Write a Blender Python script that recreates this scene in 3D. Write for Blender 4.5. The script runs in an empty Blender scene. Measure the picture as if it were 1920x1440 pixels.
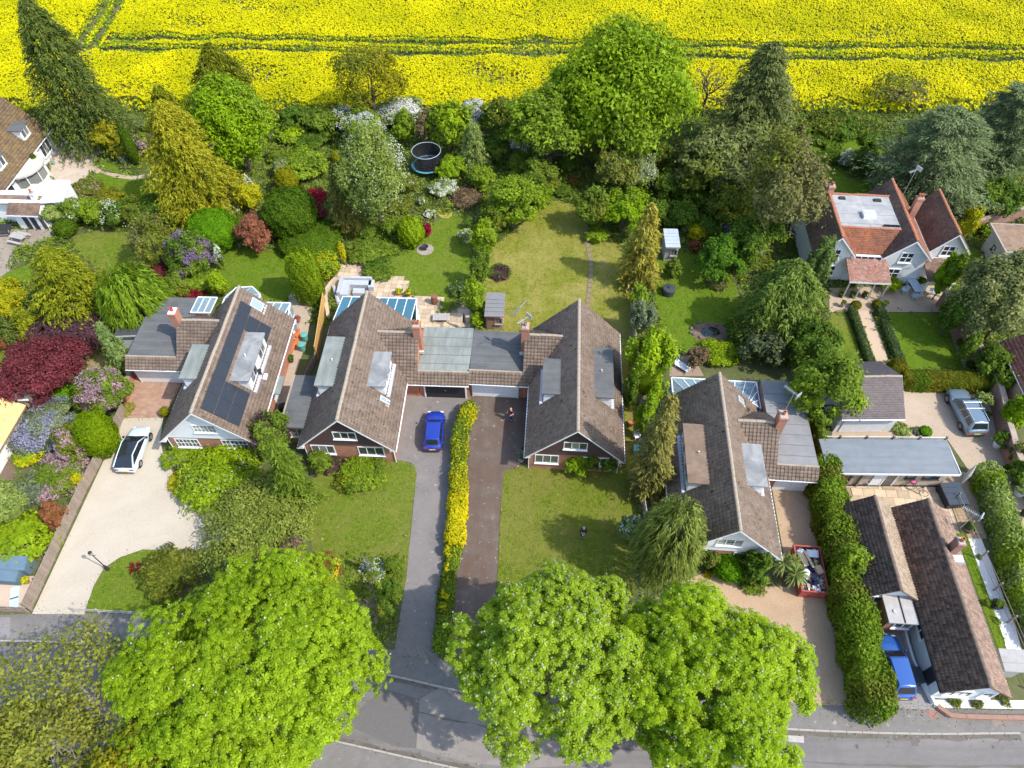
import bpy, bmesh, math, random
import numpy as np
from mathutils import Vector, Matrix

# ------------------------------------------------------------------ camera, sky, sun, exposure
S = bpy.context.scene
COL = S.collection
cam = bpy.data.cameras.new('camera')
cam_ob = bpy.data.objects.new('camera', cam)
COL.objects.link(cam_ob)
cam.sensor_fit = 'HORIZONTAL'
cam.sensor_width = 36.0
cam.lens = 36.0 * 1331.0 / 1920.0
cam.clip_start = 0.5
cam.clip_end = 6000
cam_ob.location = (0, 0, 50)
cam_ob.rotation_euler = (math.radians(90 - 52), 0, 0)
S.camera = cam_ob

SUN_EL = math.radians(50)
sx, sy = 0.905, -0.425
world = bpy.data.worlds.new("World")
S.world = world
world.use_nodes = True
wn = world.node_tree.nodes
wl = world.node_tree.links
sky = wn.new('ShaderNodeTexSky')
sky.sky_type = 'NISHITA'
sky.sun_disc = False
sky.sun_elevation = SUN_EL
sky.sun_rotation = math.atan2(sx, sy)
sky.air_density = 1.0
sky.dust_density = 1.2
bg = wn['Background']
wl.new(sky.outputs[0], bg.inputs['Color'])
bg.inputs['Strength'].default_value = 0.15
sun = bpy.data.lights.new('sun', 'SUN')
sun.energy = 2.05
sun.angle = math.radians(0.55)
sun.color = (1.0, 0.955, 0.88)
sun_ob = bpy.data.objects.new('sun', sun)
COL.objects.link(sun_ob)
sd = Vector((sx * math.cos(SUN_EL), sy * math.cos(SUN_EL), math.sin(SUN_EL)))
sun_ob.rotation_euler = sd.to_track_quat('Z', 'Y').to_euler()
sun_ob.location = (60, -40, 90)
S.view_settings.view_transform = 'Standard'
S.view_settings.look = 'None'
S.view_settings.gamma = 1.0
S.view_settings.use_curve_mapping = False
S.view_settings.exposure = 1.38
S.cycles.use_denoising = True
S.cycles.max_bounces = 6
S.cycles.diffuse_bounces = 3
S.cycles.glossy_bounces = 3
S.cycles.transmission_bounces = 4
S.cycles.transparent_max_bounces = 8
S.cycles.caustics_reflective = False
S.cycles.caustics_refractive = False

RNG = np.random.default_rng(7)
random.seed(7)
PI = math.pi

# ------------------------------------------------------------------ helpers
def lin(c):
    out = []
    for v in c[:3]:
        v = v / 255.0
        out.append(v / 12.92 if v <= 0.04045 else ((v + 0.055) / 1.055) ** 2.4)
    return tuple(out)

def tag(o, label=None, cat=None, group=None, kind=None):
    if label: o['label'] = label
    if cat: o['category'] = cat
    if group: o['group'] = group
    if kind: o['kind'] = kind
    return o

def thing(name, label, cat, loc=(0, 0, 0), rotz=0.0, group=None):
    o = bpy.data.objects.new(name, None)
    o.empty_display_size = 0.3
    COL.objects.link(o)
    o.location = loc if len(loc) == 3 else (loc[0], loc[1], 0)
    o.rotation_euler = (0, 0, rotz)
    return tag(o, label, cat, group)

class MB:
    """collects solid shapes and links them as one mesh"""
    def __init__(s):
        s.v = []; s.f = []; s.m = []
        s.mi = 0
    def add(s, vs, fs):
        b = len(s.v)
        s.v += [tuple(p) for p in vs]
        for f in fs:
            s.f.append([b + i for i in f]); s.m.append(s.mi)
        return s
    def box(s, x0, x1, y0, y1, z0, z1):
        if x0 > x1: x0, x1 = x1, x0
        if y0 > y1: y0, y1 = y1, y0
        if z0 > z1: z0, z1 = z1, z0
        return s.add([(x0,y0,z0),(x1,y0,z0),(x1,y1,z0),(x0,y1,z0),(x0,y0,z1),(x1,y0,z1),(x1,y1,z1),(x0,y1,z1)],
                     [(0,3,2,1),(4,5,6,7),(0,1,5,4),(1,2,6,5),(2,3,7,6),(3,0,4,7)])
    def bar(s, p, q, w, h=None, up=(0,0,1)):
        """square bar from p to q"""
        p, q = Vector(p), Vector(q); h = h or w
        d = (q - p).normalized(); up = Vector(up)
        if abs(d.dot(up)) > .95: up = Vector((1,0,0))
        a = d.cross(up).normalized() * (w/2); b = a.cross(d).normalized() * (h/2)
        vs = [p-a-b, p+a-b, p+a+b, p-a+b, q-a-b, q+a-b, q+a+b, q-a+b]
        return s.add(vs, [(0,3,2,1),(4,5,6,7),(0,1,5,4),(1,2,6,5),(2,3,7,6),(3,0,4,7)])
    def prism(s, pts, z0, z1):
        n = len(pts)
        a = sum(pts[i][0]*pts[(i+1)%n][1]-pts[(i+1)%n][0]*pts[i][1] for i in range(n))
        if a < 0: pts = pts[::-1]
        vs = [(p[0],p[1],z0) for p in pts] + [(p[0],p[1],z1) for p in pts]
        fs = [tuple(range(n-1,-1,-1)), tuple(range(n,2*n))]
        fs += [(i,(i+1)%n,n+(i+1)%n,n+i) for i in range(n)]
        return s.add(vs, fs)
    def extr(s, pts, vec):
        """extrude a 3-D polygon along vec"""
        n = len(pts); v = Vector(vec); pts = [Vector(p) for p in pts]
        nn = Vector((0,0,0))
        for i in range(n): nn += pts[i].cross(pts[(i+1)%n])
        if nn.dot(v) > 0: pts = pts[::-1]
        vs = pts + [p+v for p in pts]
        fs = [tuple(range(n)), tuple(range(2*n-1,n-1,-1))]
        fs += [((i+1)%n,i,n+i,n+(i+1)%n) for i in range(n)]
        return s.add(vs, fs)
    def tube(s, pts, rad, n=6):
        pts = [Vector(p) for p in pts]
        if not hasattr(rad, '__len__'): rad = [rad]*len(pts)
        vs = []; fs = []
        for i, p in enumerate(pts):
            d = (pts[min(i+1,len(pts)-1)] - pts[max(i-1,0)]).normalized()
            up = Vector((0,0,1)) if abs(d.z) < .9 else Vector((1,0,0))
            a = d.cross(up).normalized(); b = d.cross(a).normalized()
            for k in range(n):
                t = 2*PI*k/n
                vs.append(p + (a*math.cos(t) + b*math.sin(t))*rad[i])
        for i in range(len(pts)-1):
            for k in range(n):
                fs.append((i*n+k, (i+1)*n+k, (i+1)*n+(k+1)%n, i*n+(k+1)%n))
        fs.append(tuple(range(n))); fs.append(tuple(range(len(vs)-1, len(vs)-n-1, -1)))
        return s.add(vs, fs)
    def cyl(s, x, y, z0, z1, r0, r1=None, n=10):
        return s.tube([(x,y,z0),(x,y,z1)], [r0, r0 if r1 is None else r1], n)
    def lathe(s, prof, n=14, c=(0,0,0), ring=False):
        vs = []; fs = []
        for r, z in prof:
            for k in range(n):
                t = 2*PI*k/n
                vs.append((c[0]+r*math.cos(t), c[1]+r*math.sin(t), c[2]+z))
        for i in range(len(prof)-1):
            for k in range(n):
                fs.append((i*n+k, i*n+(k+1)%n, (i+1)*n+(k+1)%n, (i+1)*n+k))
        if ring:
            m = len(prof)-1
            for k in range(n): fs.append((m*n+k, m*n+(k+1)%n, (k+1)%n, k))
        else:
            fs.append(tuple(range(n-1,-1,-1))); fs.append(tuple(range(len(vs)-n, len(vs))))
        return s.add(vs, fs)
    def ball(s, c, r, n=10, m=6):
        if not hasattr(r,'__len__'): r = (r,r,r)
        vs = [(c[0],c[1],c[2]-r[2])]; fs = []
        for i in range(1,m):
            a = PI*i/m
            for k in range(n):
                t = 2*PI*k/n
                vs.append((c[0]+r[0]*math.sin(a)*math.cos(t), c[1]+r[1]*math.sin(a)*math.sin(t), c[2]-r[2]*math.cos(a)))
        vs.append((c[0],c[1],c[2]+r[2])); last = len(vs)-1
        for k in range(n):
            fs.append((0, 1+(k+1)%n, 1+k))
            fs.append((last, last-n+k, last-n+(k+1)%n))
        for i in range(m-2):
            for k in range(n):
                a = 1+i*n
                fs.append((a+k, a+(k+1)%n, a+n+(k+1)%n, a+n+k))
        return s.add(vs, fs)
    def mesh(s, name, mats, smooth=False):
        me = bpy.data.meshes.new(name)
        me.from_pydata([tuple(p) for p in s.v], [], s.f)
        if not isinstance(mats, (list, tuple)): mats = [mats]
        for m in mats: me.materials.append(m)
        if len(mats) > 1: me.polygons.foreach_set('material_index', s.m)
        if smooth: me.polygons.foreach_set('use_smooth', [True]*len(me.polygons))
        me.update()
        return me
    def build(s, name, mats, parent=None, loc=None, rotz=0.0, smooth=False, kind=None):
        o = bpy.data.objects.new(name, s.mesh(name, mats, smooth))
        COL.objects.link(o)
        if parent: o.parent = parent
        if loc is not None: o.location = loc
        if rotz: o.rotation_euler = (0, 0, rotz)
        if kind: o['kind'] = kind
        return o

def place(name, me, parent, loc=(0,0,0), rot=(0,0,0), scale=None):
    o = bpy.data.objects.new(name, me)
    COL.objects.link(o); o.parent = parent
    o.location = loc; o.rotation_euler = rot
    if scale: o.scale = scale
    return o

def fast(name, V, Q, mats, mi=None, parent=None, smooth=False, kind=None, loc=None):
    """numpy quads -> one mesh object"""
    V = np.asarray(V, np.float32).reshape(-1,3); Q = np.asarray(Q, np.int32); fs_ = Q.shape[1]
    me = bpy.data.meshes.new(name)
    me.vertices.add(len(V)); me.vertices.foreach_set('co', V.ravel())
    me.loops.add(Q.size); me.loops.foreach_set('vertex_index', Q.ravel())
    me.polygons.add(len(Q)); me.polygons.foreach_set('loop_start', np.arange(0, Q.size, fs_, dtype=np.int32))
    if not isinstance(mats, (list,tuple)): mats = [mats]
    for m in mats: me.materials.append(m)
    if mi is not None: me.polygons.foreach_set('material_index', np.asarray(mi, np.int32))
    if smooth: me.polygons.foreach_set('use_smooth', np.ones(len(Q), bool))
    me.update(calc_edges=True)
    o = bpy.data.objects.new(name, me); COL.objects.link(o)
    if parent: o.parent = parent
    if loc is not None: o.location = loc
    if kind: o['kind'] = kind
    return o

def inside(poly, X, Y):
    r = np.zeros(X.shape, bool); n = len(poly)
    for i in range(n):
        x0,y0 = poly[i]; x1,y1 = poly[(i+1)%n]
        c = ((y0 > Y) != (y1 > Y)) & (X < (x1-x0)*(Y-y0)/(y1-y0+1e-12)+x0)
        r ^= c
    return r

# ------------------------------------------------------------------ materials
MATS = {}
def nodes_of(name):
    m = bpy.data.materials.new(name); m.use_nodes = True
    nt = m.node_tree; return m, nt, nt.nodes, nt.links, nt.nodes['Principled BSDF']

def ramp(nt, fac, stops):
    r = nt.nodes.new('ShaderNodeValToRGB')
    e = r.color_ramp.elements
    while len(e) < len(stops): e.new(0.5)
    for i,(p,c) in enumerate(stops):
        e[i].position = p; e[i].color = (c[0],c[1],c[2],1)
    nt.links.new(fac, r.inputs[0]); return r.outputs[0]

def noise(nt, co, scale, detail=5, rough=.6, dist=0):
    n = nt.nodes.new('ShaderNodeTexNoise')
    n.inputs['Scale'].default_value = scale; n.inputs['Detail'].default_value = detail
    n.inputs['Roughness'].default_value = rough; n.inputs['Distortion'].default_value = dist
    nt.links.new(co, n.inputs['Vector']); return n.outputs[0]

def mixc(nt, f, a, b, mode='MIX'):
    m = nt.nodes.new('ShaderNodeMix'); m.data_type = 'RGBA'; m.blend_type = mode
    for sock, val in ((m.inputs[0], f), (m.inputs[6], a), (m.inputs[7], b)):
        if hasattr(val, 'links') or hasattr(val, 'is_linked'): nt.links.new(val, sock)
        elif isinstance(val, (int,float)): sock.default_value = val
        else: sock.default_value = (val[0],val[1],val[2],1)
    return m.outputs[2]

def coords(nt, world_space=False):
    if world_space:
        return nt.nodes.new('ShaderNodeNewGeometry').outputs['Position']
    return nt.nodes.new('ShaderNodeTexCoord').outputs['Object']

def surf(name, c, c2=None, scale=4, c3=None, scale3=.35, amount3=.5, rough=.85, island=0, bump=0, bscale=30, metal=0, spec=.3, ws=False, speck=None, streak=None):
    """noise-mottled surface: c..c2 fine, c3 in large patches, per-piece variation, relief"""
    if name in MATS: return MATS[name]
    m, nt, N, Lk, b = nodes_of(name)
    co = coords(nt, ws)
    c2 = c2 or tuple(v*.8 for v in c)
    col = ramp(nt, noise(nt, co, scale), [(.32,c),(.68,c2)])
    if c3:
        f = ramp(nt, noise(nt, co, scale3, 6, .65, .6), [(.5-.16,(0,0,0)),(.66,(amount3,)*3)])
        col = mixc(nt, f, col, c3)
    if speck:
        f = ramp(nt, noise(nt, co, speck[1], 2, .5), [(speck[2],(0,0,0)),(speck[2]+.06,(1,1,1))])
        col = mixc(nt, f, col, speck[0])
    if streak:
        mp = N.new('ShaderNodeMapping'); mp.inputs['Scale'].default_value = streak[1]; Lk.new(co, mp.inputs['Vector'])
        f = ramp(nt, noise(nt, mp.outputs[0], 1.0, 5, .65), [(.38,(0,0,0)),(.7,(streak[2],)*3)])
        col = mixc(nt, f, col, streak[0])
    if island:
        g = N.new('ShaderNodeNewGeometry')
        col = mixc(nt, 1.0, col, ramp(nt, g.outputs['Random Per Island'], [(0,(1-island,)*3),(.5,(1,1,1)),(1,(1+island,)*3)]), 'MULTIPLY')
    Lk.new(col, b.inputs['Base Color'])
    b.inputs['Roughness'].default_value = rough; b.inputs['Metallic'].default_value = metal
    b.inputs['Specular IOR Level'].default_value = spec
    if bump:
        bp = N.new('ShaderNodeBump'); bp.inputs['Strength'].default_value = bump; bp.inputs['Distance'].default_value = .05
        Lk.new(noise(nt, co, bscale, 6, .7), bp.inputs['Height']); Lk.new(bp.outputs[0], b.inputs['Normal'])
    MATS[name] = m; return m

LEAFK = 0.62
def leafcol(rgb):
    r, g, b = (v**.86*LEAFK for v in lin(rgb))
    if .72*g < r < 1.35*g and b < .8*g: r *= .88      # young leaves are greener than they photograph in warm sun
    return (r, g, b)
def leaf(name, rgb, alt=None, var=.35, trans=.35, cl=.6):
    """leaf colour varies leaf by leaf and from clump to clump"""
    if name in MATS: return MATS[name]
    m, nt, N, Lk, b = nodes_of(name)
    base = leafcol(rgb); a2 = leafcol(alt) if alt else tuple(v*1.25 for v in base)
    g = N.new('ShaderNodeNewGeometry')
    dk = tuple(v*(1-var) for v in base)
    col = ramp(nt, g.outputs['Random Per Island'], [(0,dk),(.5,base),(1,a2)])
    co = coords(nt)
    f = ramp(nt, noise(nt, co, cl, 3, .6), [(.3,(.72,.78,.7)),(.7,(1.2,1.15,1.1))])
    col = mixc(nt, 1.0, col, f, 'MULTIPLY')
    Lk.new(col, b.inputs['Base Color'])
    b.inputs['Roughness'].default_value = .65; b.inputs['Specular IOR Level'].default_value = .07
    t = N.new('ShaderNodeBsdfTranslucent'); Lk.new(col, t.inputs['Color'])
    mx = N.new('ShaderNodeMixShader'); mx.inputs[0].default_value = trans
    Lk.new(b.outputs[0], mx.inputs[1]); Lk.new(t.outputs[0], mx.inputs[2])
    Lk.new(mx.outputs[0], N['Material Output'].inputs['Surface'])
    MATS[name] = m; return m

def glass(name, tint=(.05,.065,.07), rough=.04, rooms=False):
    if name in MATS: return MATS[name]
    m, nt, N, Lk, b = nodes_of(name)
    b.inputs['Base Color'].default_value = (*tint,1)
    if rooms:      # dark rooms, pale blinds and drawn curtains behind the panes
        oi = N.new('ShaderNodeObjectInfo')
        Lk.new(ramp(nt, oi.outputs['Random'], [(0,(.02,.025,.03)),(.45,(.06,.075,.075)),(.7,(.16,.17,.15)),(1,(.3,.29,.26))]), b.inputs['Base Color'])
    b.inputs['Roughness'].default_value = rough
    b.inputs['Specular IOR Level'].default_value = .9
    MATS[name] = m; return m

def clear_glass(name, tint=(.75,.9,.95), opaque=.25, body=(.5,.6,.62)):
    """glazing one sees through, part reflecting and a little milky"""
    if name in MATS: return MATS[name]
    m, nt, N, Lk, b = nodes_of(name)
    b.inputs['Base Color'].default_value = (*body,1); b.inputs['Roughness'].default_value = .08
    b.inputs['Specular IOR Level'].default_value = .8
    t = N.new('ShaderNodeBsdfTransparent'); t.inputs['Color'].default_value = (*tint,1)
    mx = N.new('ShaderNodeMixShader'); mx.inputs[0].default_value = opaque
    Lk.new(t.outputs[0], mx.inputs[1]); Lk.new(b.outputs[0], mx.inputs[2])
    Lk.new(mx.outputs[0], N['Material Output'].inputs['Surface'])
    MATS[name] = m; return m

def brickmat(name, c1, c2, mortar, w=.225, h=.075, flat=False):
    if name in MATS: return MATS[name]
    m, nt, N, Lk, b = nodes_of(name)
    tc = N.new('ShaderNodeTexCoord')
    sep = N.new('ShaderNodeSeparateXYZ'); Lk.new(tc.outputs['Object'], sep.inputs[0])
    ad = N.new('ShaderNodeMath'); Lk.new(sep.outputs[0], ad.inputs[0]); Lk.new(sep.outputs[1], ad.inputs[1])
    cm = N.new('ShaderNodeCombineXYZ'); Lk.new(sep.outputs[0] if flat else ad.outputs[0], cm.inputs[0]); Lk.new(sep.outputs[1] if flat else sep.outputs[2], cm.inputs[1])
    br = N.new('ShaderNodeTexBrick'); Lk.new(cm.outputs[0], br.inputs['Vector'])
    br.inputs['Scale'].default_value = 1; br.inputs['Brick Width'].default_value = w; br.inputs['Row Height'].default_value = h
    br.inputs['Mortar Size'].default_value = .008
    br.inputs['Color1'].default_value = (*c1,1); br.inputs['Color2'].default_value = (*c2,1); br.inputs['Mortar'].default_value = (*mortar,1)
    f = ramp(nt, noise(nt, tc.outputs['Object'], 1.2), [(.3,(.82,.8,.78)),(.7,(1.1,1.1,1.1))])
    Lk.new(mixc(nt, 1.0, br.outputs[0], f, 'MULTIPLY'), b.inputs['Base Color'])
    b.inputs['Roughness'].default_value = .9
    MATS[name] = m; return m

def paint(name, c, rough=.25, metal=0, coat=.6):
    if name in MATS: return MATS[name]
    m, nt, N, Lk, b = nodes_of(name)
    co = coords(nt)
    f = ramp(nt, noise(nt, co, 1.7), [(.3,tuple(v*.93 for v in c)),(.7,c)])
    Lk.new(f, b.inputs['Base Color'])
    b.inputs['Roughness'].default_value = rough; b.inputs['Metallic'].default_value = metal
    b.inputs['Coat Weight'].default_value = coat; b.inputs['Coat Roughness'].default_value = .06
    MATS[name] = m; return m

def lawnmat(name, a, b_, dry, scale=1.2, amt=.7):
    """short grass: fine blade grain, clover and dry patches"""
    if name in MATS: return MATS[name]
    m, nt, N, Lk, b = nodes_of(name)
    co = coords(nt, True)
    fine = ramp(nt, noise(nt, co, 9, 6, .75), [(.3,tuple(v*.62 for v in a)),(.5,a),(.72,tuple(v*1.3 for v in a))])
    gr = ramp(nt, noise(nt, co, 3.1, 4, .7, .4), [(.32,(.6,.64,.56)),(.68,(1.32,1.24,1.2))])
    fine = mixc(nt, 1.0, fine, gr, 'MULTIPLY')
    f1 = ramp(nt, noise(nt, co, scale, 5, .65, .5), [(.38,(0,0,0)),(.66,(1,1,1))])
    col = mixc(nt, f1, fine, mixc(nt, .75, fine, b_))
    f2 = ramp(nt, noise(nt, co, .28, 6, .7, 1.0), [(.42,(0,0,0)),(.68,(amt,)*3)])
    col = mixc(nt, f2, col, dry)
    f3 = ramp(nt, noise(nt, co, 26, 3, .6), [(.3,(.72,.72,.7)),(.7,(1.2,1.2,1.15))])
    col = mixc(nt, 1.0, col, f3, 'MULTIPLY')
    Lk.new(col, b.inputs['Base Color']); b.inputs['Roughness'].default_value = .95; b.inputs['Specular IOR Level'].default_value = .02
    bp = N.new('ShaderNodeBump'); bp.inputs['Strength'].default_value = .9; bp.inputs['Distance'].default_value = .06
    Lk.new(noise(nt, co, 22, 5, .8), bp.inputs['Height']); Lk.new(bp.outputs[0], b.inputs['Normal'])
    MATS[name] = m; return m

W_ = (.78,.79,.79)
white = surf('white_paint', W_, (.7,.71,.72), 2.5, rough=.5)
white2 = surf('white_render', (.74,.74,.73), (.66,.66,.65), 1.2, (.5,.5,.48), .5, .35, rough=.85)
upvc = surf('white_plastic', (.8,.81,.82), (.76,.77,.78), 3, rough=.3, spec=.5)
greyboard = surf('white_weatherboard', (.72,.75,.78), (.66,.69,.72), 2, rough=.55, island=.05)
brownboard = surf('brown_cladding', (.085,.052,.05), (.07,.043,.042), 3, rough=.7, island=.08)
brick = brickmat('orange_brick', (.42,.15,.07), (.34,.11,.055), (.36,.3,.25))
brick_old = brickmat('old_brick', (.3,.13,.08), (.24,.1,.07), (.3,.26,.22))
TILE1 = surf('sunlit_tile', (.195,.142,.108), (.155,.11,.083), 2.2, (.255,.2,.155), .7, .6, rough=.95, island=.15, streak=((.1,.075,.055),(.45,1.6,.45),.5), speck=((.085,.06,.035),3.4,.66))
TILE2 = surf('shaded_slope_tile', (.25,.175,.13), (.195,.13,.097), 1.8, (.31,.235,.17), .5, .5, rough=.95, island=.18, speck=((.09,.075,.03),2.4,.66))  # lighter tile colour for slopes turned from the sun, lifting their shade
TILE_C = surf('pantile_mix', (.21,.118,.08), (.125,.085,.066), 2.5, (.095,.072,.06), .8, .6, rough=.9, island=.4)
TILE_C2 = surf('dark_pantile', (.14,.09,.07), (.09,.062,.052), 2.5, (.2,.16,.12), 1.0, .35, rough=.9, island=.35)
TILE_O = surf('clay_tile_orange', (.36,.13,.06), (.28,.1,.05), 1.4, (.15,.08,.06), .5, .75, rough=.9, island=.22)
TILE_D = surf('clay_tile_dark', (.25,.16,.108), (.2,.125,.086), 1.4, (.09,.06,.055), .6, .7, rough=.9, island=.22)
TILE_G = surf('grey_purple_tile', (.15,.12,.115), (.12,.1,.098), 1.6, (.19,.16,.14), .5, .4, rough=.9, island=.12)
RIDGE = surf('ridge_tile_clay', (.34,.27,.2), (.26,.2,.15), 4, (.42,.4,.3), 1.2, .5, rough=.95)
RIDGE_O = surf('ridge_tile_orange', (.4,.17,.09), (.3,.12,.07), 4, rough=.9)
felt = surf('dark_felt', (.088,.09,.09), (.105,.107,.106), 1.4, (.15,.152,.145), .5, .8, rough=.9, bump=.15, streak=((.065,.065,.065),(.5,2.2,1),.5))
felt_g = surf('grey_green_felt', (.21,.235,.22), (.17,.195,.18), 1.2, (.3,.31,.27), .5, .8, rough=.9, bump=.15, streak=((.13,.145,.125),(2.4,.4,1),.7))
felt_m = surf('mossy_felt', (.2,.135,.09), (.27,.2,.15), 1.4, (.11,.075,.045), .7, .7, rough=.95, bump=.2)
felt_s = surf('streaked_felt', (.13,.135,.14), (.19,.195,.19), .7, (.4,.4,.38), .8, .6, rough=.85)
felt_b = surf('blue_grey_felt', (.15,.172,.187), (.18,.2,.213), 1.8, (.225,.24,.245), .6, .6, rough=.85, streak=((.13,.145,.155),(.3,3,1),.6))
lead = surf('lead_sheet', (.5,.51,.53), (.4,.41,.43), 3, rough=.5)
dark = surf('dark_gap', (.03,.03,.03), rough=.8)
gl = glass('window_glass', rooms=True)
car_gl = glass('car_glass', (.018,.022,.026), .06)
gl_roof = clear_glass('conservatory_glass', (.72,.86,.92), .34, (.42,.52,.56))
gl_blue = clear_glass('blue_roof_glass', (.35,.62,.72), .5, (.12,.3,.4))
wood = surf('weathered_wood', (.26,.2,.155), (.2,.155,.12), 5, (.33,.28,.23), 1, .5, rough=.9, island=.12)
wood_n = surf('new_wood', (.55,.33,.11), (.48,.28,.09), 6, rough=.8, island=.1)
wood_g = surf('grey_wood', (.36,.34,.31), (.28,.26,.24), 6, (.45,.43,.4), 2, .5, rough=.9, island=.12)
wood_p = surf('pinkish_wood', (.4,.3,.26), (.33,.25,.22), 6, rough=.9, island=.12)
black = surf('black_plastic', (.025,.026,.03), (.035,.036,.04), 4, rough=.5)
rubber = surf('tyre_rubber', (.02,.02,.02), rough=.85)
alloy = surf('alloy_rim', (.35,.36,.37), (.3,.3,.31), 8, rough=.3, metal=.8)
steel = surf('galvanised_steel', (.55,.57,.58), (.48,.5,.5), 6, rough=.4, metal=.6)
bark = surf('bark', (.14,.1,.07), (.09,.065,.05), 6, rough=.95, bump=.3)
bark_p = surf('pale_bark', (.33,.3,.26), (.25,.22,.19), 5, rough=.95)
soil = surf('soil', (.13,.085,.06), (.09,.06,.043), 3, (.2,.15,.1), .5, .5, rough=1, ws=True, bump=.4)
cream_gravel = surf('cream_gravel', (.46,.4,.31), (.37,.315,.235), 9, (.52,.46,.365), .25, .6, rough=.95, ws=True, bump=.25, bscale=26, speck=((.36,.27,.18),9,.7))
tan_gravel = surf('tan_gravel', (.42,.29,.18), (.31,.21,.13), 12, (.5,.37,.24), .25, .6, rough=.95, ws=True, bump=.3, bscale=26, speck=((.2,.13,.08),11,.64))
grey_gravel = surf('beige_gravel', (.4,.31,.22), (.3,.23,.165), 10, (.46,.37,.27), .25, .6, rough=.95, ws=True, bump=.3, bscale=22, speck=((.18,.13,.1),8,.64))
white_gravel = surf('white_gravel', (.72,.7,.67), (.6,.58,.55), 9, rough=.9, ws=True, bump=.3, bscale=22)
asphalt = surf('worn_asphalt', (.18,.162,.148), (.142,.127,.117), 3, (.23,.205,.185), .3, .7, rough=.92, ws=True, bump=.2, bscale=30, speck=((.29,.265,.24),2.2,.66))
asphalt_r = surf('road_asphalt', (.178,.163,.15), (.15,.137,.127), 2.6, (.215,.196,.18), .22, .7, rough=.9, ws=True, bump=.15, bscale=35, speck=((.1,.09,.085),1.6,.68), streak=((.112,.102,.095),(.09,1.3,1),.6))
asphalt_p = surf('pavement_asphalt', (.178,.164,.148), (.14,.13,.118), 3, (.235,.213,.19), .35, .6, rough=.92, ws=True, bump=.15, bscale=35, speck=((.3,.28,.25),2.4,.68), streak=((.135,.125,.115),(.2,.8,1),.5))
patchmat = surf('concrete_road', (.215,.19,.168), (.175,.155,.138), 2.5, (.29,.255,.22), .5, .6, rough=.92, ws=True)
driveb = surf('mossy_drive', (.165,.137,.112), (.125,.1,.082), 1.6, (.115,.068,.045), .45, .9, rough=.95, ws=True, bump=.2, speck=((.32,.28,.23),3,.66), streak=((.1,.075,.06),(1.6,.12,1),.75))
kerbmat = surf('kerb_stone', (.36,.33,.29), (.29,.265,.23), 3, rough=.9)
pav = surf('sandstone_slab', (.5,.39,.27), (.42,.32,.22), 2.5, (.56,.46,.35), .8, .5, rough=.9)
brickpav = brickmat('block_paving', (.4,.25,.17), (.33,.2,.135), (.24,.17,.12), .4, .2, True)

# ------------------------------------------------------------------ ground, road, pavements, drives, lawns
def sheet(name, pts, z, mat, smooth=0):
    pts = [tuple(p[:2]) for p in pts]
    for _ in range(smooth):
        q = []
        for i in range(len(pts)):
            a, b = pts[i], pts[(i+1) % len(pts)]
            q += [(.75*a[0]+.25*b[0], .75*a[1]+.25*b[1]), (.25*a[0]+.75*b[0], .25*a[1]+.75*b[1])]
        pts = q
    n = len(pts)
    if sum(pts[i][0]*pts[(i+1)%n][1]-pts[(i+1)%n][0]*pts[i][1] for i in range(n)) < 0: pts = pts[::-1]
    mb = MB(); mb.add([(p[0],p[1],z) for p in pts], [tuple(range(n))])
    o = mb.build(name, mat); o['kind'] = 'structure'
    return o

def curve(pts, step=.9):
    """Catmull-Rom through points, even steps"""
    P = [Vector((p[0],p[1])) for p in pts]; out = []
    T_ = [(P[min(i+1,len(P)-1)]-P[max(i-1,0)])/max(1e-6,(P[min(i+1,len(P)-1)]-P[i]).length+(P[i]-P[max(i-1,0)]).length) for i in range(len(P))]
    for i in range(len(P)-1):
        b = P[i]; c = P[i+1]
        m = max(2, int((c-b).length/.25)) if (c-b).length < 60 else 2
        for k in range(m):
            t = k/m
            if (c-b).length > 60: out.append(b.lerp(c,t)); continue
            sl = (c-b).length
            out.append((2*t**3-3*t*t+1)*b+(t**3-2*t*t+t)*sl*T_[i]+(3*t*t-2*t**3)*c+(t**3-t*t)*sl*T_[i+1])
    out.append(P[-1])
    res = [out[0]]; acc = 0
    for i in range(1,len(out)):
        acc += (out[i]-out[i-1]).length
        if acc >= step: res.append(out[i]); acc = 0
    res.append(out[-1])
    return [(p.x,p.y) for p in res]

KN = curve([(-120,17.6)] + [(-35.72,16.45),(-29.06,16.23),(-19.48,15.46),(-9.53,14.36),(-3.1,13.06),(5.95,11.63),(17.82,10.79),(25.95,10.51),(33.1,10.54)] + [(120,10.4)])
KS = curve([(-120,12.9),(-36,11.9),(-24,11.2)] + [(-12.98,10.22),(-10.93,9.82),(-4.02,8.45)] + [(6,6.6),(19,5.5),(33,5.2),(120,5.2)])
PB = curve([(-120,19.6)] + [(-36.49,18.18),(-34.26,18.29),(-26.42,18.18),(-18.02,17.15),(-10.35,15.93),(-7.93,15.72),(-3.28,14.86),(8.58,13.29),(19.44,12.42),(22.23,12.29),(27.6,12.02),(33.67,11.83)] + [(120,12.6)])
PS = [(x,y-2.1) for x,y in KS]

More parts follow.
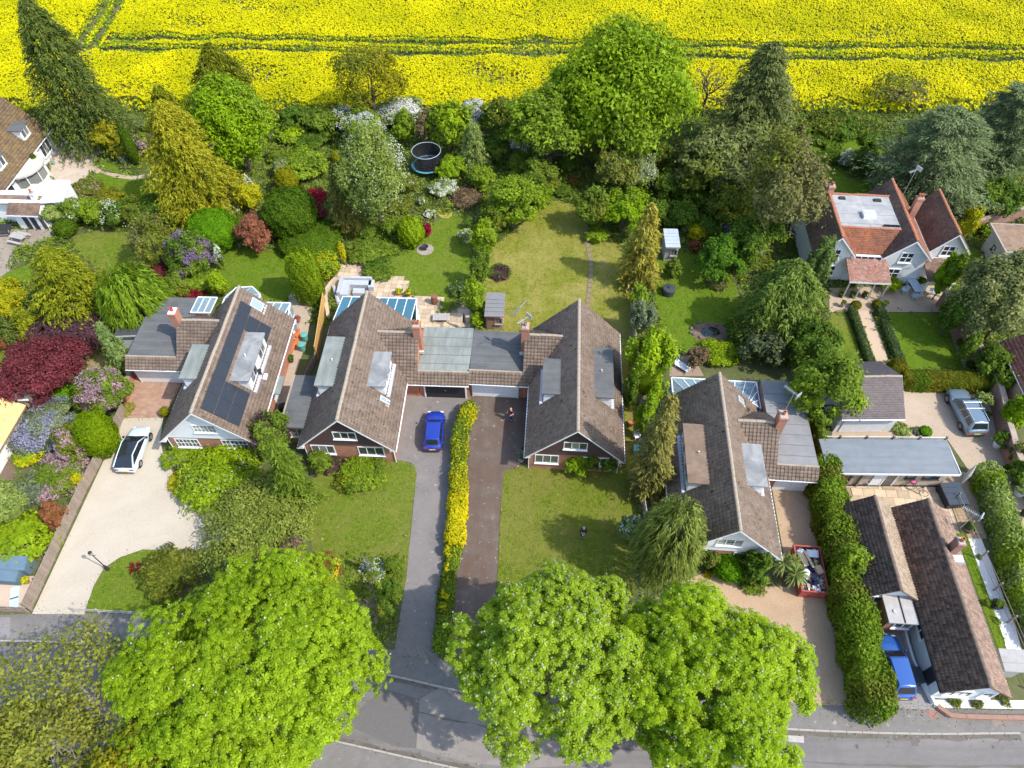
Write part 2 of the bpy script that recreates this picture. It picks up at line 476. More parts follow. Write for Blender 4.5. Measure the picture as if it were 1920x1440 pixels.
sheet('ground', [(-1500,-600),(1500,-600),(1500,2500),(-1500,2500)], -.16, lawnmat('far_grass', (.07,.11,.02), (.1,.13,.03), (.16,.15,.06)))
sheet('garden_ground', PB + [(120,700),(-120,700)], -.012, surf('garden_earth', (.085,.105,.03), (.06,.085,.02), 2.2, (.16,.135,.075), .5, .5, rough=1, ws=True, bump=.4))
road = sheet('road', KN + KS[::-1], -.12, asphalt_r)
def pavement(front, back):
    mb = MB(); pts = front + back[::-1]; n = len(pts)
    if sum(pts[i][0]*pts[(i+1)%n][1]-pts[(i+1)%n][0]*pts[i][1] for i in range(n)) < 0: pts = pts[::-1]
    mb.add([(p[0],p[1],0) for p in pts]+[(p[0],p[1],-.15) for p in pts], [tuple(range(n))]+[((i+1)%n,i,n+i,n+(i+1)%n) for i in range(n)])
    o = mb.build('pavement', asphalt_p); o['kind'] = 'structure'; return o
pvn = pavement(KN, PB); pvs = pavement(PS, KS)
ks_me = MB().box(-.446,.446,-.062,.062,-.14,.012).mesh('kerb_stone', kerbmat)
for par, line, off in ((pvn, KN, -.078), (pvs, KS, .078)):
    for i in range(len(line)-1):
        (ax,ay),(bx,by) = line[i], line[i+1]
        if abs((ax+bx)/2) > 42: continue
        a = math.atan2(by-ay, bx-ax); L = math.hypot(bx-ax, by-ay)
        place('kerb_stone', ks_me, par, ((ax+bx)/2-math.sin(a)*off,(ay+by)/2+math.cos(a)*off,RNG.uniform(-.006,.006)), (0,0,a), (L/.9*.985,1,1))
sheet('verge', [(-120,9.6)] + [(x,y-2.3) for x,y in KS] + [(120,-60),(-120,-60)], -.02, lawnmat('verge_grass', (.075,.12,.02), (.1,.14,.03), (.16,.14,.07)))
# repaired strips and old concrete showing through the road
def road_strip(pts, mat, z=-.115): sheet('road_patch', pts, z, mat)
road_strip([(-6.13,12.55),(-4.65,13.4),(-1.94,12.15),(1.74,11.18),(5.5,10.35),(5.04,8.69),(0.84,8.45),(-3.03,8.81),(-6.13,9.6)], patchmat, -.114)
road_strip([(-11.11,11.08),(-8.57,13.23),(-6.01,12.49),(-6.13,9.6),(-7.33,9.66)], surf('asphalt_patch', (.135,.123,.115),(.12,.11,.103),6, rough=.9, ws=True), -.115)
road_strip([(17.81,10.35),(18.83,10.29),(18.77,9.91),(17.79,9.97)], surf('pale_concrete_patch', (.42,.39,.34),(.34,.31,.28),5, rough=.9, ws=True), -.113)
road_strip([(25.7,10.1),(26.18,10.1),(26.05,9.72),(25.61,9.72)], surf('iron_cover', (.15,.12,.11),(.11,.09,.085),9, rough=.7, ws=True), -.113)
for line, o0, o1 in ((KN,-.03,-.42),(KN,-1.9,-2.0),(KS,.03,.38)):
    L_ = [p for p in line if abs(p[0]) < 44]
    road_strip([(x,y+o0) for x,y in L_]+[(x,y+o1+.06*math.sin(x*1.7)+.05*math.sin(x*4.1)) for x,y in L_[::-1]], surf('gutter_grime', (.13,.112,.095),(.165,.148,.132),2.2,(.1,.085,.06),.7,.7, rough=.95, ws=True), -.1165 if o0 > -1 else -.1125)
sheet('pavement_patch', [(19.92,11.83),(20.76,11.83),(20.72,11.4),(19.88,11.4)], .004, surf('pavement_cover', (.16,.14,.13),(.2,.18,.16),6, rough=.9, ws=True))
sheet('pavement_patch', [(27.31,11.89),(27.8,11.89),(27.91,11.43),(27.42,11.24),(27.18,11.63)], .004, surf('red_brick_patch', (.3,.17,.13),(.24,.14,.11),8, rough=.95, ws=True))
sheet('pavement_patch', [(31.24,11.37),(32.16,11.56),(32.2,11.18),(31.34,10.79)], .004, surf('brown_cover', (.25,.2,.16),(.2,.16,.13),8, rough=.95, ws=True))
sheet('pavement_patch', [(-36.42,18.02),(-35.66,18.02),(-35.12,16.59),(-35.8,16.63)], .004, surf('fresh_asphalt', (.24,.22,.215),(.21,.195,.19),6, rough=.95, ws=True))

# drives
DRIVES = []
def drive(name, pts, z, mat, sm=0):
    DRIVES.append([p[:2] for p in pts]); return sheet(name, pts, z, mat, sm)
drive('gravel_drive', [(-33.45,35.33),(-30.07,35.39),(-29.62,33.03),(-28.97,31.76),(-27.55,29.81),(-24.77,28.33),(-21.9,27.04),(-20.06,24.52),(-23.39,23.2),(-26.59,23.11),(-27.91,23.2),(-29.43,22.55),(-30.33,21.71),(-30.6,20.27),(-30.5,18.22),(-34.24,18.26)], .008, cream_gravel)
drive('brick_drive', [(-34.03,39.92),(-29.56,39.92),(-29.68,37.87),(-30.07,35.39),(-33.49,35.33)], .012, brickpav)
drive('asphalt_drive', [(-10.33,38.46),(-3.69,38.34),(-3.46,34.44),(-4.34,31.76),(-4.5,24.52),(-4.99,20.27),(-5.05,15.11),(-8.16,15.43),(-7.79,21.08),(-7.76,29.71),(-8.25,30.83),(-9.59,31.13)], .008, asphalt)
drive('tarmac_drive', [(-3.68,37.99),(1.51,37.87),(1.67,31.13),(-0.35,30.01),(-0.92,26.81),(-1.13,20.27),(-1.69,17.15),(-2.9,14.33),(-4.3,14.79),(-4.05,21.92),(-3.72,27.28),(-3.6,33.35)], .009, driveb)
drive('gravel_drive', [(20.91,29.22),(24.58,29.22),(23.96,22.34),(22.52,12.09),(19.14,12.22),(16.98,12.49),(15.34,14.96),(13.32,18.29),(12.53,20.67),(14.63,21.5),(17.15,20.27),(20.27,20.27)], .008, tan_gravel)
drive('paved_drive', [(25.87,19.47),(28.05,19.07),(27.79,11.86),(24.94,11.96),(24.84,14.96)], .01, surf('grey_setts', (.27,.25,.235),(.23,.215,.2),6, rough=.95, ws=True, bump=.2))
drive('gravel_drive', [(27.54,35.22),(30.24,38.16),(34.68,38.7),(42.23,38.58),(42.01,36.7),(41.42,32.81),(40.95,27.75),(40.15,20.27),(37.1,14.26),(35.61,14.96),(36.56,21.92),(37.26,30.22),(36.66,33.24),(26.99,33.24)], .008, grey_gravel)
# patios and paths
drive('patio', [(26.6,29.96),(36.94,29.96),(36.84,27.75),(36.26,24.07),(34.22,24.07),(26.95,27.04)], .012, surf('patio_base', (.34,.25,.16),(.28,.21,.14),4, rough=.95, ws=True))
drive('patio', [(-17.95,54.35),(-14.8,54.51),(-14.04,52.77),(-11.02,52.77),(-10.1,49.75),(-7.1,49.75),(-6.95,47.23),(-4.7,48.87),(-3.61,47.58),(-3.79,45.35),(-9.1,45.35),(-16.62,48.29),(-18.06,50.86)], .01, surf('patio_joint', (.3,.24,.17),(.25,.2,.15),4, rough=.95, ws=True))
drive('patio', [(-56.58,77.41),(-52.81,76.96),(-49.36,75.5),(-49.35,72.79),(-48.9,68.15),(-50.47,67.46),(-53.66,69.66)], .01, surf('crazy_paving', (.46,.37,.28),(.36,.28,.21),1.6,(.56,.47,.38),.6,.6, rough=.95, ws=True, speck=((.14,.13,.06),2.4,.66)))
drive('patio', [(-58.6,60.21),(-49.41,60.21),(-48.95,59.33),(-49.78,58.3),(-51.96,56.79),(-51.04,52.77),(-54.73,52)], .01, surf('mossy_paving', (.27,.22,.17),(.2,.165,.125),1.6,(.34,.29,.23),.6,.5, rough=.95, ws=True, speck=((.12,.1,.05),2.2,.62)))
drive('path', [(-49.92,72.26),(-47.59,70.48),(-43.9,69.66),(-41.89,70.17),(-41.64,69.56),(-43.66,68.95),(-47.61,69.66),(-50.15,71.52)], .012, surf('pale_path', (.42,.33,.22),(.36,.28,.19),5, rough=.95, ws=True))
drive('path', [(-16.53,55.15),(-16,57.79),(-15.32,57.79),(-15.41,54.99),(-15.43,52.62),(-15.97,52.62)], .013, surf('stone_path', (.42,.31,.23),(.33,.24,.18),3, rough=.95, ws=True))
drive('path', [(33.18,48.08),(34.89,48.08),(34.52,41.42),(33.12,41.29)], .01, surf('buff_path', (.5,.37,.25),(.44,.32,.22),6, rough=.95, ws=True))
drive('patio', [(31.72,51.24),(43.32,51.62),(41.83,47.93),(30.81,47.93)], .009, surf('terrace_paving', (.4,.3,.2),(.33,.25,.17),2.5,(.46,.36,.25),.6,.5, rough=.95, ws=True))
drive('path', [(41.73,47.93),(42.63,47.72),(41.83,40.91),(41.05,40.66)], .01, surf('bed_path', (.27,.2,.15),(.21,.16,.12),5, rough=.95, ws=True))
drive('path', [(-22.31,50.86),(-19.66,50.86),(-19.26,44.14),(-20.03,34.44),(-20.95,34.44),(-20.76,44.14)], .009, surf('side_path', (.42,.33,.24),(.34,.27,.2),3, rough=.95, ws=True))
drive('patio', [(14.65,42.31),(16.72,42.31),(17.31,39.98),(14.19,39.98)], .009, surf('clay_patio', (.3,.22,.17),(.26,.19,.15),3, rough=.95, ws=True))
drive('patio', [(-37.78,21.08),(-35.03,21.08),(-34.61,18.68),(-37.04,18.56)], .009, surf('peach_gravel', (.52,.4,.3),(.46,.35,.26),8, rough=.95, ws=True))
drive('patio', [(-47.39,38.46),(-43.06,37.75),(-40.1,29.22),(-43.86,28.97)], .006, soil)
drive('patio', [(10.24,30.22),(11.98,30.22),(11.49,26.34),(9.82,26.34)], .007, surf('bare_earth', (.2,.15,.11),(.16,.12,.09),3, rough=1, ws=True))
drive('patio', [(10.71,36.7),(11.64,36.7),(11.16,31.76),(10.35,31.24)], .007, surf('side_paving', (.25,.2,.16),(.2,.16,.13),3, rough=1, ws=True))
drive('gravel_bed', [(28.02,12.49),(33.95,12.45),(35.1,11.89),(27.77,11.99)], .008, white_gravel)
drive('gravel_bed', [(34.88,24.52),(35.85,24.07),(35.47,17.15),(35.14,15.14),(34.2,15.5),(34.36,19.47)], .01, white_gravel)

# lawns
LAWNS = []
def lawn(pts, mat, z=.014, sm=1):
    LAWNS.append([p[:2] for p in pts]); return sheet('lawn', pts, z, mat, sm)
G1 = lawnmat('lawn_fresh', (.105,.175,.015), (.145,.19,.022), (.19,.18,.045), 1.1, .4)
G2 = lawnmat('lawn_front', (.115,.17,.018), (.16,.185,.028), (.21,.185,.06), 1.1, .5)
G3 = lawnmat('lawn_dry', (.175,.195,.028), (.24,.225,.045), (.33,.275,.095), .9, .75)
G5 = lawnmat('lawn_mid', (.125,.165,.02), (.175,.185,.03), (.22,.185,.06), .9, .6)
G4 = lawnmat('lawn_rich', (.095,.17,.013), (.13,.19,.018), (.17,.18,.03), 1.2, .35)
lawn([(-30.55,18.45),(-30.56,20.27),(-30.27,21.67),(-29.37,22.51),(-27.9,23.15),(-25.41,23.2),(-24,18.37)], G1, .014, 0)
lawn([(-16.86,29.46),(-11.89,31.24),(-8.12,30.93),(-7.72,29.71),(-7.86,26.34),(-7.75,21.92),(-7.99,19.07),(-9.01,17.15),(-12.07,17.53),(-14.31,21.92),(-16.71,26.34)], G2)
lawn([(-0.65,30.01),(1.76,30.93),(10.24,30.22),(9.66,24.52),(8.92,19.87),(5.4,19.47),(-1.12,16.78),(-1.09,20.27),(-0.88,26.81)], G5, .014, 0)
lawn([(9.81,30.22),(10.28,30.22),(9.65,24.07),(9.21,24.07)], G2, .018, 0)
lawn([(-2.79,45.49),(-2.92,50.86),(-2.51,56.79),(4.48,65.24),(7.42,64.29),(8.77,58.3),(11.57,58.05),(12.1,49.75),(11.86,42.83),(10.02,30.22),(9.33,30.22),(10.18,42.83),(1.25,44.14)], G3, .014, 0)
lawn([(-14.58,52.77),(-12.72,55.56),(-10.91,56.96),(-7.9,62.44),(-4.12,63.36),(-4.16,55.96),(-4.52,50.86),(-6.23,48.29),(-8.28,47.93),(-10.09,50.86),(-11.9,52.93)], G1)
lawn([(-30.55,57.21),(-26.85,56.96),(-23.19,56.79),(-21.9,54.35),(-21.68,49.75),(-24.08,49.16),(-27.57,50.64),(-29.75,50.86)], G4)
lawn([(14.97,56.79),(20.56,56.13),(22.92,51.24),(21.49,42.83),(16.68,42.05),(14.51,44.14),(13.94,49.75)], G4)
lawn([(-47.62,60.03),(-35.65,59.33),(-33.67,54.35),(-41.19,53.16),(-44.95,55.96)], G2)
lawn([(-49.17,70.89),(-44.86,68.85),(-39.42,69.16),(-39,65.71),(-42.22,64.57),(-46.13,65.52)], G4)
lawn([(-49.03,72.26),(-47.77,72.79),(-45.97,71.21),(-44.27,69.87),(-47.27,70.48)], G4)
lawn([(-51.86,53.4),(-49.43,54.75),(-48.29,52),(-51.34,51.62)], G4)
lawn([(30.75,47.72),(32.97,47.72),(32.42,40.91),(28.15,40.91)], G2, .014, 0)
lawn([(36.32,47.86),(41.65,47.72),(41.1,40.79),(35.71,40.6)], G4, .014, 0)
lawn([(34.46,71.94),(38.55,71.52),(38.83,69.26),(43.02,68.85),(41.94,65.52),(34.15,65.52)], G4, .014, 0)
lawn([(35.94,78.56),(46.16,78.56),(44.71,74.08),(34.75,73.86)], G4, .014, 0)
lawn([(46.93,56.79),(49.06,57.21),(49.05,55.15),(46.99,52.77),(45.55,53.95)], G4)
lawn([(34.06,24.52),(34.88,24.52),(34.32,16.23),(33.6,15.14)], G4, .014, 0)
lawn([(-51.93,83.72),(-46.75,82.49),(-43.63,78.91),(-49.05,78.33)], lawnmat('rough_grass', (.13,.17,.04), (.17,.18,.06), (.25,.22,.11), .9, .5))
lawn([(-40.02,44.14),(-38.77,44.14),(-35.94,40.29),(-37.9,39.06)], lawnmat('thin_grass', (.24,.22,.08), (.28,.23,.1), (.34,.27,.15), .9, .6))
lawn([(-47.93,42.83),(-45.21,42.83),(-44.64,40.91),(-46.79,40.29)], G4)
# brick path across the middle lawn: single pavers in a line
bp = sheet('garden_path', [(7.63,60.03),(8.09,60.03),(8.43,54.35),(7.56,48.65),(7.09,48.65),(7.88,54.35)], .018, surf('path_mortar', (.16,.15,.05),(.15,.12,.06),4, rough=1, ws=True))
bp_me = MB().box(-.2,.2,-.3,.3,0,.03).mesh('paving_brick', surf('path_brick', (.24,.19,.11),(.19,.15,.09),5, rough=.95, island=.15))
for (ax,ay) in curve([(7.85,59.86),(8.1,54.35),(7.41,48.87)], .68):
    place('paving_brick', bp_me, bp, (ax+RNG.uniform(-.03,.03),ay,.015), (0,0,RNG.uniform(-.1,.1)))

# sandstone slabs laid one by one behind the middle-left bungalow
def slabs(par, pts, sx_, sy_, ang, z, mat, org):
    P_ = [p[:2] for p in pts]; xs = [p[0] for p in P_]; ys = [p[1] for p in P_]
    mes = [MB().prism([(-sx_/2+.012+RNG.uniform(0,.01),-sy_/2+.012),(sx_/2-.012,-sy_/2+.012),(sx_/2-.012,sy_/2-.012),(-sx_/2+.012,sy_/2-.012)],0,.035).mesh('paving_slab', surf('slab_tone%d'%k, tuple(v*f for v in (.52,.4,.27)), tuple(v*f*.85 for v in (.52,.4,.27)), 2.5, rough=.92)) for k,f in enumerate((.85,1,1.12))]
    ca, sa = math.cos(ang), math.sin(ang)
    for i in range(-30,30):
        for j in range(-30,30):
            lx, ly = i*sx_+((j%2)*sx_*.5 if sx_>.7 else 0), j*sy_
            x, y = org[0]+lx*ca-ly*sa, org[1]+lx*sa+ly*ca
            if inside(P_, np.array([x]), np.array([y]))[0]:
                place('paving_slab', mes[RNG.integers(0,3)], par, (x,y,z+RNG.uniform(-.006,.006)), (RNG.uniform(-.012,.012),RNG.uniform(-.012,.012),ang))
pats = [o for o in bpy.data.objects if o.name.startswith('patio')]
slabs(pats[1], [(-14.58,52.77),(-10.82,52.93),(-9.92,50.04),(-14.07,48.65)], .6, .6, -.06, .012, pav, (-12.49,50.86))
slabs(pats[1], [(-9.92,50.04),(-7.05,49.75),(-6.83,46.18),(-8.6,45.35),(-9.74,46.87)], .75, .6, -.06, .012, pav, (-8.28,47.93))
slabs(pats[1], [(-6.91,47.44),(-3.91,48.65),(-3.57,46.18),(-6.58,45.35)], .6, .6, -.06, .012, pav, (-5.64,46.87))
slabs(pats[1], [(-17.95,54.35),(-16.01,54.51),(-15.1,52.62),(-17,50.86),(-18.06,50.86)], .6, .6, -.06, .012, pav, (-16.8,53.16))
slabs(pats[0], [(26.49,28.97),(33.76,28.97),(35.07,25.19),(26.99,27.18)], .9, .7, -.06, .014, pav, (29.36,27.99))

# ------------------------------------------------------------------ building pieces
def tiles(name, O, U, V, lu, lv, mat, du=.3, dv=.29, keep=None, parent=None, rollh=.065, th=.035):
    """courses of roof tiles on the slope O + u*U + v*V"""
    U = np.array(Vector(U).normalized()); V = np.array(Vector(V).normalized()); Nn = np.cross(U, V)
    if Nn[2] < 0: Nn = -Nn
    nu, nv = max(1,round(lu/du)), max(1,round(lv/dv)); du, dv = lu/nu, lv/nv
    I, J = np.meshgrid(np.arange(nu), np.arange(nv)); I = I.ravel(); J = J.ravel()
    O = np.array(O)
    ctr = O + np.outer((I+.5)*du, U) + np.outer((J+.5)*dv, V)
    if keep is not None:
        k = keep(ctr); I = I[k]; J = J[k]
    n = len(I)
    if n == 0: return None
    pu = np.array([0,.2,.42,.985])*du; ph = np.array([.0,rollh,.004,.0])
    base = O + np.outer(I*du, U) + np.outer(J*dv, V)
    jit = RNG.uniform(-.006,.012,n)+.014*np.sin(I*.31+J*.5)*np.sin(J*.43+1)+(RNG.random(n) < .012)*.03; skew = RNG.uniform(-.012,.012,n)
    Vt = np.zeros((n,12,3))
    for k in range(4):
        b = base + pu[k]*U
        Vt[:,k] = b + np.outer(skew,V) + np.outer(ph[k]+th+jit, Nn)
        Vt[:,4+k] = b + dv*1.06*V + (ph[k]*.9+.004)*Nn
        Vt[:,8+k] = b + np.outer(skew,V) - .004*Nn
    q = np.array([(k,k+1,5+k,4+k) for k in range(3)] + [(8+k,9+k,k+1,k) for k in range(3)])
    Q = (np.arange(n)[:,None,None]*12 + q[None]).reshape(-1,4)
    if np.dot(np.cross(U,V),Nn) < 0: Q = Q[:,::-1]
    return fast(name, Vt.reshape(-1,3), Q, mat, parent=parent, kind='stuff')

ridge_me = {}
def ridge_tiles(par, a, b, mat, L=.46, r=.13, me_key=None):
    a, b = Vector(a), Vector(b); d = b-a; n = max(1, int(d.length/L)); st = d.length/n
    key = (mat.name, round(r,3))
    if key not in ridge_me:
        mb = MB(); pts = [(math.cos(t)*r, math.sin(t)*r*.8-.03) for t in [PI*k/5 for k in range(6)]]
        mb.extr([(p[0],-L*.49,p[1]) for p in pts], (0,L*.98,0)); ridge_me[key] = mb.mesh('ridge_tile', mat)
    yaw = math.atan2(-d.x, d.y); pitch = math.asin(d.z/d.length)
    for i in range(n):
        p = a + d*((i+.5)/n)
        o = place('ridge_tile', ridge_me[key], par, (p.x,p.y,p.z+RNG.uniform(-.016,.016)+.02*math.sin(i*.7)), (pitch,0,yaw+RNG.uniform(-.02,.02)), (1,st/L,1))

def window(par, loc, w, h, rotz=0, cols=3, rows=1, tilt=0, frame=None, pane=None, bars=0, name='window', sill=True, fr=.07):
    """frame standing 4 cm proud of its wall; faces local -y"""
    frame = frame or upvc; pane = pane or gl
    mb = MB(); d0, d1 = -.04, .06
    mb.box(-w/2,w/2,d0,d1,0,fr).box(-w/2,w/2,d0,d1,h-fr,h).box(-w/2,-w/2+fr,d0+.002,d1,fr,h-fr).box(w/2-fr,w/2,d0+.002,d1,fr,h-fr)
    cw = (w-fr)/cols; rh = (h-fr)/rows
    for i in range(1,cols): mb.box(-w/2+fr/2+i*cw-fr*.42,-w/2+fr/2+i*cw+fr*.42,d0+.004,d1,fr,h-fr)
    for j in range(1,rows): mb.box(-w/2+fr,w/2-fr,d0+.006,d1,fr/2+j*rh-fr*.35,fr/2+j*rh+fr*.35)
    if bars:
        for i in range(cols):
            x = -w/2+fr/2+(i+.5)*cw; mb.box(x-.014,x+.014,d0+.012,.0,fr,h-fr)
        for j in range(1,bars+1):
            z = fr+(h-2*fr)*j/(bars+1); mb.box(-w/2+fr,w/2-fr,d0+.014,.0,z-.014,z+.014)
    o = mb.build(name, frame, par, loc, rotz)
    o.rotation_euler = (tilt,0,rotz)
    for i in range(cols):
        for j in range(rows):
            x0 = -w/2+fr/2+i*cw+fr*.4; z0 = fr/2+j*rh+fr*.4
            MB().box(x0,x0+cw-fr*.8,0,.02,z0,z0+rh-fr*.8).build('pane', pane, o)
    if sill: MB().box(-w/2-.05,w/2+.05,-.13,-.035,-.06,.0).build('sill', frame, o)
    return o

def gable_roof(par, u0, u1, v0, v1, ev, rd, matL, matR, ridgemat, du=.3, dv=.29, keepL=None, keepR=None, name='roof', th=.11, ridge_r=.13, um=None, evR=None, rollh=.075):
    """pitched roof with its ridge along local y between v0 and v1"""
    um = (u0+u1)/2 if um is None else um; evR = ev if evR is None else evR
    mb = MB()
    mb.extr([(u0,v0,ev),(um,v0,rd),(um,v0,rd-th*1.3),(u0,v0,ev-th)], (0,v1-v0,0))
    mb.extr([(um+.001,v0,rd),(u1,v0,evR),(u1,v0,evR-th),(um+.001,v0,rd-th*1.3)], (0,v1-v0,0))
    r = mb.build(name, TILE2, par)
    L = v1-v0
    tiles('roof_tiles', (u0-.04,v0-.02,ev-.02+.012), (0,1,0), (um-u0,0,rd-ev), L+.04, math.hypot(um-u0,rd-ev)+.02, matL, du, dv, keepL, r, rollh)
    tiles('roof_tiles', (u1+.04,v0-.02,evR-.02+.012), (0,1,0), (um-u1,0,rd-evR), L+.04, math.hypot(u1-um,rd-evR)+.02, matR, du, dv, keepR, r, rollh)
    ridge_tiles(r, (um,v0-.03,rd+.05), (um,v1+.03,rd+.05), ridgemat, r=ridge_r)
    return r

def chimney(par, x, y, z0, z1, w=.85, d=.6, pots=2, mat=None, potmat=None, cap=None, flash=True):
    mat = mat or brick_old
    o = MB().box(x-w/2,x+w/2,y-d/2,y+d/2,z0,z1-.16).box(x-w/2-.05,x+w/2+.05,y-d/2-.05,y+d/2+.05,z1-.16,z1).build('chimney', mat, par)
    MB().box(x-w/2+.02,x+w/2-.02,y-d/2+.02,y+d/2-.02,z1,z1+.06).build('chimney_cap', cap or surf('mortar_cap', (.4,.36,.31),(.3,.27,.23),5), o)
    for k in range(pots):
        px = x + (k-(pots-1)/2)*w*.48
        MB().lathe([(.13,0),(.12,.28),(.15,.3),(.15,.36),(.1,.36),(.095,.1)],10,(px,y,z1+.05)).build('chimney_pot', potmat or surf('terracotta_pot', (.42,.17,.09),(.34,.13,.07),4), o)
    if flash: MB().box(x-w/2-.13,x+w/2+.13,y-d/2-.2,y-d/2-.01,z0+.25,z0+.5).build('flashing', lead, o)
    return o

def conservatory(par, pts, h_eave, walls, roof_quads, name='conservatory', pane=None, bar=.07, solid=.0, nbar=None):
    """white frame on the outline pts; walls = index pairs with uprights; roof_quads = (a,b,c,d,n) glazed slopes"""
    pane = pane or gl_roof
    mb = MB(); panes = []
    for (i,j) in walls:
        a, b = Vector((*pts[i],0)), Vector((*pts[j],0)); n = max(1, round((b-a).length/.95))
        mb.bar(a+Vector((0,0,h_eave)), b+Vector((0,0,h_eave)), .11)
        mb.bar(a+Vector((0,0,.06)), b+Vector((0,0,.06)), .12)
        mb.bar(a+Vector((0,0,.75)), b+Vector((0,0,.75)), .08)
        for k in range(n+1):
            p = a.lerp(b,k/n); mb.bar(p, p+Vector((0,0,h_eave)), .09)
        for k in range(n):
            p, q = a.lerp(b,(k+.07)/n), a.lerp(b,(k+.93)/n)
            panes.append([p+Vector((0,0,.8)), q+Vector((0,0,.8)), q+Vector((0,0,h_eave-.06)), p+Vector((0,0,h_eave-.06))])
            panes.append([p+Vector((0,0,.12)), q+Vector((0,0,.12)), q+Vector((0,0,.71)), p+Vector((0,0,.71))])
    for (a,b,c,d,n) in roof_quads:
        a,b,c,d = Vector(a),Vector(b),Vector(c),Vector(d)
        mb.bar(a,b,.1); mb.bar(d,c,.1)
        for k in range(n+1): mb.bar(a.lerp(b,k/n), d.lerp(c,k/n), bar)
        for k in range(n):
            panes.append([a.lerp(b,(k+.05)/n), a.lerp(b,(k+.95)/n), d.lerp(c,(k+.95)/n), d.lerp(c,(k+.05)/n)])
    o = mb.build(name, upvc, par)
    for q in panes:
        if (q[0]-q[3]).length < .02 and (q[1]-q[2]).length < .02: continue
        nn = (q[1]-q[0]).cross(q[2]-q[0])
        if nn.length < 1e-6: nn = (q[2]-q[0]).cross(q[3]-q[0])
        MB().extr(q, nn.normalized()*.02).build('pane', pane, o)
    return o

SLABV = .62
def chalet(label, F, B, s, gable, long_roof, short_roof, L=13.6, hw=3.85, ev=2.5, rd=6.5, wing_out=4.5, vr=10.4, flat=(7.9,13.0), flat_u=9.05,
           flatmat=None, wmL=None, door=None, win_bars=0, pots=2, wing_win=True, tl=None, tr=None, chcap=None, potmat=None):
    """dormer bungalow; local x to the right, y away from the road, s = side (+1/-1) of its garage wing"""
    ang = math.atan2(-(B[0]-F[0]), B[1]-F[1])
    t = thing('bungalow', label, 'house', (F[0],F[1],0), ang)
    k = (rd-ev)/hw; zm = lambda u: rd-abs(u)*k
    # brick walls up to the eaves and the two gable triangles
    wi = hw-.32; v0, v1 = .55, L-.45
    w = MB(); w.extr([(-wi,v0,0),(wi,v0,0),(wi,v0,zm(wi)-.14),(0,v0,rd-.2),(-wi,v0,zm(wi)-.14)], (0,v1-v0,0))
    w.build('wall', brick, t)
    clad = MB().extr([(-wi-.1,v0-.06,2.42),(wi+.1,v0-.06,2.42),(wi+.02,v0-.06,2.62),(0,v0-.06,rd-.17),(-wi-.02,v0-.06,2.62)],(0,.055,0)).build('cladding', gable, t)
    z = 2.42
    while z < rd-.4:
        zz = min(z+.3, rd-.22); h0 = (rd-.16-z)/k; h1 = (rd-.16-zz)/k
        MB().extr([(-h0,v0-.085,z+.006),(h0,v0-.085,z+.006),(h1,v0-.064,zz-.004),(-h1,v0-.064,zz-.004)],(0,-.018,0)).build('board', gable, clad)
        z += .3
    # main roof, wing roof
    vr_ = vr; zr = 5.3; ve = vr-3.25; ze = 2.4; kw = (zr-ze)/3.25; vb = vr+2.55
    uin = (rd-zr)/k
    zw = lambda v: zr-np.abs(v-vr_)*kw
    def keep_main(c):
        u, v = c[:,0], c[:,1]
        hid = (np.sign(u) == s) & (zw(v) > (rd-np.abs(u)*k)+.05) & (v > ve) & (v < vb)
        return ~hid
    r = gable_roof(t, -hw, hw, 0, L, ev, rd, tl or TILE2, tr or TILE1, RIDGE, keepL=keep_main if s < 0 else None, keepR=keep_main if s > 0 else None)
    # white verge boards and gutters
    for e in (-1,1):
        MB().extr([(e*(hw+.02),-.03,ev-.18),(e*(hw+.02),-.03,ev-.02),(0,-.03,rd-.0),(0,-.03,rd-.17)],(0,.025,0)).build('bargeboard', white, t)
        MB().extr([(e*hw,.0,ev-.14),(e*(hw-.4),.0,zm(hw-.4)-.12),(e*(hw-.4),.0,ev-.14)],(0,v0-.09,0)).build('soffit', white, t)
        vs = (0,L) if e != s else (0,ve)
        MB().tube([(e*(hw+.09),vs[0],ev-.09),(e*(hw+.09),vs[1],ev-.09)],.055,6).build('gutter', white, t)
        MB().tube([(e*(wi+.06),v0-.07,ev-.15),(e*(wi+.06),v0-.07,.05)],.04,6).build('downpipe', white, t)
    # garage wing: cross roof ending in a brick gable with the chimney
    uo = wing_out
    wb = MB(); wb.extr([(s*uin,vr,zr-.1),(s*uin,ve,ze-.1),(s*uo,ve,ze-.1),(s*uo,vr,zr-.1)],(0,0,.09))
    wb.extr([(s*uin,vr+.002,zr-.1),(s*uo,vr+.002,zr-.1),(s*uo,vb,zr-.1-2.55*kw),(s*uin,vb,zr-.1-2.55*kw)],(0,0,.09))
    wr = wb.build('wing_roof', TILE2, t)
    def keep_w(c): return zw(c[:,1]) > (rd-np.abs(c[:,0])*k)-.06
    ua, ub = min(s*uin*.9,s*uo), max(s*uin*.9,s*uo)
    tiles('roof_tiles', (ua,ve-.04,ze-.03), (1,0,0), (0,3.25,zr-ze), ub-ua+.03, math.hypot(3.25,zr-ze)+.02, wmL or TILE1, keep=keep_w, parent=wr)
    tiles('roof_tiles', (ua,vb+.04,zr-2.55*kw-.03), (1,0,0), (0,-2.55,2.55*kw), ub-ua+.03, math.hypot(2.55,2.55*kw)+.02, TILE2, keep=keep_w, parent=wr)
    ridge_tiles(wr, (s*(uin+.1),vr,zr+.05), (s*(uo-.4),vr,zr+.05), RIDGE)
    # apron of tiles in front of the flat roof: same plane as the wing
    zf = 3.12; va = ve+(zf-ze)/kw
    uf = flat_u; a0, a1 = min(s*uo,s*uf), max(s*uo,s*uf)
    MB().extr([(a0,ve,ze-.1),(a1,ve,ze-.1),(a1,va,zf-.1),(a0,va,zf-.1)],(0,0,.09)).build('apron_roof', TILE2, t)
